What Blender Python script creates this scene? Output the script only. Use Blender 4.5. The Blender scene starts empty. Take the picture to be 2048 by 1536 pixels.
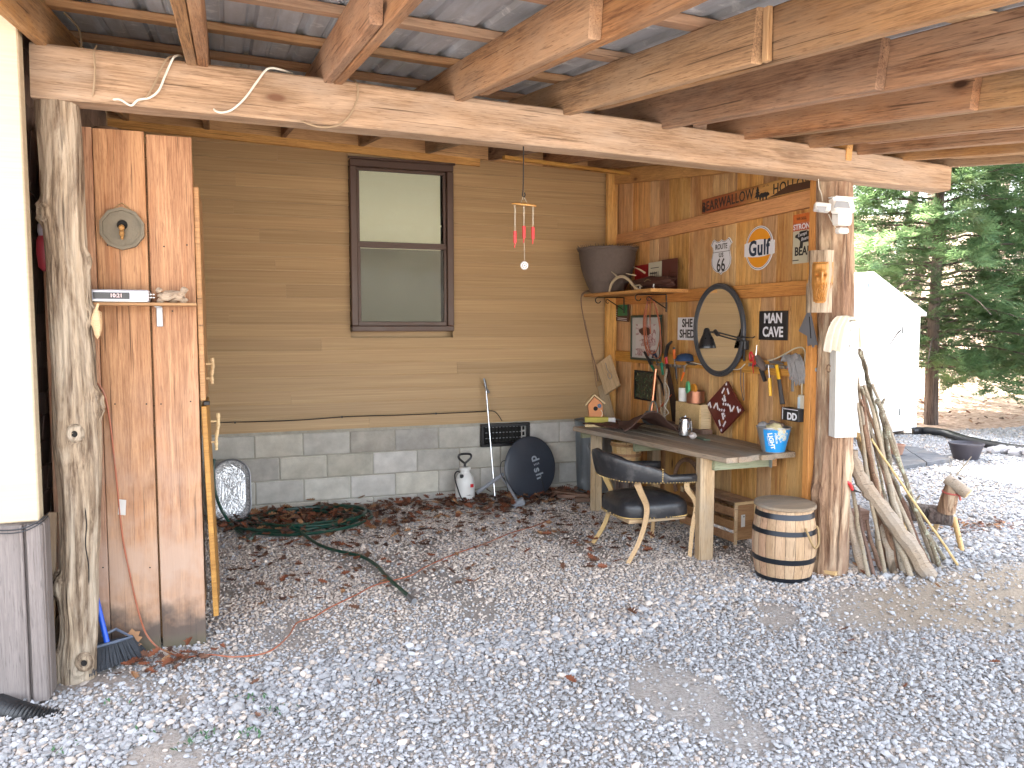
import bpy, bmesh, math, random
import numpy as np
from mathutils import Vector, Matrix, noise
R = math.radians
random.seed(11)
SC = bpy.context.scene
COL = SC.collection

# ------------------------------------------------------------------ camera
F, YAW, PITCH, EYE = 1580.0, R(19.7), R(4.25), 1.6
cam_data = bpy.data.cameras.new('camera')
cam_data.sensor_fit = 'HORIZONTAL'; cam_data.sensor_width = 36.0
cam_data.lens = F / 2048 * 36.0
cam_data.clip_start = 0.05; cam_data.clip_end = 2000
cam = bpy.data.objects.new('camera', cam_data); COL.objects.link(cam)
cam.location = (0, 0, EYE); cam.rotation_euler = (R(90) - PITCH, 0, -YAW)
SC.camera = cam
SC.render.resolution_x, SC.render.resolution_y = 1024, 768

# ------------------------------------------------------------------ light
SUN_EL = R(48); SUN_AZ = math.atan2(-0.25, 0.97)        # azimuth from +Y towards +X
sdir = Vector((math.sin(SUN_AZ) * math.cos(SUN_EL), math.cos(SUN_AZ) * math.cos(SUN_EL), math.sin(SUN_EL)))
world = bpy.data.worlds.new('World'); SC.world = world; world.use_nodes = True
wn = world.node_tree; bg = wn.nodes['Background']
sky = wn.nodes.new('ShaderNodeTexSky'); sky.sky_type = 'NISHITA'; sky.sun_disc = False
sky.sun_elevation = SUN_EL; sky.sun_rotation = SUN_AZ
sky.dust_density = 3.5; sky.air_density = 1.0; sky.ozone_density = 0.6
hz_ = wn.nodes.new('ShaderNodeHueSaturation'); hz_.inputs['Saturation'].default_value = .38      # thin white winter haze
wn.links.new(sky.outputs[0], hz_.inputs['Color']); wn.links.new(hz_.outputs[0], bg.inputs[0]); bg.inputs[1].default_value = 0.15
sun_data = bpy.data.lights.new('sun', 'SUN'); sun_data.energy = 5.0; sun_data.angle = R(0.5); sun_data.color = (1, .95, .87)
sun = bpy.data.objects.new('sun', sun_data); COL.objects.link(sun)
sun.rotation_euler = sdir.to_track_quat('Z', 'Y').to_euler(); sun.location = (0, 0, 12)
SC.view_settings.view_transform = 'Standard'; SC.view_settings.look = 'None'
SC.view_settings.exposure = 3.58; SC.view_settings.gamma = 1.0; SC.view_settings.use_curve_mapping = False
SC.render.engine = 'CYCLES'
SC.cycles.use_denoising = True
SC.cycles.max_bounces = 8; SC.cycles.diffuse_bounces = 5; SC.cycles.glossy_bounces = 3
SC.cycles.transmission_bounces = 6; SC.cycles.transparent_max_bounces = 8
SC.cycles.caustics_reflective = False; SC.cycles.caustics_refractive = False
SC.cycles.sample_clamp_indirect = 6.0

# ------------------------------------------------------------------ placing: a pixel of the photograph meets a real plane
def ray(u, v):
    x = (u - 1024) / F; z = -(v - 768) / F
    y2 = math.cos(PITCH) + z * math.sin(PITCH); z2 = -math.sin(PITCH) + z * math.cos(PITCH)
    return Vector((x * math.cos(YAW) + y2 * math.sin(YAW), -x * math.sin(YAW) + y2 * math.cos(YAW), z2))
EYEV = Vector((0, 0, EYE))
def G(u, v, z=0.0):
    r = ray(u, v); return EYEV + r * ((z - EYE) / r.z)
def AY(u, v, Y):
    r = ray(u, v); return EYEV + r * (Y / r.y)
def AX(u, v, X):
    r = ray(u, v); return EYEV + r * (X / r.x)

# ------------------------------------------------------------------ mesh helpers
def place(o, parent=None, M=None):
    COL.objects.link(o)
    if M is not None: o.matrix_basis = M
    if parent is not None:
        o.parent = parent
        inv = Matrix.Identity(4); p = parent
        W = Matrix.Identity(4)
        chain = []
        while p is not None: chain.append(p); p = p.parent
        for q in reversed(chain): W = W @ q.matrix_parent_inverse @ q.matrix_basis
        o.matrix_parent_inverse = W.inverted()
    return o

class MB:
    def __init__(s): s.v = []; s.f = []; s.m = []; s.sm = []
    def add(s, vs, fs, mi=0, M=None, smooth=True):
        n = len(s.v)
        if M is not None: vs = [M @ Vector(p) for p in vs]
        s.v.extend([tuple(p) for p in vs]); s.f.extend([tuple(i + n for i in f) for f in fs])
        s.m.extend([mi] * len(fs)); s.sm.extend([smooth] * len(fs)); return s
    def box(s, c, size, M=None, ch=0.0, mi=0):
        hx, hy, hz = size[0] / 2, size[1] / 2, size[2] / 2
        T = Matrix.Translation(c)
        if M is not None: T = M @ T
        if ch <= 0:
            vs = [(x, y, z) for x in (-hx, hx) for y in (-hy, hy) for z in (-hz, hz)]
            fs = [(0, 1, 3, 2), (4, 6, 7, 5), (0, 4, 5, 1), (2, 3, 7, 6), (0, 2, 6, 4), (1, 5, 7, 3)]
            return s.add(vs, fs, mi, T, False)
        c = min(ch, hx * .6, hy * .6, hz * .6)
        vs = []; idx = {}
        for sx in (-1, 1):
            for sy in (-1, 1):
                for sz in (-1, 1):
                    for a in range(3):
                        p = [sx * (hx - c), sy * (hy - c), sz * (hz - c)]
                        p[a] = (sx * hx, sy * hy, sz * hz)[a]
                        idx[sx, sy, sz, a] = len(vs); vs.append(p)
        fs = []
        for a in range(3):
            b, d = [k for k in range(3) if k != a]
            for sg in (-1, 1):
                q = []
                for (sb, sd) in ((-1, -1), (1, -1), (1, 1), (-1, 1)):
                    k = [0, 0, 0]; k[a] = sg; k[b] = sb; k[d] = sd; q.append(idx[k[0], k[1], k[2], a])
                fs.append(q)
            for sb in (-1, 1):          # edge strips between faces b and d along a
                for sd in (-1, 1):
                    k0 = [0, 0, 0]; k0[a] = -1; k0[b] = sb; k0[d] = sd
                    k1 = list(k0); k1[a] = 1
                    fs.append([idx[(*k0, b)], idx[(*k1, b)], idx[(*k1, d)], idx[(*k0, d)]])
        for sx in (-1, 1):
            for sy in (-1, 1):
                for sz in (-1, 1): fs.append([idx[sx, sy, sz, 0], idx[sx, sy, sz, 1], idx[sx, sy, sz, 2]])
        return s.add(vs, fs, mi, T, False)
    def tube(s, pts, r, n=8, cap=True, mi=0, M=None, flat=None):
        pts = [Vector(p) for p in pts]; k = len(pts)
        rs = r if isinstance(r, (list, tuple)) else [r] * k
        vs = []; fs = []
        t0 = (pts[1] - pts[0]).normalized()
        up = Vector((0, 0, 1)) if abs(t0.z) < .9 else Vector((1, 0, 0))
        nrm = t0.cross(up).normalized()
        for i in range(k):
            t = (pts[min(i + 1, k - 1)] - pts[max(i - 1, 0)]).normalized()
            nrm = (nrm - t * nrm.dot(t)); nrm = nrm.normalized() if nrm.length > 1e-6 else t.orthogonal().normalized()
            b = t.cross(nrm)
            for j in range(n):
                a = 2 * math.pi * j / n
                vs.append(pts[i] + (nrm * math.cos(a) + b * math.sin(a) * (flat or 1)) * rs[i])
        for i in range(k - 1):
            for j in range(n):
                a, b2 = i * n + j, i * n + (j + 1) % n
                fs.append((a, b2, b2 + n, a + n))
        s.add(vs, fs, mi, M)
        if cap:
            s.add(vs[:n], [tuple(reversed(range(n)))], mi, M, False); s.add(vs[-n:], [tuple(range(n))], mi, M, False)
        return s
    def lathe(s, prof, n=24, M=None, mi=0, sx=1, sy=1, arc=2 * math.pi):
        vs = []; fs = []; full = abs(arc - 2 * math.pi) < 1e-6; m = n if full else n + 1
        for (r, z) in prof:
            for j in range(m):
                a = arc * j / n
                vs.append((r * math.cos(a) * sx, r * math.sin(a) * sy, z))
        for i in range(len(prof) - 1):
            for j in range(n):
                a = i * m + j; b = i * m + (j + 1) % m
                fs.append((a, b, b + m, a + m))
        return s.add(vs, fs, mi, M)
    def prism(s, poly, z0, z1, M=None, mi=0):
        n = len(poly)
        vs = [(x, y, z0) for x, y in poly] + [(x, y, z1) for x, y in poly]
        s.add(vs, [tuple(reversed(range(n))), tuple(range(n, 2 * n))], mi, M, False)
        return s.add(vs, [(i, (i + 1) % n, (i + 1) % n + n, i + n) for i in range(n)], mi, M, False)
    def disc(s, r, z, n=24, M=None, mi=0, sx=1, sy=1, up=True):
        vs = [(r * math.cos(2 * math.pi * j / n) * sx, r * math.sin(2 * math.pi * j / n) * sy, z) for j in range(n)]
        return s.add(vs, [tuple(range(n)) if up else tuple(reversed(range(n)))], mi, M, False)
    def blob(s, c, r, seed=0, amp=.15, n=2, M=None, mi=0, sq=(1, 1, 1), fr=1.5):
        bm = bmesh.new(); bmesh.ops.create_icosphere(bm, subdivisions=n, radius=1)
        o = Vector((seed * 3.1, seed * 1.7, seed * .9)); vs = []
        for v in bm.verts:
            k = 1 + amp * noise.noise(v.co * fr + o)
            vs.append((c[0] + v.co.x * r * sq[0] * k, c[1] + v.co.y * r * sq[1] * k, c[2] + v.co.z * r * sq[2] * k))
        fs = [tuple(v.index for v in f.verts) for f in bm.faces]; bm.free()
        return s.add(vs, fs, mi, M)
    def mesh(s, name, mats, sharp=35, smooth=True):
        me = bpy.data.meshes.new(name); me.from_pydata(s.v, [], s.f)
        for m in (mats if isinstance(mats, (list, tuple)) else [mats]): me.materials.append(m)
        me.polygons.foreach_set('material_index', s.m)
        me.polygons.foreach_set('use_smooth', [bool(x and smooth) for x in s.sm]); me.update()
        if smooth and any(s.sm): me.set_sharp_from_angle(angle=R(sharp))
        return me
    def build(s, name, mats, parent=None, M=None, sharp=35, smooth=True):
        return place(bpy.data.objects.new(name, s.mesh(name, mats, sharp, smooth)), parent, M)

def tag(o, label=None, cat=None, group=None, kind=None):
    if label: o['label'] = label
    if cat: o['category'] = cat
    if group: o['group'] = group
    if kind: o['kind'] = kind
    return o
def thing(name, label, cat, loc=(0, 0, 0), group=None, rz=0):
    o = bpy.data.objects.new(name, None); COL.objects.link(o); o.empty_display_size = .1
    o.location = loc; o.rotation_euler = (0, 0, rz)
    o.matrix_basis = Matrix.Translation(loc) @ Matrix.Rotation(rz, 4, 'Z')
    return tag(o, label, cat, group)
def frame(loc, X, Y=None, Z=None):
    """matrix whose local X runs along X and local Z (or Y) as near as possible along Z (or Y)"""
    X = Vector(X).normalized()
    if Z is not None:
        Z = Vector(Z); Z = (Z - X * Z.dot(X)).normalized(); Y = Z.cross(X)
    else:
        Y = Vector(Y); Y = (Y - X * Y.dot(X)).normalized(); Z = X.cross(Y)
    M = Matrix((X, Y, Z)).transposed().to_4x4(); M.translation = Vector(loc); return M
def board_mb(L, w, t, ch=.003, rough=.0015, seed=0, step=.18, bow=0.0, n=None):
    """rough sawn board: long axis local X, width local Y, thickness local Z"""
    m = MB(); k = n or max(1, int(L / step)); c = min(ch, t * .3, w * .3)
    sec = [(-w/2 + c, -t/2), (w/2 - c, -t/2), (w/2, -t/2 + c), (w/2, t/2 - c), (w/2 - c, t/2), (-w/2 + c, t/2), (-w/2, t/2 - c), (-w/2, -t/2 + c)]
    vs = []
    for i in range(k + 1):
        x = -L/2 + L * i / k; q = 0 if i in (0, k) else 1
        for j, (y, z) in enumerate(sec):
            nn = noise.noise_vector(Vector((x * 3.1 + seed * 7.3, y * 20, z * 20 + seed)))
            bx = bow * (1 - (2 * x / L) ** 2)
            vs.append((x + (nn.z * rough * 1.5), y + nn.x * rough, z + nn.y * rough + bx))
    fs = [(i * 8 + j, i * 8 + (j + 1) % 8, (i + 1) * 8 + (j + 1) % 8, (i + 1) * 8 + j) for i in range(k) for j in range(8)]
    fs += [tuple(reversed(range(8))), tuple(k * 8 + j for j in range(8))]
    return m.add(vs, [tuple(reversed(f)) for f in fs], 0, None, False)
_seed = [0]
def board(name, p0, p1, w, t, mat, parent=None, normal=(0, 0, 1), **kw):
    p0, p1 = Vector(p0), Vector(p1); _seed[0] += 1
    M = frame((p0 + p1) / 2, p1 - p0, Z=normal)
    return board_mb((p1 - p0).length, w, t, seed=_seed[0], **kw).build(name, mat, parent, M)
def WM(p):   # on the plank wall (faces -X): local x = towards the camera, y = up, z = out of the wall
    return Matrix.Translation(p) @ Matrix(((0, 0, -1, 0), (-1, 0, 0, 0), (0, 1, 0, 0), (0, 0, 0, 1)))
def BM(p):   # on a face towards the camera (-Y): local x = +X, y = up, z = -Y
    return Matrix.Translation(p) @ Matrix(((1, 0, 0, 0), (0, 0, -1, 0), (0, 1, 0, 0), (0, 0, 0, 1)))
def text_mb(m, s, size, M, mi=0, depth=.001, bold=0.0, sx=1.0, shear=0.0, spacing=1.0, line=1.0):
    cu = bpy.data.curves.new('t', 'FONT'); cu.body = s; cu.size = size; cu.align_x = 'CENTER'; cu.align_y = 'CENTER'
    cu.extrude = depth; cu.offset = bold; cu.shear = shear; cu.space_character = spacing; cu.space_line = line; cu.resolution_u = 3
    o = bpy.data.objects.new('t', cu); me = bpy.data.meshes.new_from_object(o)
    vs = [(v.co.x * sx, v.co.y, v.co.z) for v in me.vertices]; fs = [tuple(p.vertices) for p in me.polygons]
    bpy.data.objects.remove(o); bpy.data.meshes.remove(me); bpy.data.curves.remove(cu)
    return m.add(vs, fs, mi, M, False)
def spline(pts, n=8):
    """Catmull-Rom through the points"""
    P = [Vector(p) for p in pts]; P = [P[0] * 2 - P[1]] + P + [P[-1] * 2 - P[-2]]; out = []
    for i in range(1, len(P) - 2):
        a, b, c, d = P[i-1:i+3]
        for k in range(n):
            t = k / n
            out.append(.5 * ((2*b) + (c-a)*t + (2*a-5*b+4*c-d)*t*t + (3*b-a-3*c+d)*t*t*t))
    out.append(P[-2]); return out
def copy_tree(o, parent=None):
    c = o.copy(); COL.objects.link(c)
    if parent is not None: c.parent = parent
    for ch in [x for x in bpy.data.objects if x.parent == o]: copy_tree(ch, c)
    return c

# ------------------------------------------------------------------ materials
class NT:
    def __init__(s, name):
        s.mat = bpy.data.materials.new(name); s.mat.use_nodes = True; s.t = s.mat.node_tree
        s.b = s.t.nodes['Principled BSDF']; s.out = s.t.nodes['Material Output']
    def n(s, ty, props=None, **ins):
        nd = s.t.nodes.new(ty)
        for k, v in (props or {}).items(): setattr(nd, k, v)
        for k, v in ins.items():
            key = int(k[1:]) if k[0] == '_' and k[1:].isdigit() else k.replace('_', ' ')
            s.set(nd.inputs[key], v)
        return nd
    def set(s, sock, v):
        if isinstance(v, bpy.types.NodeSocket): s.t.links.new(v, sock)
        elif isinstance(v, (tuple, list)) and len(v) == 3 and sock.type == 'RGBA': sock.default_value = (*v, 1)
        else: sock.default_value = v
    def math(s, op, a, b=0.0, c=None, clamp=False):
        nd = s.n('ShaderNodeMath', {'operation': op, 'use_clamp': clamp}); s.set(nd.inputs[0], a); s.set(nd.inputs[1], b)
        if c is not None: s.set(nd.inputs[2], c)
        return nd.outputs[0]
    def vmath(s, op, a, b):
        nd = s.n('ShaderNodeVectorMath', {'operation': op}); s.set(nd.inputs[0], a); s.set(nd.inputs[1], b); return nd.outputs[0]
    def mix(s, f, a, b, mode='MIX'):
        nd = s.n('ShaderNodeMix', {'data_type': 'RGBA', 'blend_type': mode})
        s.set(nd.inputs[0], f); s.set(nd.inputs[6], a); s.set(nd.inputs[7], b); return nd.outputs[2]
    def ramp(s, f, stops):
        nd = s.n('ShaderNodeValToRGB', None, Fac=f); e = nd.color_ramp.elements
        while len(e) < len(stops): e.new(.5)
        for el, (p, c) in zip(e, stops):
            el.position = p; el.color = (*c, 1) if not isinstance(c, (int, float)) else (c, c, c, 1)
        return nd.outputs[0]
    def mr(s, v, a, b, c=0.0, d=1.0):
        nd = s.n('ShaderNodeMapRange', {'clamp': True}, _0=v, _1=a, _2=b, _3=c, _4=d); return nd.outputs[0]
    def noise(s, vec, scale, detail=4, rough=.55, dist=0.0):
        return s.n('ShaderNodeTexNoise', None, Vector=vec, Scale=scale, Detail=detail, Roughness=rough, Distortion=dist).outputs[0]
    def obj(s): return s.n('ShaderNodeTexCoord').outputs['Object']
    def rnd(s): return s.n('ShaderNodeObjectInfo').outputs['Random']
    def bump(s, h, strength=.3, dist=.01):
        nd = s.n('ShaderNodeBump', None, Height=h, Strength=strength, Distance=dist); s.set(s.b.inputs['Normal'], nd.outputs[0])
    def done(s, color=None, rough=None, metal=None, spec=None):
        if color is not None: s.set(s.b.inputs['Base Color'], color)
        if rough is not None: s.set(s.b.inputs['Roughness'], rough)
        if metal is not None: s.set(s.b.inputs['Metallic'], metal)
        if spec is not None: s.set(s.b.inputs['Specular IOR Level'], spec)
        return s.mat

def lin(r, g, b):
    f = lambda c: ((c / 255 + .055) / 1.055) ** 2.4 if c > 10 else c / 255 / 12.92
    return (f(r), f(g), f(b))

def plain(name, col, rough=.6, metal=0.0, var=.12, scale=12, bump=0.0, spec=.5, dirt=None, dirt_amt=.4):
    t = NT(name); P = t.obj(); nz = t.noise(P, scale, 5, .6)
    c = t.mix(nz, tuple(x * (1 - var) for x in col), tuple(min(1, x * (1 + var)) for x in col))
    if dirt is not None:
        d = t.mr(t.noise(P, scale * .35, 6, .65), .5, .7, 0, dirt_amt); c = t.mix(d, c, dirt)
    r = t.mr(nz, .3, .7, max(0, rough - .08), min(1, rough + .08))
    if bump: t.bump(t.noise(P, scale * 4, 4), bump, .005)
    return t.done(c, r, metal, spec)

def wood(name, dark, light, axis='X', fiber=1.0, ring=1.0, knots=0.0, streak=None, streak_amt=.5, rough=.75,
         bump=.35, var=.25, grey=None, grey_amt=0.0, knotcol=None, nails=False, stain=None, scale=1.0):
    """grain along local axis, offset per board; knots bend the grain"""
    t = NT(name); P = t.obj(); rd = t.rnd()
    sep = t.n('ShaderNodeSeparateXYZ', None, Vector=P)
    x, y, z = sep.outputs
    if axis == 'Z': x, y, z = z, x, y
    if axis == 'Y': x, y, z = y, x, z
    base = t.n('ShaderNodeCombineXYZ', None, X=x, Y=y, Z=z).outputs[0]
    off = t.n('ShaderNodeCombineXYZ', None, X=t.math('MULTIPLY', rd, 37.0), Y=t.math('MULTIPLY', rd, 91.0), Z=t.math('MULTIPLY', rd, 53.0)).outputs[0]
    Q = t.vmath('ADD', base, off)
    # knots
    if knots > 0:
        kv = t.vmath('MULTIPLY', Q, (1.7 * scale, 4.2 * scale, .001))
        vor = t.n('ShaderNodeTexVoronoi', {'feature': 'F1', 'voronoi_dimensions': '3D'}, Vector=kv, Scale=1.0, Randomness=1.0)
        d = vor.outputs['Distance']
        keep = t.math('LESS_THAN', t.n('ShaderNodeSeparateColor', None, Color=vor.outputs['Color']).outputs[0], knots)
        near = t.math('MULTIPLY', t.mr(d, .0, .38, 1, 0), keep); near2 = t.math('MULTIPLY', near, near)
        kmask = t.math('MULTIPLY', t.mr(d, .06, .10, 1, 0), keep)
    else: near2 = kmask = None
    low = t.noise(t.vmath('MULTIPLY', Q, (.55, 5, 5)), 2.0 * scale, 3, .5)
    ph = t.math('ADD', t.math('MULTIPLY', y_of(t, Q), 34.0 * ring * scale), t.math('MULTIPLY', low, 16.0 * ring))
    if near2 is not None: ph = t.math('ADD', ph, t.math('MULTIPLY', near2, 9.0))
    rings = t.math('MULTIPLY_ADD', t.math('SINE', ph), .5, .5)
    rings = t.math('POWER', rings, 1.6)
    fib = t.noise(t.vmath('MULTIPLY', Q, (3.4, 84, 84)), 1.6 * fiber * scale, 7, .76)
    patch = t.noise(t.vmath('MULTIPLY', Q, (1.2, 5, 5)), 1.5 * scale, 4, .6)
    f = t.math('ADD', t.math('MULTIPLY', rings, .42), t.math('MULTIPLY', t.mr(fib, .42, .58), .58))
    c = t.mix(f, dark, light)
    c = t.mix(t.mr(patch, .35, .7, 0, .55), c, tuple(a * .5 + b * .5 for a, b in zip(dark, light)), 'MIX')
    if streak is not None:
        sm = t.mr(t.noise(t.vmath('MULTIPLY', Q, (.8, 9, 9)), 1.7, 5, .6), .54, .68, 0, streak_amt); c = t.mix(sm, c, streak)
    if grey is not None:
        gm = t.mr(t.noise(t.vmath('MULTIPLY', Q, (.9, 3, 3)), 1.3, 6, .65), .42, .62, 0, grey_amt); c = t.mix(gm, c, grey)
    if kmask is not None:
        c = t.mix(t.math('MULTIPLY', near2, .55), c, tuple(a * .7 for a in dark)); c = t.mix(kmask, c, knotcol or tuple(a * .35 for a in dark))
    crack = t.mr(t.noise(t.vmath('MULTIPLY', Q, (1.3, 75, 75)), 1.0, 3, .55), .315, .355, 1, 0)
    fleck = t.mr(t.noise(t.vmath('MULTIPLY', Q, (14, 190, 190)), 1.0, 2, .5), .60, .68, 0, .45)
    c = t.mix(fleck, c, tuple(a * .6 for a in dark))
    c = t.mix(t.math('MULTIPLY', crack, .7), c, tuple(a * .35 for a in dark))
    if stain: c = stain(t, base, c)
    hsv = t.n('ShaderNodeHueSaturation', None, Color=c, Value=t.mr(rd, 0, 1, 1 - var, 1 + var), Hue=t.mr(t.math('FRACT', t.math('MULTIPLY', rd, 17.3)), 0, 1, .492, .508),
              Saturation=t.mr(t.math('FRACT', t.math('MULTIPLY', rd, 7.7)), 0, 1, .88, 1.1))
    h = t.math('ADD', t.math('MULTIPLY', fib, .8), t.math('MULTIPLY', rings, .35))
    h = t.math('SUBTRACT', h, t.math('MULTIPLY', crack, .6))
    t.bump(h, bump, .004)
    return t.done(hsv.outputs[0], t.mr(fib, .3, .7, rough - .06, rough + .1), 0, .35)
def y_of(t, Q): return t.n('ShaderNodeSeparateXYZ', None, Vector=Q).outputs[1]

# colours are the things' own, except the glints painted into the foil
M_beam = wood('rough_sawn_beam', (.20, .12, .072), (.53, .365, .25), ring=1.2, knots=.7, grey=(.46, .37, .30), grey_amt=.5, bump=.5, var=.03, rough=.82, knotcol=(.16, .08, .05))
M_raft = wood('rafter_wood', (.125, .06, .028), (.47, .265, .13), ring=.9, knots=.55, grey=(.36, .25, .165), grey_amt=.6, bump=.4, var=.16, rough=.8, streak=(.42, .24, .11), streak_amt=.5)
M_purl = wood('purlin_wood', (.30, .16, .08), (.60, .38, .21), ring=.6, knots=.45, grey=(.36, .27, .19), grey_amt=.5, bump=.35, var=.15, streak=(.2, .09, .05), streak_amt=.4)
M_plank = wood('pine_plank', (.36, .16, .045), (.80, .45, .155), ring=1.3, knots=.55, streak=(.27, .095, .035), streak_amt=.7, grey=(.68, .45, .21), grey_amt=.5, bump=.22, var=.2, rough=.62, knotcol=(.10, .045, .02))
M_girt = wood('girt_wood', (.40, .18, .06), (.72, .39, .14), ring=.5, knots=.5, streak=(.24, .09, .04), streak_amt=.4, bump=.25, var=.08, rough=.65, knotcol=(.14, .05, .02))
def scorch(t, base, c):   # black soot and damp creeping up from the foot of the boards
    P = t.n('ShaderNodeTexCoord').outputs['Object']
    s = t.n('ShaderNodeSeparateXYZ', None, Vector=P); x = s.outputs[0]; y = s.outputs[1]
    nz = t.noise(P, 7, 5, .6)
    e = t.math('ADD', x, t.math('MULTIPLY', t.noise(P, 3.2, 5, .6), .55)); e = t.math('SUBTRACT', e, t.math('MULTIPLY', t.rnd(), .10))
    foot = t.mr(e, -.90, -.80, 1, 0)
    c = t.mix(t.math('MULTIPLY', t.mr(x, -.9, .2, .95, 0), t.mr(t.noise(P, 3, 5, .6), .35, .6)), c, (.44, .31, .24))
    c = t.mix(t.math('MULTIPLY', foot, .82), c, (.045, .04, .038))
    return t.mix(t.mr(x, -1.28, -1.18, .6, 0), c, (.17, .17, .10))
M_cab = wood('cedar_board', (.22, .095, .05), (.56, .32, .185), ring=1.35, knots=.06, streak=(.40, .16, .07), streak_amt=.35, bump=.4, var=.07, rough=.6, stain=scorch, knotcol=(.1, .04, .02))
M_cab2 = wood('oiled_board', (.26, .115, .035), (.52, .27, .085), ring=.6, bump=.2, var=.05, rough=.5)
M_bench = wood('weathered_bench_board', (.20, .15, .10), (.50, .39, .27), ring=.6, knots=.2, bump=.35, var=.15, rough=.8, grey=(.27, .25, .22), grey_amt=.6)
M_leg = wood('timber_leg', (.34, .22, .12), (.60, .44, .27), ring=.6, knots=.1, bump=.3, var=.06, grey=(.42, .37, .30), grey_amt=.6, rough=.8)
M_green = wood('treated_timber', (.22, .24, .15), (.40, .41, .29), ring=.5, bump=.2, var=.06)
M_pale = wood('pale_pine', (.50, .34, .16), (.72, .53, .29), ring=.7, bump=.15, var=.08, rough=.6)
M_crate = wood('crate_wood', (.26, .14, .07), (.48, .29, .15), ring=.8, bump=.25, var=.1)
M_white = wood('whitewashed_board', (.55, .54, .50), (.80, .79, .75), ring=.3, knots=.6, bump=.3, var=.02, knotcol=(.30, .24, .18), grey=(.66, .66, .66), grey_amt=.5)
M_shing = wood('cedar_shingle', (.12, .08, .06), (.32, .22, .18), ring=.3, bump=.7, var=.25, rough=.85)
M_stickb = wood('bare_stick', (.26, .20, .14), (.50, .41, .31), ring=.2, knots=.3, bump=.7, var=.18, rough=.85, grey=(.36, .33, .29), grey_amt=.6)
M_sticky = wood('peeled_stick', (.50, .33, .15), (.70, .50, .27), ring=.2, bump=.3, var=.08, rough=.6)
M_stickr = wood('brown_stick', (.15, .085, .06), (.33, .21, .15), ring=.2, knots=.3, bump=.7, var=.2, rough=.85)
def lichen(t, base, c):
    P = t.n('ShaderNodeTexCoord').outputs['Object']
    return t.mix(t.mr(t.noise(P, 26, 5, .7), .52, .6, 0, .75), c, (.42, .45, .36))
M_stickm = wood('mossy_stick', (.14, .11, .08), (.30, .25, .18), ring=.2, bump=.9, var=.15, rough=.9, stain=lichen)

def log_mat(name, dark, light, pale, amt, brown=None):
    t = NT(name); P = t.obj()
    Q = t.vmath('MULTIPLY', P, (1, 1, .07))
    w1 = t.noise(Q, 42, 9, .74, .5); w2 = t.noise(t.vmath('MULTIPLY', P, (1, 1, .16)), 9, 6, .6, .8); w3 = t.noise(t.vmath('MULTIPLY', P, (1, 1, .4)), 5, 5, .6)
    c = t.mix(t.mr(w1, .40, .60), dark, light)
    c = t.mix(t.math('MULTIPLY', t.mr(w2, .47, .6), amt), c, pale)
    if brown: c = t.mix(t.mr(w3, .45, .62, 0, .75), c, brown)
    crack = t.mr(t.noise(t.vmath('MULTIPLY', P, (1, 1, .045)), 20, 3, .5, 1.0), .30, .37, 1, 0)
    c = t.mix(t.math('MULTIPLY', crack, .75), c, tuple(a * .3 for a in dark))
    h = t.math('SUBTRACT', t.math('ADD', w1, t.math('MULTIPLY', w2, .8)), t.math('MULTIPLY', crack, .8))
    t.bump(h, 1.0, .02)
    return t.done(c, .85, 0, .3)
M_logL = log_mat('weathered_peeled_log', (.13, .085, .055), (.48, .37, .26), (.64, .54, .42), .7)
M_logR = log_mat('cedar_log', (.16, .085, .05), (.50, .32, .20), (.72, .57, .40), .75, (.26, .15, .10))
M_bark = log_mat('tree_bark', (.05, .035, .03), (.13, .10, .085), (.17, .14, .12), .4)
M_logD = log_mat('dark_bark_log', (.07, .05, .045), (.20, .15, .13), (.34, .30, .27), .5)

def siding_mat(name, a, b, c3, k=1.0):
    t = NT(name); P = t.obj(); rd = t.rnd()
    off = t.n('ShaderNodeCombineXYZ', None, X=t.math('MULTIPLY', rd, 40), Y=0.0, Z=t.math('MULTIPLY', rd, 17)).outputs[0]
    Q = t.vmath('ADD', P, off)
    n1 = t.noise(t.vmath('MULTIPLY', Q, (.55, 1, 48)), 1.6, 6, .62); n2 = t.noise(t.vmath('MULTIPLY', Q, (.25, 1, 9)), 1.2, 3, .5)
    c = t.mix(t.mr(n1, .3, .7), a, b); c = t.mix(t.mr(n2, .4, .65, 0, .6), c, c3)
    t.bump(n1, .12, .003)
    hsv = t.n('ShaderNodeHueSaturation', None, Color=c, Value=t.mr(rd, 0, 1, .87, 1.09))
    return t.done(hsv.outputs[0], .5, 0, .4)
M_siding = siding_mat('woodgrain_vinyl_siding', (.37, .235, .11), (.56, .39, .205), (.43, .28, .14))
M_corner = siding_mat('beige_vinyl', (.50, .42, .29), (.60, .51, .37), (.53, .44, .31))
M_sidpink = siding_mat('tan_vinyl', (.46, .34, .24), (.56, .43, .31), (.5, .38, .28))

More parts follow.
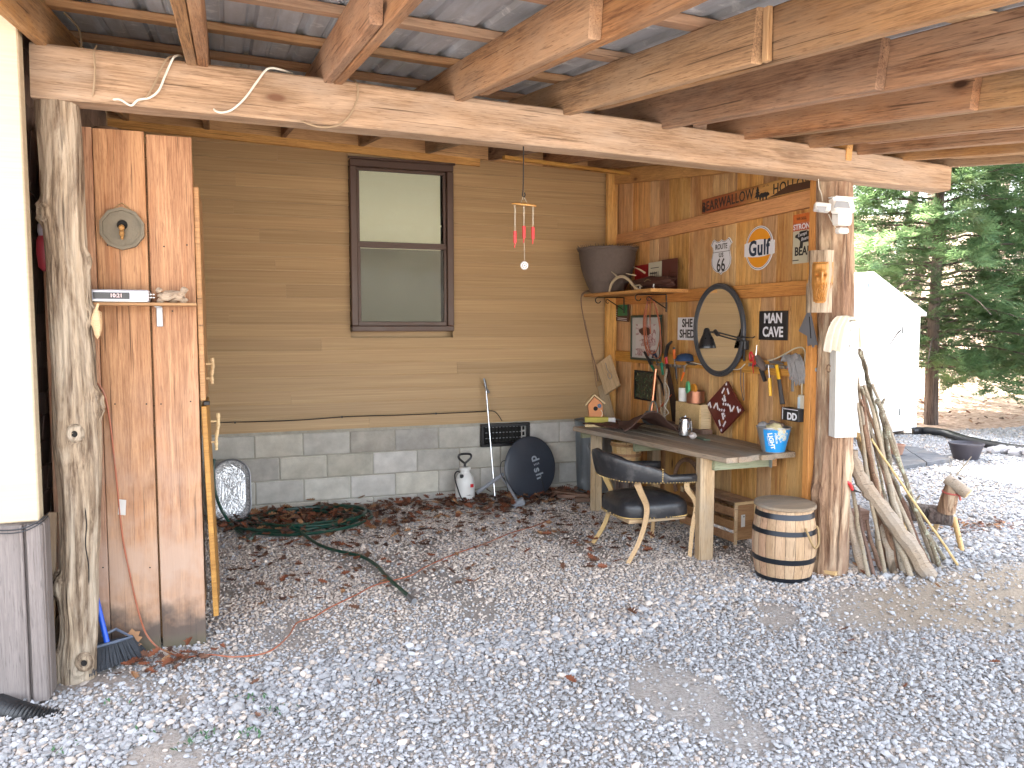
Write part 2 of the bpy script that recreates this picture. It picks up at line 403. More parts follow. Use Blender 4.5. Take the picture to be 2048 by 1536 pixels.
def concrete(name, a, b, sc=8):
    t = NT(name); P = t.obj(); rd = t.rnd()
    off = t.n('ShaderNodeCombineXYZ', None, X=t.math('MULTIPLY', rd, 40), Y=t.math('MULTIPLY', rd, 9), Z=rd).outputs[0]
    Q = t.vmath('ADD', P, off)
    n1 = t.noise(Q, sc, 6, .6); n2 = t.noise(Q, 260, 3, .6)
    c = t.mix(t.mr(n1, .3, .7), a, b); c = t.mix(t.mr(n2, .55, .75, 0, .3), c, (.12, .11, .1))
    c = t.mix(t.mr(t.noise(P, 2.2, 5, .6), .5, .72, 0, .35), c, (.30, .25, .18))
    hsv = t.n('ShaderNodeHueSaturation', None, Color=c, Value=t.mr(rd, 0, 1, .78, 1.22), Hue=t.mr(t.math('FRACT', t.math('MULTIPLY', rd, 13)), 0, 1, .485, .505), Saturation=t.mr(t.math('FRACT', t.math('MULTIPLY', rd, 29)), 0, 1, .5, 1.2))
    t.bump(t.math('ADD', n2, t.math('MULTIPLY', n1, .6)), .4, .004)
    return t.done(hsv.outputs[0], .92, 0, .2)
M_cmu = concrete('concrete_block_face', (.42, .40, .35), (.60, .57, .50))
M_mortar = concrete('mortar', (.38, .36, .31), (.50, .47, .41), 20)

def galv(name, col=(.40, .45, .50), amt=.6, axis=(1, .08, 1), rough=.45, metal=.75, white=(.75, .78, .80)):
    t = NT(name); P = t.obj(); rd = t.rnd()
    off = t.n('ShaderNodeCombineXYZ', None, X=t.math('MULTIPLY', rd, 40), Y=t.math('MULTIPLY', rd, 19), Z=rd).outputs[0]
    Q = t.vmath('ADD', P, off)
    n1 = t.noise(t.vmath('MULTIPLY', Q, axis), 14, 6, .65); n2 = t.noise(Q, 9, 7, .7); n3 = t.noise(Q, 2.2, 4, .6)
    c = t.mix(t.mr(n1, .3, .7), tuple(x * .5 for x in col), col)
    c = t.mix(t.mr(n3, .35, .65, 0, .5), c, tuple(x * .6 for x in col))
    c = t.mix(t.mr(n2, .56, .68, 0, amt), c, white)
    t.bump(n2, .15, .003)
    m = t.math('MULTIPLY', t.mr(n2, .56, .68, 1, .3), metal)
    return t.done(c, t.mr(n1, .3, .7, rough, rough + .25), m)
M_roof = galv('aged_roof_metal', (.62, .68, .76), .75, (1, .06, 1), .45, .3)
M_galv = galv('galvanized_steel', (.55, .62, .68), .25, (1, 1, .1), .3, .85)
M_mirrorframe = plain('charcoal_frame', (.05, .055, .065), .45, bump=.2)
M_steel = plain('steel', (.55, .56, .58), .25, .95, .1)
M_dsteel = plain('dull_steel', (.30, .31, .33), .4, .8, .15)
M_iron = plain('black_iron', (.02, .018, .017), .5, .4, .3, bump=.2)
M_blackp = plain('black_plastic', (.022, .022, .024), .38, 0, .2)
M_whitep = plain('white_plastic', (.78, .78, .76), .35, 0, .03, dirt=(.45, .42, .36), dirt_amt=.15)
M_leather = plain('black_leather', (.022, .023, .027), .36, 0, .3, 30, bump=.25, dirt=(.14, .13, .125), dirt_amt=.45)
M_brass = plain('brass_nail', (.55, .38, .16), .3, .9)
M_red = plain('red_plastic', (.55, .02, .025), .3); M_orange = plain('orange_plastic', (.75, .16, .02), .35)
M_yellow = plain('yellow_plastic', (.75, .42, .02), .35); M_greenp = plain('green_plastic', (.01, .17, .09), .4)
M_cordo = plain('orange_cord', (.36, .11, .055), .5, 0, .2, 30, dirt=(.30, .2, .15), dirt_amt=.7)
M_hose = plain('green_hose', (.006, .050, .034), .38, 0, .2, 30, dirt=(.16, .14, .1), dirt_amt=.3)
M_cordw = plain('white_cord', (.70, .68, .60), .5); M_cordt = plain('tan_cord', (.33, .24, .15), .7, bump=.2)
M_rope = plain('hemp_rope', (.34, .23, .11), .9, 0, .3, 80, bump=.8)
M_blue = plain('blue_plastic', (.01, .09, .60), .35); M_brown = plain('brown_leather', (.075, .03, .022), .6, 0, .3, 18, bump=.4)
M_copper = plain('copper', (.62, .26, .14), .3, .9, .2); M_terra = plain('clay', (.30, .13, .07), .55, 0, .25, 14)
M_cloth = plain('off_white_cloth', (.62, .57, .47), .95, 0, .15, 20, bump=.4); M_greyrag = plain('grey_rag', (.26, .25, .25), .95, 0, .3, 60, bump=.8)
M_winframe = plain('brown_window_frame', (.095, .052, .036), .45, 0, .08); M_blind = plain('cream_blind', (.88, .84, .66), .85, 0, .05, 60)
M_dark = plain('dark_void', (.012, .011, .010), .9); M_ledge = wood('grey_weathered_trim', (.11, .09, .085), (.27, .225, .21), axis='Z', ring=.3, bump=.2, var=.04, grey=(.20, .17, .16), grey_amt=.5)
M_paint_w = plain('white_paint', (.80, .80, .78), .4, 0, .03); M_ink = plain('black_print', (.02, .02, .022), .5)
M_shed = plain('shed_resin', (.80, .79, .76), .5, 0, .02); M_wicker = plain('grey_wicker', (.13, .10, .085), .85, 0, .35, 40, bump=.6)
M_bone = plain('antler', (.62, .52, .36), .5, 0, .2, 20); M_orangep = plain('orange_print', (.80, .32, .02), .4)
M_dishm = plain('dish_grey', (.035, .042, .058), .42, 0, .15, 5, dirt=(.10, .11, .12), dirt_amt=.3)
M_paper = plain('paper', (.72, .70, .66), .8)
t = NT('window_glass'); fr_ = t.n('ShaderNodeFresnel', None, IOR=1.35); tr = t.n('ShaderNodeBsdfTransparent', None, Color=(.93, .95, .93)); gl = t.n('ShaderNodeBsdfGlossy', None, Roughness=.03)
mx = t.n('ShaderNodeMixShader', None, Fac=fr_.outputs[0]); t.t.links.new(tr.outputs[0], mx.inputs[1]); t.t.links.new(gl.outputs[0], mx.inputs[2]); t.t.links.new(mx.outputs[0], t.out.inputs[0]); M_glass = t.mat
t = NT('insect_screen')
tr = t.n('ShaderNodeBsdfTransparent'); mx = t.n('ShaderNodeMixShader', None, Fac=.30); t.done((.14, .13, .11), .6)
t.t.links.new(tr.outputs[0], mx.inputs[1]); t.t.links.new(t.b.outputs[0], mx.inputs[2]); t.t.links.new(mx.outputs[0], t.out.inputs[0]); M_screen = t.mat
t = NT('silvered_glass'); M_mirror = t.done((.85, .87, .85), .03, 1.0)
t = NT('foil'); P = t.obj(); nz = t.noise(P, 55, 6, .7, 2.0); t.bump(nz, .5, .003); M_foil = t.done(t.mix(t.mr(nz, .42, .58), (.30, .31, .33), (.95, .95, .96)), .32, .5)  # sparkle of the crinkles painted in as grey and white

# ------------------------------------------------------------------ ground
def gz(x, y):
    d = .94 * y + .337 * x - 13.5
    h = .010 * noise.noise(Vector((x * .9, y * .9, 3))) + .006 * noise.noise(Vector((x * 3, y * 3, 7)))
    if d > 0: h += .24 * d * min(1, d / 6) * (1 if d < 34 else 34 / d) + .35 * min(1, d / 8) * noise.noise(Vector((x * .12, y * .12, 1)))
    return h
N_ = 210; ii = np.linspace(-1, 1, N_); gx = 3.5 + np.sinh(ii * 5.6) / np.sinh(5.6) * 420; gy = 4.5 + np.sinh(ii * 5.6) / np.sinh(5.6) * 420
m = MB(); vs = [(x, y, gz(x, y) - .0115) for y in gy for x in gx]
m.add(vs, [(j * N_ + i, j * N_ + i + 1, (j + 1) * N_ + i + 1, (j + 1) * N_ + i) for j in range(N_ - 1) for i in range(N_ - 1)])
t = NT('dirt_and_gravel_fines'); P = t.obj(); n1 = t.noise(P, 1.3, 5, .6); n2 = t.noise(P, 70, 5, .7); n3 = t.noise(P, 14, 4, .6)
c = t.mix(t.mr(n2, .3, .7), (.23, .21, .195), (.50, .465, .435)); c = t.mix(t.mr(n1, .4, .65, 0, .5), c, (.36, .29, .23))
s = t.n('ShaderNodeSeparateXYZ', None, Vector=P)
dx = t.math('DIVIDE', t.math('SUBTRACT', s.outputs[0], 4.35), 1.35); dy = t.math('DIVIDE', t.math('SUBTRACT', s.outputs[1], 3.35), .55)
pd = t.math('ADD', t.math('SQRT', t.math('ADD', t.math('MULTIPLY', dx, dx), t.math('MULTIPLY', dy, dy))), t.math('MULTIPLY', n1, .5))
c = t.mix(t.mr(pd, .9, 1.3, .85, 0), c, t.mix(t.mr(n2, .3, .7), (.24, .19, .14), (.42, .35, .27)))
far = t.math('ADD', t.math('MULTIPLY', s.outputs[0], .337), t.math('MULTIPLY', s.outputs[1], .94))
lf = t.mix(t.mr(t.noise(P, 9, 6, .75), .35, .65), (.26, .16, .11), (.66, .50, .40))
c = t.mix(t.mr(t.math('ADD', far, t.math('MULTIPLY', n1, 1.5)), 12.4, 13.2), c, lf)
t.bump(t.math('ADD', n2, n3), .6, .02); M_ground = t.done(c, .95, 0, .2)
tag(m.build('ground', M_ground), 'flat yard of packed gravel and dirt', kind='structure')

# gravel: every stone its own little solid, scattered over the yard
stones = bpy.data.collections.new('gravel_stones')
t = NT('gravel_stone'); at = t.n('ShaderNodeAttribute', {'attribute_type': 'INSTANCER', 'attribute_name': 'col'})
tc = t.n('ShaderNodeTexCoord').outputs['Object']; nz = t.noise(tc, 2.2, 5, .6)
c = t.mix(t.mr(nz, .3, .7, 0, .30), at.outputs[0], (.55, .53, .50)); c = t.mix(t.mr(t.noise(tc, 7, 3, .6), .55, .7, 0, .4), c, (.16, .15, .15))
M_stone = t.done(c, .8, 0, .3)
for k in range(9):
    rr = random.Random(k); bm = bmesh.new()
    for _ in range(20):
        v = Vector((rr.gauss(0, 1), rr.gauss(0, 1), rr.gauss(0, 1))).normalized(); f = rr.uniform(.86, 1.04)
        bm.verts.new((v.x * f * 1.15, v.y * f * rr.uniform(.82, .98), v.z * f * .62))
    bmesh.ops.convex_hull(bm, input=bm.verts); 
    for v in [v for v in bm.verts if not v.link_faces]: bm.verts.remove(v)
    me = bpy.data.meshes.new('stone'); bm.to_mesh(me); bm.free(); me.materials.append(M_stone)
    stones.objects.link(bpy.data.objects.new('stone', me))
rg = np.random.default_rng(5)
def in_view(x, y, mg=1.16):
    dep = x * math.sin(YAW) + y * math.cos(YAW); lat = x * math.cos(YAW) - y * math.sin(YAW)
    return (dep > 1.9) & (np.abs(lat) < dep * .648 * mg + .15)
pts = []; cols = []; scl = []
def scatter(x0, x1, y0, y1, sp, keep, size, layer=0.0, pal='blue'):
    nx, ny = int((x1 - x0) / sp), int((y1 - y0) / sp)
    X, Y = np.meshgrid(x0 + (np.arange(nx) + .5) * sp, y0 + (np.arange(ny) + .5) * sp); X = X.ravel(); Y = Y.ravel()
    X = X + rg.uniform(-.5, .5, X.size) * sp; Y = Y + rg.uniform(-.5, .5, X.size) * sp
    k = in_view(X, Y) & keep(X, Y); X, Y = X[k], Y[k]
    k = ~((X < -.76) & (Y > 3.9)) & ~(Y > 7.1) | (X > 3.9); X, Y = X[k], Y[k]
    k = (Y < 7.0) | (X > 5.6); X, Y = X[k], Y[k]
    n = X.size; s = size * np.exp(rg.normal(0, .30, n)); s = np.clip(s, size * .5, size * 2.3); s = s * (.88 + .38 * np.exp(-((Y - 3.55 - .16 * (X - .5) - .08 * np.sin(X * 2.6)) / .22) ** 2))
    Z = np.array([gz(a, b) for a, b in zip(X, Y)]) - .010 + layer * .8 + s * rg.uniform(-.1, .5, n)
    inner = np.clip((Y + .10 * X - 3.5) / 1.3, 0, 1) * (X < 3.9)
    u = rg.random(n); w = rg.random(n)
    blue = np.stack([.235 + .19 * u, .24 + .19 * u, .255 + .20 * u], 1); tan = np.stack([.37 + .22 * u, .31 + .19 * u, .265 + .165 * u], 1)
    dk = np.stack([.20 + .1 * u, .195 + .1 * u, .20 + .1 * u], 1)
    mixf = (rg.random(n) < (.14 + .72 * inner))[:, None]
    C = np.where(mixf, tan, blue); C = np.where((w < .08)[:, None], dk, C); C = np.where((w > .93)[:, None], C * 1.3, C) * (1 + .30 * inner)[:, None]
    pts.append(np.stack([X, Y, Z], 1)); cols.append(C); scl.append(s)
def dirtpatch(X, Y): return np.hypot((X - 4.35) / 1.35, (Y - 3.35) / .55) + .25 * np.sin(X * 7 + Y * 5) * np.sin(Y * 9 - X * 2)
def nz2(X, Y, f, s): return np.array([noise.noise(Vector((a * f, b * f, s))) for a, b in zip(X, Y)])
k_near = lambda X, Y: ((dirtpatch(X, Y) > .85 + .3 * rg.random(X.size)) & (nz2(X, Y, 1.9, 11) < .36 + .1 * rg.random(X.size))) | (rg.random(X.size) < .12)
scatter(-1.2, 5.6, 1.6, 3.7, .0168, k_near, .0086); scatter(-1.2, 5.6, 1.6, 3.9, .032, k_near, .0120, .006)
scatter(-1.0, 5.8, 3.7, 7.1, .0176, lambda X, Y: (nz2(X, Y, 1.3, 2) > -.32) & k_near(X, Y) | (rg.random(X.size) < .3), .0080)
scatter(-1.0, 5.8, 3.9, 7.1, .048, k_near, .0112, .004)
outk = lambda X, Y: (.337 * X + .94 * Y < 12.6) & ~((X > 7.6) & (Y > 9.0)) & k_near(X, Y)
scatter(3.9, 16, 3.0, 11.5, .034, outk, .017)
P3 = np.concatenate(pts); C3 = np.concatenate(cols); S3 = np.concatenate(scl); n = len(P3)
me = bpy.data.meshes.new('gravel'); me.from_pydata(P3.tolist(), [], []); me.materials.append(M_stone)
a = me.attributes.new('col', 'FLOAT_COLOR', 'POINT'); a.data.foreach_set('color', np.concatenate([C3, np.ones((n, 1))], 1).astype('f').ravel())
a = me.attributes.new('scl', 'FLOAT_VECTOR', 'POINT'); a.data.foreach_set('vector', (S3[:, None] * rg.uniform(.8, 1.2, (n, 3))).astype('f').ravel())
a = me.attributes.new('rot', 'FLOAT_VECTOR', 'POINT'); a.data.foreach_set('vector', np.stack([rg.normal(0, .30, n), rg.normal(0, .30, n), rg.uniform(0, 6.28, n)], 1).astype('f').ravel())
a = me.attributes.new('idx', 'INT', 'POINT'); a.data.foreach_set('value', rg.integers(0, 9, n).astype('i'))
def instancer(name, me, coll):
    o = bpy.data.objects.new(name, me); COL.objects.link(o)
    g = bpy.data.node_groups.new(name, 'GeometryNodeTree')
    g.interface.new_socket('Geometry', in_out='INPUT', socket_type='NodeSocketGeometry'); g.interface.new_socket('Geometry', in_out='OUTPUT', socket_type='NodeSocketGeometry')
    gi, go = g.nodes.new('NodeGroupInput'), g.nodes.new('NodeGroupOutput'); ip = g.nodes.new('GeometryNodeInstanceOnPoints')
    ci = g.nodes.new('GeometryNodeCollectionInfo'); ci.inputs['Collection'].default_value = coll; ci.inputs['Separate Children'].default_value = True; ci.inputs['Reset Children'].default_value = True
    def na(nm, ty):
        q = g.nodes.new('GeometryNodeInputNamedAttribute'); q.data_type = ty; q.inputs[0].default_value = nm
        return [s for s in q.outputs if s.enabled and s.name == 'Attribute'][0]
    L = g.links.new
    L(gi.outputs[0], ip.inputs['Points']); L(ci.outputs[0], ip.inputs['Instance']); ip.inputs['Pick Instance'].default_value = True
    L(na('idx', 'INT'), ip.inputs['Instance Index']); L(na('scl', 'FLOAT_VECTOR'), ip.inputs['Scale'])
    e2r = g.nodes.new('FunctionNodeEulerToRotation'); L(na('rot', 'FLOAT_VECTOR'), e2r.inputs[0]); L(e2r.outputs[0], ip.inputs['Rotation'])
    L(ip.outputs[0], go.inputs[0]); md = o.modifiers.new('scatter', 'NODES'); md.node_group = g
    return o
tag(instancer('gravel', me, stones), 'crushed grey stone covering the yard and carport floor', 'gravel', kind='stuff')
print('gravel stones', n)

# ------------------------------------------------------------------ house
HY = 7.05
house = thing('house', 'tan sided house wall with brown framed window on a grey block foundation behind the carport', 'house', (0, HY, 0))
m = MB(); m.box((1.0, 11.2, 3.5), (9.2, 8.0, 5.6)); m.build('wall_core', M_siding, house)  # upper and right parts out of view, sized to shade the yard
m = MB(); m.box((-2.94, 5.5, 2.7), (4.0, 3.2, 5.2)); m.build('wing_wall_core', M_siding, house)
m = MB(); rp = [(-4.1, 6.1), (1.0, 7.9), (6.05, 6.1), (6.05, 6.25), (1.0, 8.06), (-4.1, 6.25)]
m.prism(rp, -8.3, .35, Matrix.Translation((0, HY - .15, 0)) @ Matrix(((1, 0, 0, 0), (0, 0, -1, 0), (0, 1, 0, 0), (0, 0, 0, 1)))); m.build('roof', plain('unseen_shading_roof', (.12, .09, .08), .9), house)  # out of view, added only to cast shade over the yard
cs = .1155; z = .68; k = 0
WX0, WX1, WZ0, WZ1 = 1.02, 1.95, 1.545, 3.04
rr = random.Random(4)
while z < 3.2:
    segs = [(-.83, WX0 - .002), (WX1 + .002, 5.58)] if (z + cs > WZ0 and z < WZ1) else [(-.83, 5.58)]
    out = []
    for (a, b) in segs:
        cut = rr.uniform(a + .8, b - .5) if b - a > 1.6 and k % 2 == 0 else None
        out += [(a, cut), (cut + .0015, b)] if cut else [(a, b)]
    for (a, b) in out:
        m = MB(); L = b - a
        prof = [(0, -.0), (-.023, 0.0), (-.023, .009), (-.019, .022), (-.003, cs), (0, cs)]      # thick butt edge below, feathering upwards
        vs = [(x, y, zz) for x in (-L / 2, L / 2) for (y, zz) in prof]; q = len(prof)
        m.add(vs, [(i, i + 1, q + i + 1, q + i) for i in range(q - 1)] + [tuple(reversed(range(q))), tuple(range(q, 2 * q))], 0, None, False)
        m.build('siding_course', M_siding, house, Matrix.Translation(((a + b) / 2, HY + .05, z)))
    z += cs; k += 1
# the wall plane proper sits 3 cm behind the butts
# window
fr = MB(); cw = .062
for (x0, x1, z0, z1) in ((WX0, WX1, WZ1 - cw, WZ1), (WX0, WX1, WZ0, WZ0 + .05), (WX0, WX0 + cw, WZ0 + .05, WZ1 - cw), (WX1 - cw, WX1, WZ0 + .05, WZ1 - cw)):
    fr.box(((x0 + x1) / 2, HY + .0, (z0 + z1) / 2), (x1 - x0 - .001, .075, z1 - z0 - .001), ch=.006)
win = fr.build('window', M_winframe, house)
m = MB(); m.box(((WX0 + WX1) / 2, HY - .042, WZ1 + .008), (WX1 - WX0 + .03, .02, .02), ch=.004); m.build('drip_cap', M_winframe, win)
zm = 2.30
for nm, z0, z1, yo in (('upper_sash', zm, WZ1 - cw, .008), ('lower_sash', WZ0 + .05, zm + .01, -.008)):
    m = MB(); a, b = WX0 + cw, WX1 - cw; s_ = .026
    for (x0, x1, zz0, zz1) in ((a, b, z1 - s_, z1), (a, b, z0, z0 + s_ + .012), (a, a + s_, z0 + s_ + .012, z1 - s_), (b - s_, b, z0 + s_ + .012, z1 - s_)):
        m.box(((x0 + x1) / 2, HY + .012 + yo, (zz0 + zz1) / 2), (x1 - x0 - .001, .03, zz1 - zz0 - .001), ch=.003)
    m.build(nm, M_winframe, win)
m = MB(); m.box(((WX0 + WX1) / 2, HY + .022, (zm + WZ1) / 2 - .02), (WX1 - WX0 - 2 * cw, .004, WZ1 - zm - .1)); m.build('pane', M_glass, win)
m = MB(); m.box(((WX0 + WX1) / 2, HY + .012, (zm + WZ0) / 2 + .02), (WX1 - WX0 - 2 * cw, .004, zm - WZ0 - .08)); m.build('pane', M_glass, win)
m = MB(); m.box(((WX0 + WX1) / 2, HY - .004, (zm + WZ0) / 2 + .02), (WX1 - WX0 - 2 * cw - .05, .001, zm - WZ0 - .09)); m.build('insect_screen', M_screen, win)
m = MB(); bw = WX1 - WX0 - 2 * cw - .055
nb = 24; vs = []
for i in range(nb + 1):
    zz = WZ0 + .06 + (WZ1 - WZ0 - .13) * i / nb
    for x in np.linspace(-bw / 2, bw / 2 - .012, 9): vs.append(((WX0 + WX1) / 2 + x - .005, HY + .036 + .003 * math.sin(zz * 9 + x * 4) + .002 * math.sin(x * 19), zz))
m.add(vs, [(i * 9 + j, i * 9 + j + 1, (i + 1) * 9 + j + 1, (i + 1) * 9 + j) for i in range(nb) for j in range(8)])
m.box(((WX0 + WX1) / 2, HY + .031, 2.50), (bw - .02, .006, .016)); m.build('blind', M_blind, win)
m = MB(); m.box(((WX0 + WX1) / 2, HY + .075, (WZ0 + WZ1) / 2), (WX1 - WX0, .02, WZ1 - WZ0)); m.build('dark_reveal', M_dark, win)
# foundation blocks: one object each
m = MB(); m.box((2.3, HY + .09, .33), (6.6, .12, .70)); m.build('mortar_bed', M_mortar, house)
blk = {}
for row in range(4):
    z0 = .665 - (row + 1) * .203; off = .203 if row % 2 else 0
    x = -1.02 + off - .01
    while x < 3.6:
        a, b = max(x, -.84), min(x + .398, 3.62)
        if row == 0 and 2.23 < (a + b) / 2 < 2.72:
            x += .406; continue
        key = round(b - a, 3)
        if key not in blk:
            mm = MB(); n_ = 4; L = b - a
            mm.box((0, 0, 0), (L, .10, .193), ch=.006); blk[key] = mm.mesh('block', M_cmu)
        o = place(bpy.data.objects.new('concrete_block', blk[key]), house, Matrix.Translation(((a + b) / 2, HY + .073 - rr.uniform(0, .004), z0 + .0965)) @ Matrix.Rotation(rr.uniform(-.006, .006), 4, 'Y'))
        x += .406
m = MB(); x0, x1, z0, z1 = 2.21, 2.70, .455, .672
for (a, b, c, d) in ((x0, x1, z1 - .03, z1), (x0, x1, z0, z0 + .03), (x0, x0 + .03, z0 + .03, z1 - .03), (x1 - .03, x1, z0 + .03, z1 - .03)): m.box(((a + b) / 2, HY + .0, (c + d) / 2), (b - a, .05, d - c), ch=.004)
vent = m.build('foundation_vent', M_blackp, house)
m = MB()
for r_ in range(3):
    for c_ in range(12): m.box((x0 + .055 + c_ * .0345, HY + .012, z0 + .055 + r_ * .053), (.022, .01, .034), ch=.002)
m.box(((x0 + x1) / 2, HY + .03, (z0 + z1) / 2), (x1 - x0 - .05, .01, z1 - z0 - .05)); m.build('louver', M_dark, vent)
m = MB()
for r_ in range(3):
    for c_ in range(12): m.box((x0 + .055 + c_ * .0345, HY - .002, z0 + .078 + r_ * .053), (.016, .012, .006))
m.build('louver_lip', M_dsteel, vent)['kind'] = 'stuff'
# bottom trim of the siding
m = MB(); m.box((2.37, HY + .044, .668), (6.38, .014, .022), ch=.003); m.build('starter_strip', M_siding, house)
# ledger
led = None
# cable along the wall
pts_ = [AY(*q, HY - .004) for q in ((428, 845), (520, 843), (600, 840), (700, 833), (800, 830), (900, 826), (960, 823), (985, 822))] + [AY(995, 828, HY - .02), AY(1004, 842, HY - .03)]
m = MB(); m.tube(spline(pts_, 6), .0045, 6)
cab_o = m.build('black_cable', M_blackp); tag(cab_o, 'thin black cable tacked along the tan siding above the block foundation', 'cable')
for q in ((470, 845), (684, 834), (872, 827)):
    p = AY(*q, HY - .008); mm = MB(); mm.box(tuple(p), (.012, .012, .016)); mm.build('clip', M_blackp, cab_o)

# ------------------------------------------------------------------ left wing corner
cn = thing('corner_post', 'pale beige vinyl corner at the far left with a grey wooden wrap below', 'corner trim', (-.85, 3.8, 0))
m = MB(); m.box((-.847, 3.785, 2.4), (.160, .085, 3.24), ch=.006); m.build('corner_board', M_corner, cn)
for k in range(26):
    m = MB(); m.box((-.935, 3.80, .85 + k * .1155), (.2, .10, .112), ch=.004); m.build('siding_course', M_sidpink, cn)
m = MB(); m.box((-.87, 3.84, 0.38), (.225, .12, .78), ch=.01); m.build('lower_wrap', M_ledge, cn)
m = MB(); m.box((-.790, 3.765, .38), (.06, .04, .77), ch=.008); m.box((-.84, 3.772, .38), (.012, .03, .77), ch=.004); m.build('lower_strip', M_ledge, cn)
pts_ = [Vector((-.99, 3.75, .775)), Vector((-.92, 3.742, .755)), Vector((-.85, 3.738, .752)), Vector((-.80, 3.735, .765)), Vector((-.755, 3.74, .79)), Vector((-.745, 3.80, .80))]
m = MB(); m.tube(spline(pts_, 4), .003, 6); m.tube([p + Vector((0, -.004, -.012)) for p in spline(pts_, 4)], .0028, 6)
tag(m.build('wire', M_blackp), 'thin dark wire looped round the grey corner wrap', 'wire')
# shingles on the wing wall
sh = thing('shingle_wall', 'dark cedar shingle wall half hidden behind the left log post', 'wall', (-.86, 4.5, 0))
m = MB(); m.box((-.885, 5.5, 1.7), (.03, 3.1, 3.2)); m.build('sheathing', M_dark, sh)
for r_ in range(25):
    y = 3.885 + rr.uniform(0, .03)
    while y < 4.62:
        w = rr.uniform(.09, .16); z0 = .12 + r_ * .122 + rr.uniform(-.012, .012)
        M = Matrix.Translation((-.862 + rr.uniform(-.003, .003), y + w / 2, z0 + .09)) @ Matrix.Rotation(R(4 + rr.uniform(-1, 2)), 4, 'Y')
        M = M @ Matrix(((0, 0, 1, 0), (0, 1, 0, 0), (-1, 0, 0, 0), (0, 0, 0, 1)))
        board_mb(.19, w - .004, .012, ch=.002, seed=r_ * 9 + y, n=1).build('shingle', M_shing, sh, M); y += w
for r_ in range(25):
    M = Matrix.Translation((-.862, 5.8, .21 + r_ * .122)) @ Matrix.Rotation(R(4), 4, 'Y') @ Matrix(((0, 0, 1, 0), (0, 1, 0, 0), (-1, 0, 0, 0), (0, 0, 0, 1)))
    board_mb(.19, 2.3, .012, ch=.002, seed=r_, n=1).build('shingle_row', M_shing, sh, M)

# ------------------------------------------------------------------ carport roof
def rb(x, y): return 2.775 - .033 * (x + .6) + .137 * (y - 3.9)
RH = .187; YF, YB = 1.25, 7.02
roof = thing('carport_roof', 'rough timber shed roof of rafters and purlins under corrugated metal sheets', 'roof', (1.8, 4.2, 2.8))
RX = [-.72, -.125, .475, 1.12, 1.71, 2.30, 2.84, 3.30, 3.66, 4.02, 4.40]
SPL = [None, 2.2, 2.62, 2.34, 2.30, 2.36, 2.42, 2.2, 2.5, 2.3, None]
rr = random.Random(8)
for i, x in enumerate(RX):
    def rp(y, dx=0): return Vector((x + dx, y, rb(x, y) + RH / 2))
    if SPL[i] is None: board('rafter', rp(YF), rp(YB), RH - .004, .045, M_raft, roof, (1, 0, 0), rough=.003, ch=.005)
    else:
        lap = 1.35 if i == 1 else .9
        board('rafter', rp(SPL[i]), rp(YB), RH - .004 - rr.uniform(0, .006), .045, M_raft, roof, (1, 0, 0), rough=.003, ch=.005)
        board('rafter', rp(YF, .047), rp(SPL[i] + lap + (1.2 if i in (1, 2) else .4), .047), RH - .006, .045, M_raft, roof, (1, 0, 0), rough=.003, ch=.005)
        if i == 4:   # short cleat nailed across the joint
            p = rp(SPL[i] - .025, .012); board('cleat', p + Vector((0, 0, -.088)), p + Vector((0, 0, .088)), .03, .02, M_purl, roof, (1, 0, 0))
# blocking cleats near the beam
for (x, y) in ((2.57, 4.0), (3.45, 4.02), (3.84, 3.98)):
    board('cleat', (x, y, rb(x, y) + .02), (x, y, rb(x, y) + .18), .09, .035, M_purl, roof, (0, 1, 0))
for k, y in enumerate((1.34, 2.05, 2.67, 3.36, 4.03, 4.75, 5.45, 6.15, 6.80)):
    for (a, b) in ((-1.0, 1.9), (1.9, 4.55)):
        z0 = lambda x: rb(x, y) + RH + .019
        board('purlin', (a + .002, y, z0(a)), (b, y, z0(b)), .088, .036, M_purl, roof, (0, -.137, 1), rough=.003, ch=.004)
prof = []
P_ = .2286
sh_w = .9144; x0 = -1.05; i = 0
while x0 < 4.55:
    n4 = 4; xs = []
    for q in range(n4):
        b = q * P_; xs += [(b, 0), (b + .012, .002), (b + .026, .020), (b + .052, .020), (b + .066, .002), (b + .078, 0), (b + .13, 0), (b + .136, .004), (b + .148, .004), (b + .154, 0)]
    xs += [(sh_w, 0), (sh_w + .012, .002), (sh_w + .026, .020), (sh_w + .052, .020), (sh_w + .066, .002)]
    m = MB(); ny = 12; vs = []
    for side in (0, 1):
        for j in range(ny + 1):
            y = (YF - .06) + (YB + .05 - YF + .06) * j / ny
            for (xx, zz) in xs:
                X_ = x0 + xx; vs.append((xx, y - 4, rb(X_, y) + RH + .040 + zz + side * .0012 + (i % 2) * .0016 + .002 * noise.noise(Vector((X_ * 3, y * 2, 0))) - 3))
    q = len(xs)
    for side in (0, 1):
        o_ = side * (ny + 1) * q
        for j in range(ny):
            for k in range(q - 1):
                f = (o_ + j * q + k, o_ + j * q + k + 1, o_ + (j + 1) * q + k + 1, o_ + (j + 1) * q + k)
                m.add([], [], 0); m.f.append(f if side else tuple(reversed(f))); m.m.append(0); m.sm.append(False)
    m.v = vs
    m.build('roof_sheet', M_roof, roof, Matrix.Translation((x0, 4, 3)))
    x0 += sh_w; i += 1
# ledger against the house and a strip of trim below it
board('ledger_board', (-.85, HY - .025, rb(-.85, 7) + .10), (4.5, HY - .025, rb(4.5, 7) + .10), .19, .04, M_girt, roof, (0, 1, 0))
board('ledger_board', (-.85, HY - .028, rb(-.85, 7) + .035 - .06), (2.2, HY - .028, rb(2.2, 7) + .035 - .06), .07, .03, M_girt, roof, (0, 1, 0))
board('nailer', (2.2, 6.35, rb(2.2, 6.35) - .02), (3.5, 6.6, rb(3.5, 6.6) - .02), .05, .03, M_girt, roof, (0, 0, 1))
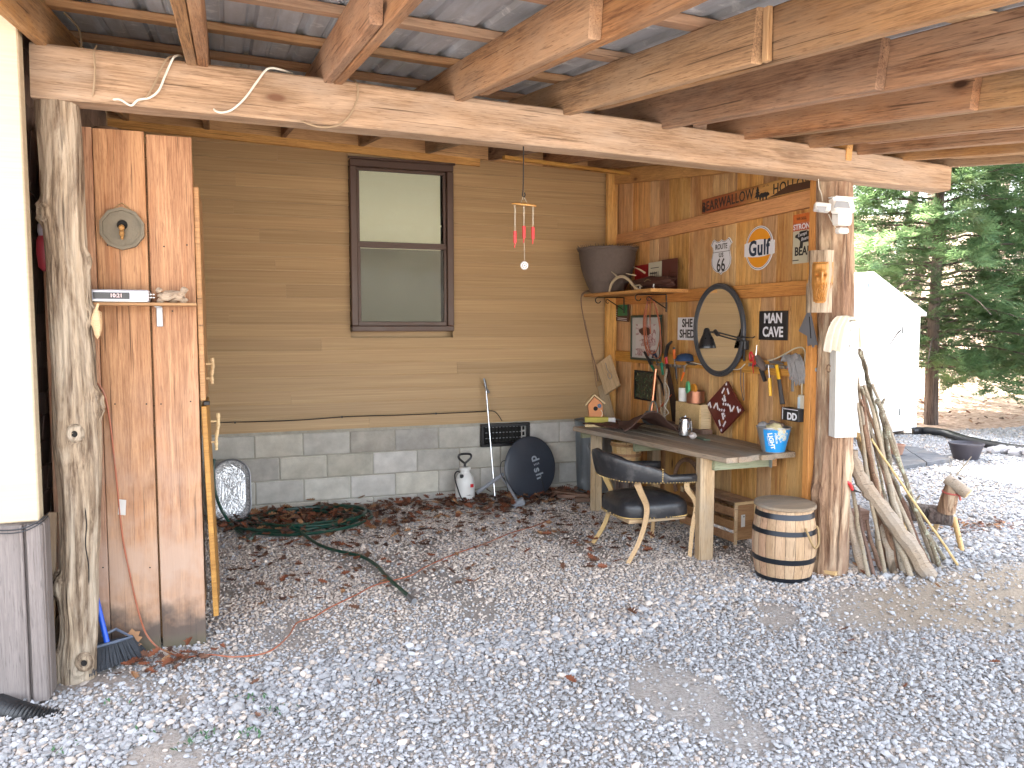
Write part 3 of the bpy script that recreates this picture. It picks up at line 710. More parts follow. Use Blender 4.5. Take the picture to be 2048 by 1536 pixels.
# header rafter on top of the plank wall
board('wall_rafter', (3.57, 3.9, rb(3.6, 3.9) + .03), (3.57, 7.0, rb(3.6, 7.0) - .03), .14, .04, M_girt, roof, (1, 0, 0))

# main beam
bl, br = AY(60, 139, 3.92), AY(1900, 357, 3.92)
beam_o = thing('wooden_beam', 'long rough sawn timber beam across the front of the carport on two log posts', 'beam', (1.8, 4.0, 2.65))
b0, b1 = Vector((bl.x, 3.985, bl.z)), Vector((br.x, 3.985, 2.545))
M = frame((b0 + b1) / 2, b1 - b0, Z=(0, -1, 0))
bL = (b1 - b0).length
mb_ = board_mb(bL, .20, .145, ch=.008, rough=.004, seed=3, step=.10)
# the timber bows a little between the posts
mb_.v = [(x, y * (1.0 - .14 * (2 * x / bL) - .07 * max(0, 2 * x / bL) ** 2) + (.018 * (1 - (2 * x / bL) ** 2)), z) for (x, y, z) in mb_.v]
mb_.build('timber', M_beam, beam_o, M)
# ------------------------------------------------------------------ log posts, traced as real tapering trunks
def log_post(name, prof, Y, mat, label, ridge=.006, knobs=(), base_out=.0, n=84, sub=9, seed=1, ztop=None):
    rows = []
    for (v, uL, uR) in prof:
        a, b = AY(uL, v, Y), AY(uR, v, Y); rows.append(((a.x + b.x) / 2, a.z, (b.x - a.x) / 2))
    rows.sort(key=lambda r: r[1])
    if rows[0][1] > -.03: rows.insert(0, (rows[0][0], -.04, rows[0][2]))
    P = spline([Vector(r) for r in rows], sub); vs = []; k = len(P)
    for i, p in enumerate(P):
        for j in range(n):
            a = 2 * math.pi * j / n; c, s_ = math.cos(a), math.sin(a)
            q = noise.noise(Vector((c * 2.2 + seed, s_ * 2.2, p.y * .7))) * ridge * 1.6 + noise.noise(Vector((c * 7, s_ * 7 + seed, p.y * 1.2))) * ridge * .8 + noise.noise(Vector((c * 4, s_ * 4, p.y * 7 + seed))) * ridge * .5 + (abs(noise.noise(Vector((c * 15, s_ * 15 + seed, p.y * 1.6)))) - .2) * ridge * 1.1
            rr_ = p.z - abs(ridge) * .2 + q
            for (ka, kz, kr, kh) in knobs:
                da = (a - ka + math.pi) % (2 * math.pi) - math.pi
                d = math.hypot(da * p.z, p.y - kz) / kr
                if d < 1: rr_ += kh * (1 - d * d) ** 2 - (kh * 1.1 * max(0, 1 - (d / .38) ** 2) if kh > 0 else 0)
            vs.append((p.x - rows[0][0] + c * rr_, s_ * rr_ * .96, p.y))
    fs = [(i * n + j, i * n + (j + 1) % n, (i + 1) * n + (j + 1) % n, (i + 1) * n + j) for i in range(k - 1) for j in range(n)]
    m = MB(); m.add(vs, fs); m.add(vs[-n:], [tuple(range(n))], 0, None, False)
    o = m.build(name, mat, None, Matrix.Translation((rows[0][0], Y, 0)), sharp=60)
    return tag(o, label, 'post')
LY = 4.0; az = math.radians
postL = log_post('log_post', [(160, 68, 150), (250, 75, 160), (330, 83, 165), (420, 84, 168), (500, 92, 172), (560, 95, 180), (640, 100, 182), (700, 103, 189), (770, 105, 194), (830, 104, 201), (880, 103, 205),
    (950, 112, 204), (1050, 117, 203), (1130, 116, 200), (1190, 112, 199), (1250, 118, 199), (1300, 112, 196), (1340, 108, 195), (1375, 108, 197)], LY, M_logL,
    'crooked weathered log post with knots at the left end of the beam', .008,
    [(az(185), AY(90, 425, LY).z, .07, .035), (az(-5), AY(175, 520, LY).z, .06, .022), (az(-4), AY(195, 630, LY).z, .07, .03), (az(-10), AY(200, 805, LY).z, .09, .03), (az(-85), AY(148, 868, LY).z, .045, .022),
     (az(190), AY(110, 1170, LY).z, .08, .045), (az(-72), AY(168, 1326, LY).z, .045, .02), (az(185), AY(110, 1310, LY).z, .07, .04)], seed=2)
RY = 4.08
postR = log_post('log_post', [(350, 1640, 1697), (420, 1641, 1698), (500, 1642, 1699), (600, 1643, 1699), (700, 1643, 1698), (800, 1640, 1698), (900, 1636, 1696), (950, 1633, 1694), (985, 1628, 1691), (1030, 1630, 1689), (1080, 1632, 1688), (1140, 1629, 1686)],
    RY, M_logR, 'rough reddish log post at the right end of the beam behind the small barrel', .008,
    [(az(-40), AY(1690, 660, RY).z, .05, .018), (az(-95), AY(1660, 735, RY).z, .035, .012), (az(-170), AY(1630, 985, RY).z, .07, .015), (az(-60), AY(1670, 930, RY).z, .06, .012)], seed=9)
def knot_ring(par, u, v, Y, r, mat, tilt=0, hole=True):
    p = AY(u, v, Y); T = Matrix.Translation(p) @ Matrix.Rotation(R(tilt), 4, 'Z') @ BM((0, 0, 0)); m = MB()
    m.lathe([(r * .38, -.004), (r * .45, .008), (r * .7, .012), (r, .004), (r * 1.25, -.012)], 22, T, sy=1.15); m.build('knot', mat, par, sharp=80)
    m = MB(); m.disc(r * .46, .0, 18, T, sy=1.15); m.build('knot_hole', M_dark if hole else M_stickr, par)
knot_ring(postL, 149, 868, LY - .108, .030, M_logL); knot_ring(postL, 168, 1326, LY - .098, .032, M_logL); knot_ring(postL, 84, 424, LY - .045, .032, M_logL, -55, False)
knot_ring(postR, 1661, 737, RY - .095, .020, M_logR, -20); knot_ring(postR, 1690, 660, RY - .080, .024, M_logR, 20, False)
m = MB(); m.tube(spline([AY(*q, LY - .1005) for q in ((170, 1015), (173, 1050), (171, 1090), (177, 1130), (178, 1170))], 4), [.0005] + [.0028] * 15 + [.0005], 6); m.build('crack', M_dark, postL)
# left post: peeling spur beside the shelf
sp_ = AY(192, 645, LY); m = MB(); m.blob((sp_.x + .006, LY - .02, sp_.z), .045, 5, .35, 2, sq=(.5, .5, 1.5)); m.tube([(sp_.x + .005, LY - .03, sp_.z + .05), (sp_.x + .018, LY - .04, sp_.z + .085)], [.009, .005], 7)
m.build('bark_spur', M_sticky, postL)

# ------------------------------------------------------------------ plank wall with girts
PX = 3.62
wall = thing('plank_wall', 'side wall of knotty orange pine planks nailed to three horizontal girts', 'wall', (PX, 5.6, 0))
us = [1213, 1233, 1263, 1297, 1335, 1376, 1421, 1469, 1520, 1581, 1640]
ys = [AX(u, 600, PX).y for u in us]; ys[0] = 7.30; ys[-1] = 4.20
mid = []
for a, b in zip(ys, ys[1:]):
    if a - b > .33: mid += [a, (a + b) / 2]
    else: mid += [a]
mid.append(ys[-1])
rr = random.Random(31)
for a, b in zip(mid, mid[1:]):
    yc = (a + b) / 2; zt = rb(PX, yc) + .03; zb = .03 + rr.uniform(0, .03)
    t_ = .022; M = frame((PX + t_ / 2 + rr.uniform(0, .003), yc, (zt + zb) / 2), (0, 0, 1), Z=(-1, 0, 0))
    board_mb(zt - zb, a - b - .003 - rr.uniform(0, .003), t_, ch=.003, rough=.0012, seed=yc * 3).build('plank', M_plank, wall, M)
m = MB(); m.box((PX + .06, 5.7, 1.5), (.03, 3.1, 2.7)); m.build('backing', M_dark, wall)
GX = PX - .022
for (z1, z0) in ((AX(1262, 463, 3.58).z, AX(1262, 487, 3.58).z), (AX(1500, 569, 3.58).z, AX(1500, 596, 3.58).z), (AX(1550, 722, 3.58).z, AX(1550, 751, 3.58).z)):
    board('girt', (GX, 4.20, (z0 + z1) / 2), (GX, 6.98, (z0 + z1) / 2), z1 - z0, .04, M_girt, wall, (-1, 0, 0))
cp = thing('corner_stud', 'upright pine stud in the back corner where the plank wall meets the siding', 'post', (3.53, 7.0, 0))
board('stud', (3.535, 7.0, .02), (3.535, 7.0, 3.12), .105, .05, M_plank, cp, (0, -1, 0))
jb = thing('jamb_post', 'square brown timber jamb closing the front end of the plank wall', 'post', (3.56, 4.2, 0))
board('stud', (3.568, 4.170, .0), (3.568, 4.170, 2.66), .075, .055, M_girt, jb, (0, -1, 0))

# ------------------------------------------------------------------ cedar board cabinet on the left
cab = thing('cabinet', 'tall cabinet of orange cedar boards with soot at its foot beside the left log post', 'cabinet', (-.45, 4.5, 0))
CY = 4.2
e0, e1, e2, e3 = -.80, AY(189, 600, CY).x - .012, AY(289, 280, CY).x, AY(384, 275, CY).x
e1 = AY(200, 700, CY).x; e2 = AY(304, 700, CY).x; e3 = AY(395, 700, CY).x
zt1, zt2 = AY(240, 259, CY).z, AY(335, 272, CY).z
for (a, b, zt, dx) in ((e0, e1 - .0015, zt1, 0), (e1 + .0015, e2 - .005, zt1 - .002, .0), (e2 + .004, e3, zt2, 0)):
    board('board', ((a + b) / 2 + dx, CY + .014, -.02), ((a + b) / 2, CY + .014, zt), b - a, .028, M_cab, cab, (0, -1, 0), rough=.0015, ch=.003)
m = MB(); m.box((-.47, 4.55, 1.25), (.62, .62, 2.44)); m.build('carcass', M_cab2, cab)
for (zz, xs) in ((1.0, (.0,)),):
    pass
nl = MB()
for (u, v) in ((215, 490), (328, 493), (374, 490), (230, 808), (293, 808), (322, 808), (381, 803), (345, 622), (206, 1135), (300, 1135)):
    p = AY(u, v, CY); nl.lathe([(0, .002), (.0035, .0015), (.004, 0)], 8, BM((p.x, CY - .0005, p.z)))
nl = nl.build('nail_heads', M_iron, cab); nl['kind'] = 'stuff'
d1 = MB(); d1.box((0, .29, .525), (.026, .58, 1.05), ch=.003)
o = d1.build('upper_door', M_cab2, cab, Matrix.Translation((-.128, 4.215, 1.225)) @ Matrix.Rotation(R(-.3), 4, 'Y'))
def stick_handle(p0, p1, xd, par):
    p0, p1 = Vector(p0), Vector(p1); m = MB(); P = spline([p0, (p0 * 2 + p1) / 3 + Vector((.004, 0, 0)), (p0 + p1 * 2) / 3 - Vector((.003, 0, 0)), p1], 4)
    m.tube(P, [.009 + .002 * math.sin(i * 2.1) for i in range(len(P))], 7)
    for k in (.22, .78):
        q = p0.lerp(p1, k); m.tube([q, Vector((xd, q.y, q.z))], .006, 6)
    m.build('handle', M_pale, par)
stick_handle(AY(424, 716, 4.45), AY(425, 768, 4.45), -.12, o)
d2 = MB(); d2.box((0, .29, -.54), (.026, .58, 1.08), ch=.003)
o = d2.build('lower_door', M_cab2, cab, Matrix.Translation((-.126, 4.22, 1.195)) @ Matrix.Rotation(R(-1.6), 4, 'Y'))
stick_handle(AY(436, 826, 4.4), AY(433, 900, 4.4), -.10, o)
m = MB(); m.box((-.112, 4.24, 1.21), (.03, .03, .02), ch=.002); m.build('latch', M_iron, cab)
# shelf
zs = AY(300, 608, 4.04).z
sf = thing('small_shelf', 'narrow wooden shelf nailed across the cedar cabinet boards', 'shelf', (-.36, 4.12, zs))
a, b = AY(186, 608, 4.04).x, AY(393, 608, 4.04).x
board('shelf_board', (a, 4.115, zs), (b, 4.115, zs), .15, .014, M_crate, sf, (0, 0, 1))
p = AY(319, 635, 4.18); m = MB(); m.box((p.x, 4.188, zs - .055), (.028, .006, .10), ch=.002); m.box((p.x, 4.14, zs - .011), (.028, .10, .005), ch=.001); m.build('bracket', M_dsteel, sf)
# radio
rx0, rx1 = AY(182, 590, 4.06).x, AY(298, 590, 4.06).x
rd = thing('radio', 'slim silver under-cabinet radio lying on the small cabinet shelf', 'radio', ((rx0 + rx1) / 2, 4.1, zs + .008))
m = MB(); zc = zs + .008 + .029; xc = (rx0 + rx1) / 2; W = rx1 - rx0
m.box((xc, 4.10, zc), (W, .11, .056), ch=.005); m.build('case', plain('silver_plastic', (.42, .42, .47), .35, .3), rd)
m = MB(); m.box((xc - .035, 4.043, zc), (.15, .004, .03), ch=.001); m.build('display', M_blackp, rd)
m = MB(); text_mb(m, '10:21', .024, BM((xc - .015, 4.0405, zc)), bold=.0004); m.build('digits', plain('lit_digits', (.7, .5, .5), .5), rd)
for r_ in range(2):
    for k in range(9): m = MB(); m.box((xc + .05 + k * .0115, 4.043, zc - .007 + r_ * .014), (.008, .005, .005), ch=.001); m.build('button', M_paint_w, rd)
m = MB(); m.box((xc, 4.044, zc - .023), (W - .012, .004, .006), ch=.001); m.build('trim', M_paint_w, rd)
# weathered bone-like wood chunk
p = AY(344, 592, 4.1)
m = MB(); m.blob((0, 0, .035), .035, 3, .45, 3, sq=(1.7, .9, .8), fr=2.4)
for (x, z, s_) in ((-.055, .062, .014), (.055, .064, .017), (-.05, .012, .016), (.052, .016, .018), (0, .05, .012)): m.blob((x, -.005, z), s_, 7, .4, 2)
tag(m.build('driftwood_chunk', M_stickb, None, Matrix.Translation((p.x, 4.1, zs + .004))), 'grey bone shaped chunk of driftwood on the small cabinet shelf', 'driftwood')
# decagonal birdhouse plaque
p = AY(244, 457, CY - .03); pl = thing('birdhouse_plaque', 'round grey ten-sided birdhouse front with a perch hung on the cedar boards', 'birdhouse', (p.x, CY, p.z))
Rp = .100; dec = lambda r: [(r * math.cos(2 * math.pi * k / 10 + .3), r * math.sin(2 * math.pi * k / 10 + .3)) for k in range(10)]
Mg = plain('grey_barnwood', (.17, .145, .105), .85, 0, .3, 12, bump=.4)
B_ = BM((p.x, CY - .002, p.z)); m = MB()
outer, inner = dec(Rp), dec(Rp * .86)
for k in range(10):
    q = (k + 1) % 10; vs = [(*outer[k], 0), (*outer[q], 0), (*outer[q], .034), (*outer[k], .034), (*inner[k], 0), (*inner[q], 0), (*inner[q], .034), (*inner[k], .034)]
    m.add(vs, [(0, 1, 2, 3), (3, 2, 6, 7), (5, 4, 7, 6)], 0, B_, False)
m.build('rim', Mg, pl)
m = MB(); hole = [(.024 * math.cos(a), .018 + .024 * math.sin(a)) for a in np.linspace(0, 2 * math.pi, 20, endpoint=False) + .3]
ring = [(Rp * .86 * math.cos(a), Rp * .86 * math.sin(a)) for a in np.linspace(0, 2 * math.pi, 20, endpoint=False) + .3]
vs = [(x, y, .020) for x, y in hole + ring] + [(x, y, .004) for x, y in hole]
m.add(vs, [(i, 20 + i, 20 + (i + 1) % 20, (i + 1) % 20)[::-1] for i in range(20)] + [(i, (i + 1) % 20, 40 + (i + 1) % 20, 40 + i) for i in range(20)], 0, B_, False)
m.build('face', Mg, pl)
m = MB(); m.disc(.05, .003, 20, B_); m.build('hole_back', M_dark, pl)
m = MB(); m.tube([(0, -.012, .02), (0, -.03, .05)], .007, 8, M=B_); m.blob((0, .002, .045), .013, 2, .2, 2, M=B_, sq=(1, 1.2, 1)); m.blob((0, -.022, .04), .013, 4, .2, 2, M=B_, sq=(.9, 1.6, 1)); m.blob((0, -.045, .035), .008, 4, .2, 2, M=B_)
m.build('carved_bird', M_cab2, pl)
m = MB(); m.tube([B_ @ Vector(q) for q in ((-.04, .085, .012), (-.012, .115, .006), (0, .122, .004), (.014, .113, .006), (.045, .083, .012))], .0022, 6); m.build('twine', M_rope, pl)
# clay pot on top
p = AY(213, 238, 4.5); zt = AY(213, 256, 4.5).z
m = MB(); m.lathe([(0, 0), (.05, 0), (.068, .03), (.066, .06), (.052, .082), (.056, .10), (.062, .112), (.055, .112), (.045, .085), (0, .05)], 22)
tag(m.build('clay_pot', plain('dusty_clay', (.22, .13, .08), .8, 0, .3, 14), None, Matrix.Translation((p.x, 4.5, 2.472))), 'small brown clay pot standing on top of the cedar cabinet', 'pot')

# ------------------------------------------------------------------ cords, broom, stick, lantern, drain pipe at the left
cord = [AY(*q, CY - .012) for q in ((187, 763), (200, 772), (212, 800), (222, 860), (231, 940), (238, 1010), (246, 1080), (260, 1150), (276, 1220))]
cord += [AY(290, 1263, 4.12), AY(308, 1288, 4.09)] + [G(*q, .010) for q in ((330, 1302), (366, 1312), (420, 1311), (473, 1314), (536, 1301), (576, 1274), (594, 1247), (625, 1234), (660, 1216), (712, 1192), (752, 1170), (820, 1154), (852, 1136), (912, 1108), (972, 1088), (1020, 1068), (1068, 1052), (1100, 1040))]
for i, p in enumerate(cord):
    if i > 11: p.z = gz(p.x, p.y) + .012 + (.004 if i % 3 else -.004)
cord = spline(cord, 7)
m = MB(); m.tube(cord, .0042, 7); oc = m.build('extension_cord', M_cordo); tag(oc, 'long orange extension cord hanging beside the left log and trailing over the gravel', 'cord')
p = AY(241, 1010, CY - .02); m = MB(); m.box((0, 0, 0), (.038, .0015, .075), Matrix.Rotation(R(5), 4, 'Y')); m.box((0, -.001, .02), (.026, .001, .003)); m.box((0, -.001, .01), (.026, .001, .003)); m.box((0, -.001, -.005), (.02, .001, .012)); m.build('tag', M_paper, oc, Matrix.Translation((p.x + .006, CY - .018, p.z - .012)) @ Matrix.Rotation(R(-25), 4, 'Z'))
# broom standing upside... head down beside the post
br = G(238, 1332); bro = thing('broom', 'blue handled broom with grey bristles standing behind the foot of the left log', 'broom', (br.x, 4.08, 0))
Mb = plain('grey_bristle', (.045, .05, .06), .8, 0, .4, 60, bump=.8)
top0, top1 = AY(180, 1292, 4.06), AY(264, 1272, 4.12); bot0, bot1 = G(172, 1348), G(292, 1306)
m = MB(); rr = random.Random(3)
for k in range(260):
    s_ = rr.random(); d = rr.uniform(-.022, .022)
    a = top0.lerp(top1, s_) + Vector((0, d, 0)); b = bot0.lerp(bot1, s_) + Vector((rr.uniform(-.01, .01), d * 2.2 - .01, rr.uniform(.0, .01))); b.z = rr.uniform(.0, .014)
    w = Vector((.0022, 0, 0)); m.add([a - w, a + w, b + w * 1.2, b - w * 1.2], [(0, 1, 2, 3)], 0, None, False)
bb = m.build('bristles', Mb, bro); bb['kind'] = 'stuff'
m = MB(); m.add([top0 + Vector((0, -.018, 0)), top1 + Vector((0, -.018, 0)), bot1 + Vector((0, -.03, 0)), bot0 + Vector((0, -.03, 0)), top0 + Vector((0, .018, 0)), top1 + Vector((0, .018, 0)), bot1 + Vector((0, .03, 0)), bot0 + Vector((0, .03, 0))], [(0, 1, 2, 3), (7, 6, 5, 4), (1, 5, 6, 2), (4, 0, 3, 7)], 0, None, False); m.build('bristle_core', Mb, bro)
q0, q1 = AY(196, 1293, 4.05), AY(264, 1274, 4.08); q2, q3 = AY(232, 1258, 4.14), AY(203, 1272, 4.12)
m = MB(); m.tube([q3, q2, q1, q1.lerp(q0, .5), q0, AY(176, 1300, 4.05)], .007, 8); m.build('head_rim', plain('blue_grey_plastic', (.13, .16, .22), .4), bro)
m = MB(); m.tube([AY(214, 1284, 4.07), AY(203, 1240, 4.09), AY(160, 1060, 4.12)], .0125, 12); m.build('handle', M_blue, bro)
# thin board standing left of the post
board('wood_strip', AY(98, 1330, 4.02), AY(106, 1024, 4.06), .04, .02, M_leg, None, (0, -1, 0)); o = bpy.context.scene.objects['wood_strip']; tag(o, 'thin strip of bare wood leaning behind the left log post', 'board')
# lantern between shingles and the log
p = AY(88, 480, 4.12); ln = thing('hanging_lantern', 'small red lantern with a clear glass globe hanging behind the left log', 'lantern', tuple(p))
m = MB(); m.lathe([(0, .0), (.012, -.002), (.024, -.03), (.026, -.055), (.02, -.08), (.0, -.082)], 18, Matrix.Translation(p + Vector((0, 0, .095)))); m.build('glass_globe', plain('pale_glass', (.45, .42, .50), .1), ln)
m = MB(); m.lathe([(0, .02), (.022, .018), (.03, 0), (.034, -.05), (.028, -.12), (.012, -.14), (0, -.14)], 18, Matrix.Translation(p)); m.build('lantern_body', plain('dull_red_paint', (.38, .04, .06), .45), ln)
m = MB(); m.tube([p + Vector((0, 0, .09)), p + Vector((-.03, .0, .2)), p + Vector((-.075, 0, .24))], .002, 5); m.build('hanging_wire', M_iron, ln)
# corrugated drain pipe
P = spline([Vector(G(-130, 1370, .02)), Vector(G(-40, 1402, .0)), Vector(G(40, 1432, -.018)), Vector(G(125, 1450, -.065))], 26); m = MB()
m.tube(P, [.052 + (.006 if i % 2 else -.003) for i in range(len(P))], 18)
tag(m.build('drain_pipe', M_blackp, sharp=80), 'black corrugated drain pipe running into the gravel below the grey corner', 'pipe')

# ------------------------------------------------------------------ things along the back wall
# oval foil lined tub
p = AY(462, 983, 6.78); tb = thing('oval_tub', 'shiny oval foil lined tub propped on its edge against the block wall', 'tub', (p.x, 6.9, 0))
ctr = Vector((AY(464, 983, 6.82).x, 6.84, AY(464, 983, 6.82).z)); M = Matrix.Translation(ctr) @ Matrix.Rotation(R(80), 4, 'X') @ Matrix.Rotation(R(0), 4, 'Z')
def stadium(w, h, n=10):
    r = w / 2; c = h / 2 - r
    return [(r * math.cos(a), c + r * math.sin(a)) for a in np.linspace(0, math.pi, n)] + [(r * math.cos(a), -c + r * math.sin(a)) for a in np.linspace(math.pi, 2 * math.pi, n)]
def loft(m, secs, M=None, mi=0, cap=True):
    n = len(secs[0]); vs = [p for s_ in secs for p in s_]
    m.add(vs, [(i * n + j, i * n + (j + 1) % n, (i + 1) * n + (j + 1) % n, (i + 1) * n + j) for i in range(len(secs) - 1) for j in range(n)], mi, M)
    if cap: m.add(secs[-1], [tuple(range(n))], mi, M, False)
st = lambda w, h, z: [(x, y, z) for x, y in stadium(w, h)]
m = MB(); loft(m, [st(.22, .44, .0), st(.27, .50, .11), st(.295, .525, .112), st(.295, .525, .104)], M, cap=False); m.build('shell', M_galv, tb)
m = MB(); rj = random.Random(41); vs = []; nr_, nk_ = 24, 64
for i in range(nr_ + 1):
    k_ = .03 + .97 * i / nr_; a_ = i * .1
    for x, y in stadium(.266 * k_ + .001, .23 * (1 - k_) * 0 + .266 * k_ + (.498 - .266) * max(.02, k_), nk_ // 2): vs.append((x + rj.uniform(-.003, .003) * (i < nr_), y + rj.uniform(-.003, .003) * (i < nr_), (.088 + .022 * max(0, k_ - .8) / .2) + (rj.uniform(-.0016, .0016) if i < nr_ else 0)))
m.add(vs, [(i * nk_ + j, i * nk_ + (j + 1) % nk_, (i + 1) * nk_ + (j + 1) % nk_, (i + 1) * nk_ + j) for i in range(nr_) for j in range(nk_)], 0, M, False)
m.build('foil_lining', M_foil, tb)
m = MB(); P = [M @ Vector((x, y, .112)) for x, y in stadium(.285, .515, 14)]; m.tube(P + [P[0]], .008, 8, cap=False); m.build('rim', M_dsteel, tb)
# garden hose
rr = random.Random(12); C0 = G(604, 1046); hp = []
for k in range(8 * 26):
    a = k / 26 * 2 * math.pi; w = 1 + .16 * math.sin(k / 26 * 2.3) + .05 * math.sin(k * .33)
    lift = .02 + .028 * abs(math.sin(k / 26 * 1.9)) * (1 + .6 * math.sin(a + k * .05)) + (k // 26) * .0025
    hp.append(Vector((C0.x + (.44 + .05 * math.sin(k * .021 + 1)) * w * math.cos(a) + .05 * math.sin(k * .13), C0.y + (.34 + .05 * math.cos(k * .03)) * w * math.sin(a) + .04 * math.cos(k * .17) + .02, lift * .75)))
start = [AY(428, 918, 6.55), AY(427, 950, 6.52), AY(432, 990, 6.5), AY(446, 1025, 6.45), G(468, 1055, .02), G(500, 1078, .015)]
end = [G(585, 1052, .07), G(600, 1062, .05), G(625, 1082, .02), G(660, 1098, .015), G(720, 1112, .014), G(752, 1130, .014), G(775, 1155, .013), G(822, 1196, .013)]
m = MB(); m.tube(spline(start + hp[16:-1:2] + end, 3), .0115, 8); hs = m.build('garden_hose', M_hose); tag(hs, 'dark green garden hose coiled on the gravel with its end stretched towards the camera', 'hose')
m = MB(); a, b = G(818, 1192, .014), G(829, 1202, .014); m.tube([a, b], .016, 12); m.build('hose_fitting', M_dsteel, hs)
# pump sprayer
p = G(930, 1003); sx_, sy_ = p.x, 6.82; sp = thing('pump_sprayer', 'white garden pump sprayer with black handle standing at the block wall', 'sprayer', (sx_, sy_, 0))
T = Matrix.Translation((sx_, sy_, 0))
m = MB(); m.lathe([(0, .005), (.075, .005), (.088, .02), (.09, .12), (.088, .19), (.075, .235), (.05, .262), (.04, .275), (.04, .29), (.052, .296), (.052, .315), (.03, .322), (0, .322)], 28, T); m.build('tank', M_whitep, sp)
m = MB(); m.tube([(sx_, sy_, .32), (sx_, sy_, .36)], .012, 10)
hp_ = [(-.005, .355), (-.03, .375), (-.055, .40), (-.058, .425), (-.03, .438), (.03, .438), (.058, .425), (.055, .40), (.03, .375), (.005, .355)]
m.tube(spline([Vector((sx_ + a, sy_, b)) for a, b in hp_], 3), .0105, 8); m.build('pump_handle', M_blackp, sp)
m = MB(); P = spline([Vector((sx_ - .05, sy_ - .01, .275)), Vector((sx_ - .08, sy_ - .02, .285)), Vector((sx_ - .105, sy_ - .03, .25)), Vector((sx_ - .09, sy_ - .06, .15)), Vector((sx_ - .05, sy_ - .11, .04)), Vector((sx_ + .05, sy_ - .17, .018)), Vector((sx_ + .22, sy_ - .2, .015)), Vector((sx_ + .36, sy_ - .18, .02))], 8)
m.tube(P, .006, 7); m.box((sx_ - .045, sy_ - .05, .245), (.03, .03, .03), ch=.004); m.build('wand_hose', M_blackp, sp)
m = MB(); m.box((sx_ + .04, sy_ - .084, .16), (.03, .006, .03), Matrix.Identity(4), ch=.002); m.build('red_mark', M_red, sp)
# steel walking pole
a, b = G(996, 1003), AY(972, 775, 7.0); po = thing('steel_pole', 'thin silver pole with grey grip leaning on the siding left of the dish', 'pole', (a.x, a.y, 0))
m = MB(); m.tube([Vector((a.x, 6.80, .0)), b], [.006, .008], 8); m.build('shaft', M_steel, po)
m = MB(); m.tube([b, AY(968, 757, 7.02)], [.013, .011], 8); q = AY(975, 779, 6.985); m.tube([q + Vector((-.02, 0, .02)), q + Vector((.015, 0, -.03))], .012, 8); m.build('grip', M_dsteel, po)
m = MB(); m.tube([Vector((a.x, 6.80, 0)), Vector((a.x - .002, 6.805, .03))], .007, 7); m.build('tip', M_blackp, po)
# satellite dish
c_ = AY(1062, 936, 6.78); dh = thing('satellite_dish', 'dark grey satellite dish lettered dish leaning against the foundation under the vent', 'satellite dish', (c_.x, 6.85, 0))
M = Matrix.Translation((c_.x, 6.79, c_.z + .004)) @ Matrix.Rotation(R(12), 4, 'Z') @ Matrix.Rotation(R(80), 4, 'X') @ Matrix.Rotation(R(-20), 4, 'Z')
prof = [(0, .035)] + [(.275 * math.sin(k / 10 * math.pi / 2) if 0 else .275 * k / 10, .035 * (1 - (k / 10) ** 2)) for k in range(1, 11)] + [(.280, -.006), (.277, -.012)]
m = MB(); m.lathe(prof, 56, M, sx=1.0, sy=1.04); m.lathe([(.277, -.012), (.2, .006), (0, .022)], 40, M, sy=1.04); m.build('reflector', M_dishm, dh, sharp=60)
Mdt = plain('pale_dish_print', (.33, .37, .42), .6)
Mt = Matrix.Translation((c_.x, 6.79, c_.z + .004)) @ Matrix.Rotation(R(12), 4, 'Z') @ Matrix.Rotation(R(80), 4, 'X') @ Matrix.Translation((.052, .0, .0335)) @ Matrix.Rotation(R(-78), 4, 'Z')
m = MB()
text_mb(m, 'd', .115, Mt @ Matrix.Translation((-.082, .0, 0)), depth=.0012, bold=.0022); text_mb(m, 's', .115, Mt @ Matrix.Translation((.026, -.008, 0)), depth=.0012, bold=.0022); text_mb(m, 'h', .115, Mt @ Matrix.Translation((.088, .0, -.002)), depth=.0012, bold=.0022)
for k in range(4): m.tube([Mt @ Vector((-.036 + abs(1.5 - k) * .0 + q * .009, -.028 + k * .0165 + .004 * math.sin(q * 1.2), .001)) for q in range(3)], .0032, 6)
m.build('lettering', Mdt, dh)
Mar = plain('grey_bracket_paint', (.30, .32, .36), .45)
m = MB(); m.tube([AY(955, 985, 6.72), AY(1006, 948, 6.82)], .018, 10); m.tube([AY(1003, 952, 6.80), AY(1020, 978, 6.66), AY(1036, 1004, 6.48)], .014, 10, flat=.7); m.build('arm', Mar, dh)
q = G(1044, 1015, .02); m = MB(); m.box((0, 0, 0), (.115, .07, .06), Matrix.Translation((q.x + .01, 6.46, .032)) @ Matrix.Rotation(R(-28), 4, 'Y') @ Matrix.Rotation(R(-20), 4, 'Z'), ch=.01); m.build('foot', Mar, dh)
m = MB(); m.tube(spline([AY(1010, 962, 6.7), AY(1001, 945, 6.7), AY(1003, 925, 6.72), AY(1013, 920, 6.72)], 6), .004, 6); m.tube(spline([AY(1008, 955, 6.70), AY(1014, 972, 6.62), AY(1016, 985, 6.60)], 4), .004, 6)
m.tube(spline([M @ Vector((.1, -.05, .04)), M @ Vector((.14, -.12, .04)), M @ Vector((.19, -.2, .03))], 4), .004, 6); m.build('cable', M_blackp, dh)
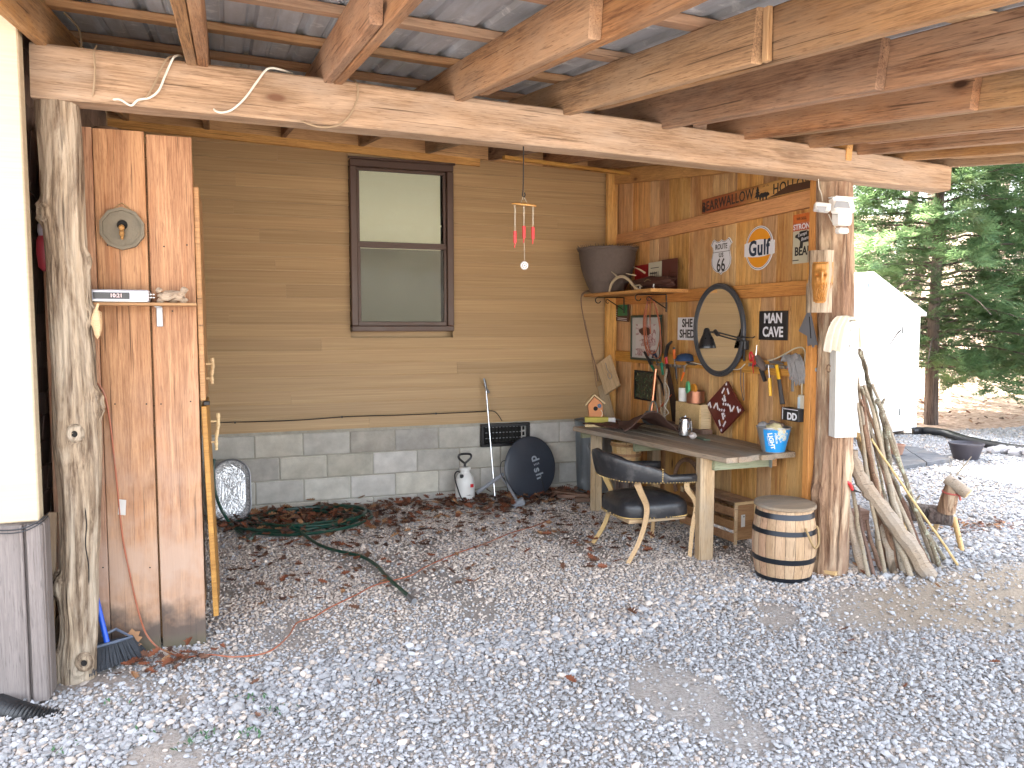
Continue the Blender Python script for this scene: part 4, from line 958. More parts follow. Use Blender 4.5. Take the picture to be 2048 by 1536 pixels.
# galvanized can
can = thing('trash_can', 'galvanized ribbed trash can in the corner behind the bench leg', 'trash can', (3.30, 6.78, 0))
m = MB(); T = Matrix.Translation((3.30, 6.80, 0)); n = 72; rows = [(.02, .185), (.06, .188), (.09, .190), (.62, .208), (.65, .212), (.69, .215), (.70, .222), (.69, .21)]; vs = []
for (zz, r) in rows:
    for j in range(n):
        q = r + (.004 * (1 if (j // 3) % 2 else -1) if .08 < zz < .63 else 0); vs.append((q * math.cos(2 * math.pi * j / n), q * math.sin(2 * math.pi * j / n), zz))
m.add(vs, [(i * n + j, i * n + (j + 1) % n, (i + 1) * n + (j + 1) % n, (i + 1) * n + j) for i in range(len(rows) - 1) for j in range(n)], 0, T); m.disc(.2, .68, 36, T); m.build('body', M_galv, can, sharp=50)
ah = math.atan2(-6.8, -3.3) - .15; c0 = Vector((3.30 + .215 * math.cos(ah), 6.80 + .215 * math.sin(ah), .50)); tt = Vector((-math.sin(ah), math.cos(ah), 0)); oo = Vector((math.cos(ah), math.sin(ah), 0))
m = MB(); m.tube([c0 + tt * .035 + oo * .0, c0 + tt * .045 + oo * .02 + Vector((0, 0, -.03)), c0 + tt * .03 + oo * .028 + Vector((0, 0, -.045)), c0 - tt * .03 + oo * .028 + Vector((0, 0, -.045)), c0 - tt * .045 + oo * .02 + Vector((0, 0, -.03)), c0 - tt * .035], .004, 7)
m.box((0, 0, 0), (.06, .01, .03), Matrix.Translation(c0 + oo * .004 + Vector((0, 0, .012))) @ Matrix.Rotation(ah + math.pi / 2, 4, 'Z'), ch=.003); m.build('handle', M_galv, can)
# sticks of split wood on the ground by the can
for k, (q, w) in enumerate((((3.0, 6.55, .03), .6), ((3.12, 6.42, .025), .3), ((2.96, 6.62, .04), 1.0))):
    q = Vector(q); d = Vector((math.cos(w), -math.sin(w), .03)) * .2
    o = board('split_log', q - d, q + d, .07, .035, M_stickr, None, (0, 0, 1), rough=.006); tag(o, ['dark split stick of wood lying under the trash can, nearest the wall', 'short dark split stick on the ground nearest the chair', 'dark split stick pointing towards the satellite dish'][(2, 1, 0)[k]], 'firewood', 'split sticks by the trash can')

# ------------------------------------------------------------------ hanging from the beam
wc = thing('wind_chime', 'small wind chime with three red tubes hanging from the beam', 'wind chime', tuple(AY(1047, 283, 3.95)))
CYY = 3.96; w = lambda u, v, Y=CYY: AY(u, v, Y)
m = MB(); m.tube(spline([w(1050, 290), w(1048, 279), w(1046, 282), w(1047, 300), w(1047, 340), w(1046, 380), w(1045, 390), w(1047, 394), w(1050, 391), w(1049, 385)], 5), .0032, 6); m.build('hook', M_iron, wc)
p = w(1048, 409); m = MB(); m.lathe([(0, .008), (.05, .006), (.066, .0), (.066, -.005), (0, -.007)], 32, Matrix.Translation(p) @ Matrix.Rotation(R(8), 4, 'X') @ Matrix.Rotation(R(3), 4, 'Y')); m.build('top_disc', plain('varnished_wood', (.58, .28, .06), .35, 0, .2, 20), wc)
m = MB(); m.tube([w(1047, 393), p + Vector((-.02, 0, .005))], .0008, 4); m.tube([w(1047, 393), p + Vector((.02, 0, .005))], .0008, 4)
for (u, v) in ((1030, 462), (1048, 452), (1066, 454)):
    a = w(u, v); m.tube([Vector((a.x - .003, a.y, p.z)), a], .0007, 4); m.tube([Vector((a.x + .004, a.y, p.z)), a], .0007, 4)
m.tube([w(1048, 476), w(1049, 520)], .0007, 4); m.build('strings', M_cordw, wc)
for (u, v) in ((1030, 462), (1048, 452), (1066, 454)):
    a, b = w(u, v), w(u, v + 24); mm = MB(); mm.tube([a, b], .0088, 14); mm.build('chime_tube', M_red, wc)
    mm = MB(); mm.tube([b, w(u - 1, v + 34)], .003, 6); mm.build('tassel', M_red, wc)
p = w(1049, 531); T = BM(p); m = MB(); m.lathe([(0, .003), (.022, .003), (.023, 0), (.022, -.003), (0, -.003)], 26, T); m.lathe([(.011, .0036), (.015, .0036)], 26, T, mi=1); m.lathe([(.019, .0036), (.0215, .0036)], 26, T, mi=1); m.disc(.005, .0036, 16, T, mi=1); m.build('wind_sail', [M_paint_w, M_brown], wc)

BF = 3.905
def cordo(name, pts, r, mat, label):
    m = MB(); m.tube(spline(pts, 7), r, 7); return tag(m.build(name, mat), label, 'cord')
bp = lambda u, v, dy=0: AY(u, v, BF - .008 + dy)
cordo('beam_cord', [bp(215, 192, .08), bp(222, 199, .03), bp(240, 199), bp(262, 211), bp(276, 200), bp(300, 195), bp(318, 180), bp(330, 152), bp(345, 119), bp(355, 111, .02), bp(366, 114, .10)], .005, M_cordw, 'white power cord looped round the left part of the timber beam')
cordo('beam_cord', [bp(275, 207, .03), bp(292, 196), bp(308, 170), bp(322, 138), bp(334, 118), bp(345, 112, .03), bp(352, 112, .12)], .0045, M_cordt, 'dull tan cord beside the first white loop on the beam')
cordo('beam_cord', [bp(422, 211, .06), bp(432, 222), bp(446, 225), bp(466, 218), bp(490, 196), bp(512, 166), bp(530, 142), bp(543, 136), bp(560, 139, .02), bp(585, 147, .10)], .005, M_cordw, 'white power cord making the middle loop over the timber beam')
cordo('beam_cord', [bp(597, 234, .06), bp(610, 245), bp(640, 254), bp(675, 251), bp(698, 232), bp(712, 205), bp(716, 180), bp(711, 163, .03), bp(700, 158, .10)], .0048, M_cordt, 'tan rope hanging in a loop below the middle of the beam')
cordo('beam_cord', [bp(193, 92, .06), bp(188, 104), bp(190, 140), bp(188, 172), bp(185, 196, .02)], .004, M_cordt, 'short brown cord hanging down the beam near its left end')
cordo('beam_cord', [AY(163, 95, 4.2), AY(160, 65, 4.25), AY(148, 45, 4.3), AY(128, 25, 4.3)], .005, M_cordt, 'brown cable curving behind the top left end of the beam')
# little light fixture behind the beam
p = AY(1012, 284, 5.2); fx = thing('ceiling_spotlight', 'small white spotlight fixed under the rafters behind the beam', 'light', tuple(p))
m = MB(); m.lathe([(0, .03), (.03, .03), (.035, 0), (.03, -.012), (0, -.012)], 16, Matrix.Translation(p)); m.build('housing', M_whitep, fx)
m = MB(); m.tube([p + Vector((-.03, 0, .01)), p + Vector((-.10, 0, .02))], .012, 8); m.tube([p, p + Vector((0, 0, .12))], .01, 6); m.build('mount', M_blackp, fx)

# ------------------------------------------------------------------ on the plank wall
WF = PX - .002          # face of the planks
GF = GX - .022          # face of the girts
def wp(u, v, X=WF): return AX(u, v, X)
def wall_poly(name, poly, t, mat, par, p, z0=0.0):
    m = MB(); m.prism(poly, z0, z0 + t, WM(p)); return m.build(name, mat, par)
M_shw = plain('sign_white', (.72, .73, .78), .35, 0, .02); M_navy = plain('navy_print', (.01, .03, .07), .4)
# BEARWALLOW HOLLOW board
a, b = wp(1406, 400, 3.575), wp(1406, 429, 3.575); zb_, zt_ = b.z + .003, a.z; yl = a.y; yr = 4.20
L = yl - yr; hz_m = (zb_ + zt_) / 2; H_ = zt_ - zb_
t = NT('carved_sign_wood'); P = t.obj(); s = t.n('ShaderNodeSeparateXYZ', None, Vector=P); q = t.noise(t.vmath('MULTIPLY', P, (1.5, 20, 20)), 3, 6, .65)
red = t.mix(t.mr(q, .3, .7), (.19, .045, .015), (.36, .11, .04)); gold = t.mix(t.mr(q, .3, .7), (.38, .19, .05), (.58, .33, .11))
M_sign = t.done(t.mix(t.mr(t.math('ADD', s.outputs[0], t.math('MULTIPLY', q, .3)), -.12, .36), red, gold), .5)
sg = thing('carved_name_sign', 'long red stained wooden sign carved BEARWALLOW HOLLOW above the top girt', 'sign', (3.57, (yl + yr) / 2, hz_m))
Ms = WM((3.575, (yl + yr) / 2, hz_m))
board_mb(L, H_, .02, ch=.003, seed=5).build('sign_board', M_sign, sg, Ms)
m = MB(); text_mb(m, 'BEARWALLOW', .105, Ms @ Matrix.Translation((-L * .24, -.004, .0105)) @ Matrix.Rotation(R(1), 4, 'Z'), depth=.001, bold=.001, sx=.86, spacing=1.08)
text_mb(m, 'HOLLOW', .098, Ms @ Matrix.Translation((L * .34, -.004, .0105)), depth=.001, bold=.001, sx=.9, spacing=1.1); m.build('carved_letters', M_ink, sg)
m = MB(); TR = Ms @ Matrix.Translation((L * .05, 0, .0102))
m.prism([(-.006, -.045), (.006, -.045), (.006, -.03), (.034, -.03), (.012, -.006), (.026, -.006), (.008, .014), (.018, .014), (0, .046), (-.018, .014), (-.008, .014), (-.026, -.006), (-.012, -.006), (-.034, -.03), (-.006, -.03)], 0, .002, TR)
m.build('tree_mark', M_ink, sg)
m = MB(); BT = Ms @ Matrix.Translation((L * .105, -.034, .0102)) @ Matrix.Scale(.85, 4)
m.prism([(-.055, -.025), (-.04, -.028), (-.034, -.004), (-.018, -.008), (-.018, -.03), (-.004, -.03), (.0, -.006), (.022, -.006), (.026, -.03), (.042, -.03), (.042, -.004), (.058, .0), (.072, .004), (.07, .016), (.056, .026), (.048, .032), (.042, .026), (.02, .034), (-.01, .030), (-.036, .034), (-.054, .02), (-.06, .0)], 0, .002, BT)
m.build('bear_mark', M_ink, sg)
m = MB(); m.prism([(.13, -H_ / 2 + .004), (L / 2, -H_ / 2 + .004), (L / 2, -.005), (.46, .0), (.40, .002), (.30, -.018), (.22, -.04)], 0, .002, Ms @ Matrix.Translation((.06, 0, .0102)) @ Matrix.Scale(.85, 4, (1, 0, 0))); m.build('mountain_mark', plain('burnt_brown', (.07, .03, .015), .6), sg)
m = MB(); B3 = Ms @ Matrix.Translation((-L / 2 + .035, -.012, .0102)); m.blob((0, -.02, 0), .017, 1, .2, 2, M=B3, sq=(1, 1.1, .12)); m.blob((.002, .008, 0), .011, 2, .2, 2, M=B3, sq=(1, 1, .12)); m.blob((.0, .028, 0), .006, 2, .2, 2, M=B3, sq=(1, 1, .12)); m.build('small_mark', M_ink, sg)
m = MB()
for dx in (-.02, .02): m.tube([Ms @ Vector((L * .12 + dx - .012, .032, .0108)), Ms @ Vector((L * .12 + dx, .040, .0108)), Ms @ Vector((L * .12 + dx + .012, .032, .0108))], .0016, 5)
m.build('bird_marks', M_ink, sg)

# ROUTE US 66 shield
c_ = wp(1443, 513); sc_ = .152
half = [(0, -1.0), (.12, -.90), (.45, -.82), (.70, -.66), (.85, -.42), (.88, -.12), (.80, .14), (.74, .36), (.80, .56), (.96, .68), (.78, .92), (.66, .98), (.50, .88), (.34, .82), (.16, .84), (0, .92)]
shp = [(x * sc_ * .96, y * sc_ * .93) for x, y in half] + [(-x * sc_ * .96, y * sc_ * .93) for x, y in half[-2:0:-1]]
rs = thing('route_sign', 'white shield sign reading ROUTE US 66 with black letters', 'sign', tuple(c_)); S_ = WM(c_)
sh_ = lambda k: [(x * k, y * k) for x, y in shp]
wall_poly('plate', shp, .004, M_shw, rs, c_)
m = MB(); o_, i_ = sh_(.955), sh_(.925); n = len(o_); vs = [(x, y, .0045) for x, y in o_ + i_]; m.add(vs, [(i, (i + 1) % n, n + (i + 1) % n, n + i) for i in range(n)], 0, S_, False)
m.box((0, .036, .0045), (.225, .0035, .001), S_)
text_mb(m, 'ROUTE', .058, S_ @ Matrix.Translation((0, .075, .0045)), depth=.0006, bold=.0008, sx=.85); text_mb(m, 'US', .046, S_ @ Matrix.Translation((0, .010, .0045)), depth=.0006, bold=.0012, sx=1.05, spacing=1.15)
text_mb(m, '66', .142, S_ @ Matrix.Translation((0, -.070, .0045)), depth=.0006, bold=.0018, sx=.82); m.build('lettering', M_ink, rs)
# Gulf disc
c_ = wp(1519, 496); gf = thing('gulf_sign', 'round orange and white sign reading Gulf in navy letters', 'sign', tuple(c_)); S_ = WM(c_); r = .158
cir = lambda r, a0=0, a1=2 * math.pi, n=48: [(r * math.cos(a0 + (a1 - a0) * k / n), r * math.sin(a0 + (a1 - a0) * k / n)) for k in range(n)]
band = [(-.166, -.050), (-.166, .040)] + [(-.166 + .332 * k / 10, .040 + .022 * math.sin(math.pi * k / 10)) for k in range(1, 10)] + [(.166, .040), (.166, -.050)] + [(.166 - .332 * k / 10, -.050 - .016 * math.sin(math.pi * k / 10)) for k in range(1, 10)]
wall_poly('plate', cir(r), .004, M_shw, gf, c_)
wall_poly('band_edge', [(x * 1.025, y * 1.03) for x, y in band], .0049, M_shw, gf, c_)
m = MB(); m.lathe([(r * .955, .0046), (r * .93, .0046)], 56, S_); m.build('blue_ring', M_navy, gf)
wall_poly('orange_disc', cir(r * .89), .001, M_orangep, gf, c_, .0040)
wall_poly('band', [(x * .965, y * .98) for x, y in band], .0006, M_shw, gf, c_, .0052)
m = MB()
text_mb(m, 'Gulf', .150, S_ @ Matrix.Translation((0, -.004, .0062)), depth=.0006, bold=.0048, sx=.86, spacing=1.08); m.build('lettering', M_navy, gf)
# STRONG ... BEAR sign
a = wp(1588, 430); b = wp(1588, 528); W_ = .205; H_ = a.z - b.z; c_ = Vector((WF, a.y - W_ / 2, (a.z + b.z) / 2)); S_ = WM(c_)
bs = thing('bear_sign', 'cream tin poster reading STRONG and BEAR with a black bear figure beside the jamb', 'sign', tuple(c_))
m = MB(); m.box((0, 0, .002), (W_, H_, .003), S_, ch=.001); m.build('plate', plain('aged_cream', (.52, .50, .38), .5, 0, .12, 20), bs)
m = MB(); m.box((0, H_ / 2 - .032, .0042), (W_, .062, .001), S_); m.box((0, H_ / 2 - .088, .0042), (W_, .048, .001), S_, mi=1); m.build('red_header', [plain('mottled_orange', (.55, .14, .03), .5, 0, .5, 30), plain('brick_red', (.45, .10, .05), .5)], bs)
m = MB(); text_mb(m, 'STRONG', .050, S_ @ Matrix.Translation((.0, H_ / 2 - .088, .005)), depth=.0005, bold=.0012, sx=1.0); m.build('white_letters', M_shw, bs)
m = MB(); text_mb(m, 'BEAR', .080, S_ @ Matrix.Translation((.0, -H_ / 2 + .078, .004)), depth=.0008, bold=.0022, sx=.88); text_mb(m, 'WE SELL', .026, S_ @ Matrix.Translation((-.02, H_ / 2 - .034, .0055)), depth=.0004); m.box((-.07, -H_ / 2 + .022, .004), (.06, .006, .001), S_); m.build('black_letters', M_ink, bs)
m = MB(); m.prism([(x * .95, y * .95 - .018) for x, y in [(-.085, .03), (-.08, .045), (-.05, .055), (-.03, .068), (.03, .07), (.08, .055), (.09, .02), (.085, -.05), (.06, -.05), (.055, -.01), (.0, -.012), (-.004, -.05), (-.035, -.052), (-.030, .0), (-.055, .02)]], .0037, .0047, S_); m.build('bear_figure', M_ink, bs)
m = MB(); text_mb(m, 'Except', .032, S_ @ Matrix.Translation((-.01, .026, .0052)) @ Matrix.Rotation(R(8), 4, 'Z'), depth=.0004, shear=.3); text_mb(m, 'Bears', .032, S_ @ Matrix.Translation((.015, -.004, .0052)) @ Matrix.Rotation(R(8), 4, 'Z'), depth=.0004, shear=.3); m.build('script_letters', M_shw, bs)
# MAN CAVE / SHE SHED
def block_sign(c_, W_, H_, txt, mb, mt, label, size, sx=1.0, name='block_letter_sign'):
    th = thing(name, label, 'sign', tuple(c_)); S_ = WM(c_); m = MB(); m.box((0, 0, .004), (W_, H_, .006), S_, ch=.001); m.build('plate', mb, th)
    m = MB()
    for k, tx in enumerate(txt): text_mb(m, tx, size, S_ @ Matrix.Translation((0, H_ * (.235 if k == 0 else -.235) + .0, .0075)), depth=.0008, bold=.0028, sx=sx)
    m.build('lettering', mt, th); return th
a, b = wp(1520, 627), wp(1576, 675); block_sign(Vector((WF, (a.y + b.y) / 2, (wp(1548, 626).z + wp(1548, 676).z) / 2)), a.y - b.y, .205, ('MAN', 'CAVE'), M_ink, M_shw, 'square black sign reading MAN CAVE in white letters', .098, .92)
a = wp(1357, 637); W_ = .30; block_sign(Vector((WF, a.y - W_ / 2, (wp(1370, 636).z + wp(1370, 679).z) / 2)), W_, .19, ('SHE', 'SHED'), M_shw, M_ink, 'square white sign reading SHE SHED half hidden behind the oval mirror', .095, 1.0)

# oval mirror
mt_, mb2, ml, mr_ = wp(1440, 566, 3.55), wp(1444, 754, 3.55), wp(1390, 660, 3.55), wp(1492, 660, 3.55)
c_ = Vector((3.552, (ml.y + mr_.y) / 2, (mt_.z + mb2.z) / 2)); ra, rb_ = (ml.y - mr_.y) / 2, (mt_.z - mb2.z) / 2
mi = thing('oval_mirror', 'large oval mirror in a thick charcoal frame reflecting the siding', 'mirror', tuple(c_))
S_ = WM(c_) @ Matrix.Rotation(R(6), 4, 'Z')
m = MB(); secs = [(1.0, 0), (1.0, .014), (.985, .022), (.955, .022), (.945, .017), (.925, .022), (.885, .020), (.865, .010)]; n = 72; vs = []
for (k, z_) in secs: vs += [(ra * math.cos(2 * math.pi * j / n) - (1 - k) * .33 * math.cos(2 * math.pi * j / n) * 1, rb_ * math.sin(2 * math.pi * j / n) - (1 - k) * .33 * math.sin(2 * math.pi * j / n), z_) for j in range(n)]
m.add(vs, [(i * n + j, i * n + (j + 1) % n, (i + 1) * n + (j + 1) % n, (i + 1) * n + j) for i in range(len(secs) - 1) for j in range(n)], 0, S_); m.build('frame', M_mirrorframe, mi, sharp=50)
m = MB(); m.add([((ra - .04) * math.cos(2 * math.pi * j / n), (rb_ - .04) * math.sin(2 * math.pi * j / n), .011) for j in range(n)], [tuple(range(n))], 0, S_, False); m.build('glass', M_mirror, mi)
# black desk lamp
lx = 3.38; lp = thing('desk_lamp', 'black swing arm desk lamp hanging in front of the oval mirror', 'lamp', tuple(wp(1485, 680, 3.5)))
top = AX(1418, 656, lx); bot = AX(1414, 697, lx); hh = top.z - bot.z
T = Matrix.Translation((bot.x, bot.y, bot.z)) @ Matrix.Rotation(R(-3), 4, 'X')
m = MB(); m.lathe([(.066, 0), (.067, .006), (.062, .03), (.050, hh * .45), (.034, hh * .66), (.026, hh * .82), (.022, hh * .93), (.014, hh), (0, hh)], 28, T); m.lathe([(.064, .002), (.058, .03), (.046, hh * .45), (.02, hh * .6)], 24, T); m.build('shade', plain('black_lamp_paint', (.015, .015, .017), .3), lp)
m = MB(); j1 = AX(1433, 664, lx + .02); j2 = AX(1478, 676, 3.50); j3 = AX(1488, 684, 3.54); m.tube([top + Vector((0, .0, -.03)), j1], .007, 7); m.tube([j1, j2], .006, 7); m.tube([j1 + Vector((0, 0, -.02)), j2 + Vector((0, 0, -.02))], .006, 7); m.tube([j1 + Vector((0, .02, .008)), j1 + Vector((0, -.02, -.02))], .016, 8)
m.tube([j2 + Vector((0, .02, .01)), AX(1505, 676, 3.55), AX(1510, 673, 3.56)], .004, 6); m.tube([j2, j3, AX(1488, 722, 3.56)], .009, 7); m.build('arm', M_blackp, lp)
m = MB(); m.box(tuple(AX(1490, 690, 3.555)), (.04, .05, .07), ch=.005); m.build('wall_clamp', M_blackp, lp)

# ------------------------------------------------------------------ shelf in the corner and what stands on it
SZ = 1.885
sf = thing('wall_shelf', 'wooden shelf in the back corner on two curled black iron brackets', 'shelf', (3.4, 6.3, SZ))
sL, sR = 6.96, 5.68
board('shelf_board', (3.405, sR, SZ), (3.405, sL, SZ), .36, .028, M_girt, sf, (0, 0, 1))
for yy in (6.80, 6.02):
    m = MB(); t0_ = SZ - .020
    m.tube([(3.57, yy, t0_), (3.30, yy, t0_)], .006, 6); m.tube([(3.574, yy, t0_), (3.574, yy, t0_ - .15)], .006, 6)
    m.tube([(3.574, yy, t0_ - .12), (3.40, yy, t0_ - .02)], .005, 6)
    m.tube([Vector((3.30, yy, t0_)) + Vector((-.028 * math.sin(a), 0, -.028 + .028 * math.cos(a))) for a in np.linspace(0, 4.4, 10)], .005, 6)
    m.tube([Vector((3.40, yy, t0_ - .02)) + Vector((-.018 * math.sin(a), 0, -.018 + .018 * math.cos(a))) for a in np.linspace(0, 4.0, 9)], .004, 6); m.build('bracket', M_iron, sf)
# big woven basket
top_c = AY(1212, 497, 6.66); zb_ = SZ + .014; zt_ = AY(1212, 496, 6.66).z; H_ = zt_ - zb_; bc = Vector((3.335, 6.68, zb_))
bk = thing('wicker_basket', 'large grey woven basket with a frayed rim standing on the corner shelf', 'basket', tuple(bc)); T = Matrix.Translation(bc)
m = MB(); n = 90; rows = 26; vs = []
for i in range(rows + 1):
    f = i / rows; r = .145 + (.262 - .145) * (math.sin(f * math.pi / 2) ** .85); z_ = f * H_
    for j in range(n):
        q = .0045 * (1 if (j + i) % 2 else -1) + .004 * noise.noise(Vector((j * .3, i * .5, 0))); vs.append(((r + q) * math.cos(2 * math.pi * j / n), (r + q) * math.sin(2 * math.pi * j / n), z_))
m.add(vs, [(i * n + j, i * n + (j + 1) % n, (i + 1) * n + (j + 1) % n, (i + 1) * n + j) for i in range(rows) for j in range(n)], 0, T); m.disc(.14, .003, 30, T)
m.lathe([(.258, H_), (.245, H_ - .02), (.20, .1), (.14, .02)], 40, T); m.build('weave', M_wicker, bk, sharp=25)
m = MB(); m.tube([T @ Vector((.266 * math.cos(a), .266 * math.sin(a), H_ - .015 + .006 * math.sin(a * 9))) for a in np.linspace(0, 2 * math.pi, 60)], .013, 8); rr = random.Random(2)
for k in range(70):
    a = 2 * math.pi * k / 70; q = Vector((.268 * math.cos(a), .268 * math.sin(a), H_ - .02)); m.tube([T @ q, T @ (q + Vector((.02 * math.cos(a), .02 * math.sin(a), rr.uniform(.015, .04))))], [.004, .002], 4)
m.build('frayed_rim', M_wicker, bk)
# antlers
ant = lambda u, v, X=3.27: AX(u, v, X)
m = MB(); m.tube(spline([ant(1219, 583), ant(1223, 568), ant(1232, 557), ant(1245, 553), ant(1258, 560), ant(1266, 570), ant(1276, 579, 3.25)], 6), [.010 + .004 * math.sin(k * .09) for k in range(37)], 8)
m.tube([ant(1236, 556), ant(1231, 550), ant(1220, 541)], [.009, .007, .002], 7); m.tube([ant(1226, 564), ant(1222, 562)], [.007, .002], 6)
m.tube([ant(1268, 572), ant(1279, 570), ant(1284, 574)], [.008, .006, .004], 6); m.tube([ant(1264, 568), ant(1271, 580), ant(1280, 578)], [.006, .006, .004], 6)
m.tube(spline([ant(1252, 547, 3.35), ant(1262, 549, 3.37), ant(1272, 551, 3.4)], 3), [.003, .004, .005, .006, .006, .006, .006], 6); m.tube(spline([ant(1267, 534, 3.4), ant(1279, 539, 3.42), ant(1290, 546, 3.45)], 3), [.003, .004, .005, .006, .007, .008, .008], 6)
tag(m.build('deer_antlers', M_bone), 'pale branching deer antlers lying on the front of the corner shelf', 'antlers')
# number plates leaning on the wall
def plate(u0, u1, v0, v1, X, mat, lab, extra=None):
    a, b = AX(u0, (v0 + v1) / 2, X), AX(u1, (v0 + v1) / 2, X); zc = (AX(u0, v0, X).z + SZ + .015) / 2; H_ = AX((u0 + u1) / 2, v0, X).z - SZ - .016
    th = thing('licence_plate', lab, 'licence plate', (X, (a.y + b.y) / 2, zc), 'plates on the shelf'); S_ = WM((X, (a.y + b.y) / 2, SZ + .016 + H_ / 2))
    m = MB(); m.box((0, 0, 0), (a.y - b.y - .002, H_, .004), S_, ch=.001); m.build('plate', mat, th)
    if extra:
        m = MB(); extra(m, S_, a.y - b.y, H_); m.build('print', M_ink if extra is not pr3 else M_brown, th)
def pr2(m, S, W, H):
    m.box((0, H * .30, .0026), (W * .62, .006, .001), S)
    for r_ in range(3): m.box((-W * .1 + r_ * .012, H * (.12 - .18 * r_), .0026), (W * .55, .012, .001), S)
    for k in range(5): m.box((-W * .3 + k * W * .14, -.01, .003), (.006, H * .42, .001), S)
def pr3(m, S, W, H):
    for r_ in range(4): m.box((W * .24, H * (.05 - .14 * r_), .0026), (W * .34, .007, .001), S)
    m.box((.0, -.03, .0026), (.012, H * .5, .001), S)
plate(1270, 1297, 530, 575, 3.54, plain('plate_red', (.32, .015, .015), .4), 'plain red plate standing at the left behind the leather bag')
plate(1297, 1323, 524, 575, 3.535, plain('plate_cream', (.60, .57, .44), .4), 'cream plate with dark print between the red and maroon plates', pr2)
plate(1323, 1355, 518, 575, 3.54, plain('plate_maroon', (.10, .025, .02), .4), 'dark maroon plate at the right behind the leather bag', pr3)
# leather bag
a, b = AX(1264, 570, 3.40), AX(1352, 565, 3.40); yc = (a.y + b.y) / 2; W_ = a.y - b.y
bag = thing('leather_bag', 'slumped dark brown leather bag with two white straps on the shelf', 'bag', (3.40, yc, SZ + .014))
m = MB(); m.blob((3.40, yc, SZ + .014 + .055), .06, 4, .3, 4, sq=(1.1, W_ / .125, .95), fr=2.2); m.blob((3.42, yc + .12, SZ + .10), .035, 8, .4, 3, sq=(1, 2.4, .7)); m.v = [(x, y, max(z, SZ + .0145)) for x, y, z in m.v]; m.build('bag_body', M_brown, bag)
for dy in (.09, -.14): m = MB(); m.tube([(3.333, yc + dy, SZ + .02), (3.328, yc + dy + .004, SZ + .035), (3.333, yc + dy + .006, SZ + .055)], .006, 7); m.build('strap', M_paint_w, bag)
m = MB(); m.box((3.37, yc + .17, SZ + .09), (.02, .07, .02), ch=.004); m.build('buckle', M_steel, bag)
m = MB(); m.tube(spline([Vector((3.335, yc + .03, SZ + .085)), Vector((3.33, yc - .03, SZ + .10)), Vector((3.335, yc - .09, SZ + .085))], 4), .003, 5); m.build('seam', M_rope, bag)

# ------------------------------------------------------------------ hung below the shelf
# green crate label
a, b = wp(1232, 604, 3.585), wp(1258, 604, 3.585); c_ = Vector((3.585, (a.y + b.y) / 2, (wp(1245, 604, 3.585).z + wp(1245, 645, 3.585).z) / 2)); S_ = WM(c_) @ Matrix.Rotation(R(-3), 4, 'Z'); W_ = a.y - b.y; H_ = .175
gs = thing('green_sign', 'small green and brown sign with white lines below the shelf', 'sign', tuple(c_))
m = MB(); m.box((0, 0, 0), (W_, H_, .008), S_, ch=.002); m.build('plate', M_brown, gs)
m = MB(); m.prism([(-W_ * .3, -H_ * .22), (W_ * .42, -H_ * .15), (W_ * .38, H_ * .42), (-W_ * .3, H_ * .45)], .004, .0055, S_); m.build('green_panel', plain('green_print', (.01, .16, .06), .4, 0, .4, 30), gs)
m = MB(); m.box((.01, -H_ * .33, .005), (W_ * .7, .006, .001), S_); m.box((.01, -H_ * .42, .005), (W_ * .7, .005, .001), S_); m.box((0, H_ * .47, .005), (W_ * .8, .004, .001), S_)
for k in range(4): m.box((-W_ * .4, H_ * (.1 - .12 * k), .005), (.02, .004, .001), S_)
m.build('white_lines', M_shw, gs)
# framed picture, small dark framed picture
def framed(u0, u1, v0, v1, X, mf, mp, name, lab, fw=.02, mat_=None):
    a, b = wp(u0, v0, X), wp(u1, v0, X); zt_, zb_ = wp((u0 + u1) / 2, v0, X).z, wp((u0 + u1) / 2, v1, X).z; W_, H_ = a.y - b.y, zt_ - zb_
    c_ = Vector((X, (a.y + b.y) / 2, (zt_ + zb_) / 2)); th = thing(name, lab, 'picture', tuple(c_)); S_ = WM(c_); m = MB()
    for (x, y, w_, h_) in ((0, H_ / 2 - fw / 2, W_, fw), (0, -H_ / 2 + fw / 2, W_, fw), (-W_ / 2 + fw / 2, 0, fw, H_ - 2 * fw - .001), (W_ / 2 - fw / 2, 0, fw, H_ - 2 * fw - .001)): m.box((x, y, 0), (w_, h_, .02), S_, ch=.003)
    m.build('frame', mf, th); m = MB(); m.box((0, 0, -.003), (W_ - 2 * fw, H_ - 2 * fw, .008), S_); m.build('picture', mp, th); return th, S_, W_, H_
t = NT('collage_print'); P = t.obj(); v = t.n('ShaderNodeTexVoronoi', None, Vector=t.vmath('MULTIPLY', P, (1, 22, 34)), Scale=1.0); nz_ = t.noise(P, 60, 5, .7)
cc = t.mix(t.mr(nz_, .42, .58), (.55, .40, .40), (.22, .10, .10)); cc = t.mix(t.mr(t.n('ShaderNodeSeparateColor', None, Color=v.outputs['Color']).outputs[0], .4, .5), cc, (.60, .56, .56)); M_pic1 = t.done(cc, .3)
th, S_, W_, H_ = framed(1263, 1323, 630, 721, 3.572, plain('dark_green_frame', (.03, .05, .035), .4), plain('mat_board', (.52, .52, .50), .4), 'framed_collage', 'dark green framed picture of reddish print behind the hanging orange cord', .022)
m = MB(); m.box((0, -H_ * .05, .002), (W_ * .66, H_ * .70, .001), S_); m.build('print', M_pic1, th)
m = MB(); m.blob((-.01, H_ * .14, .003), .05, 6, .3, 2, M=S_, sq=(2.2, .8, .03)); m.build('figure', M_brown, th)
t = NT('dark_foliage_print'); P = t.obj(); nz_ = t.noise(P, 30, 6, .8); M_pic2 = t.done(t.ramp(nz_, [(.45, (.012, .016, .013)), (.58, (.03, .07, .04)), (.66, (.35, .30, .12)), (.72, (.5, .52, .5))]), .25)
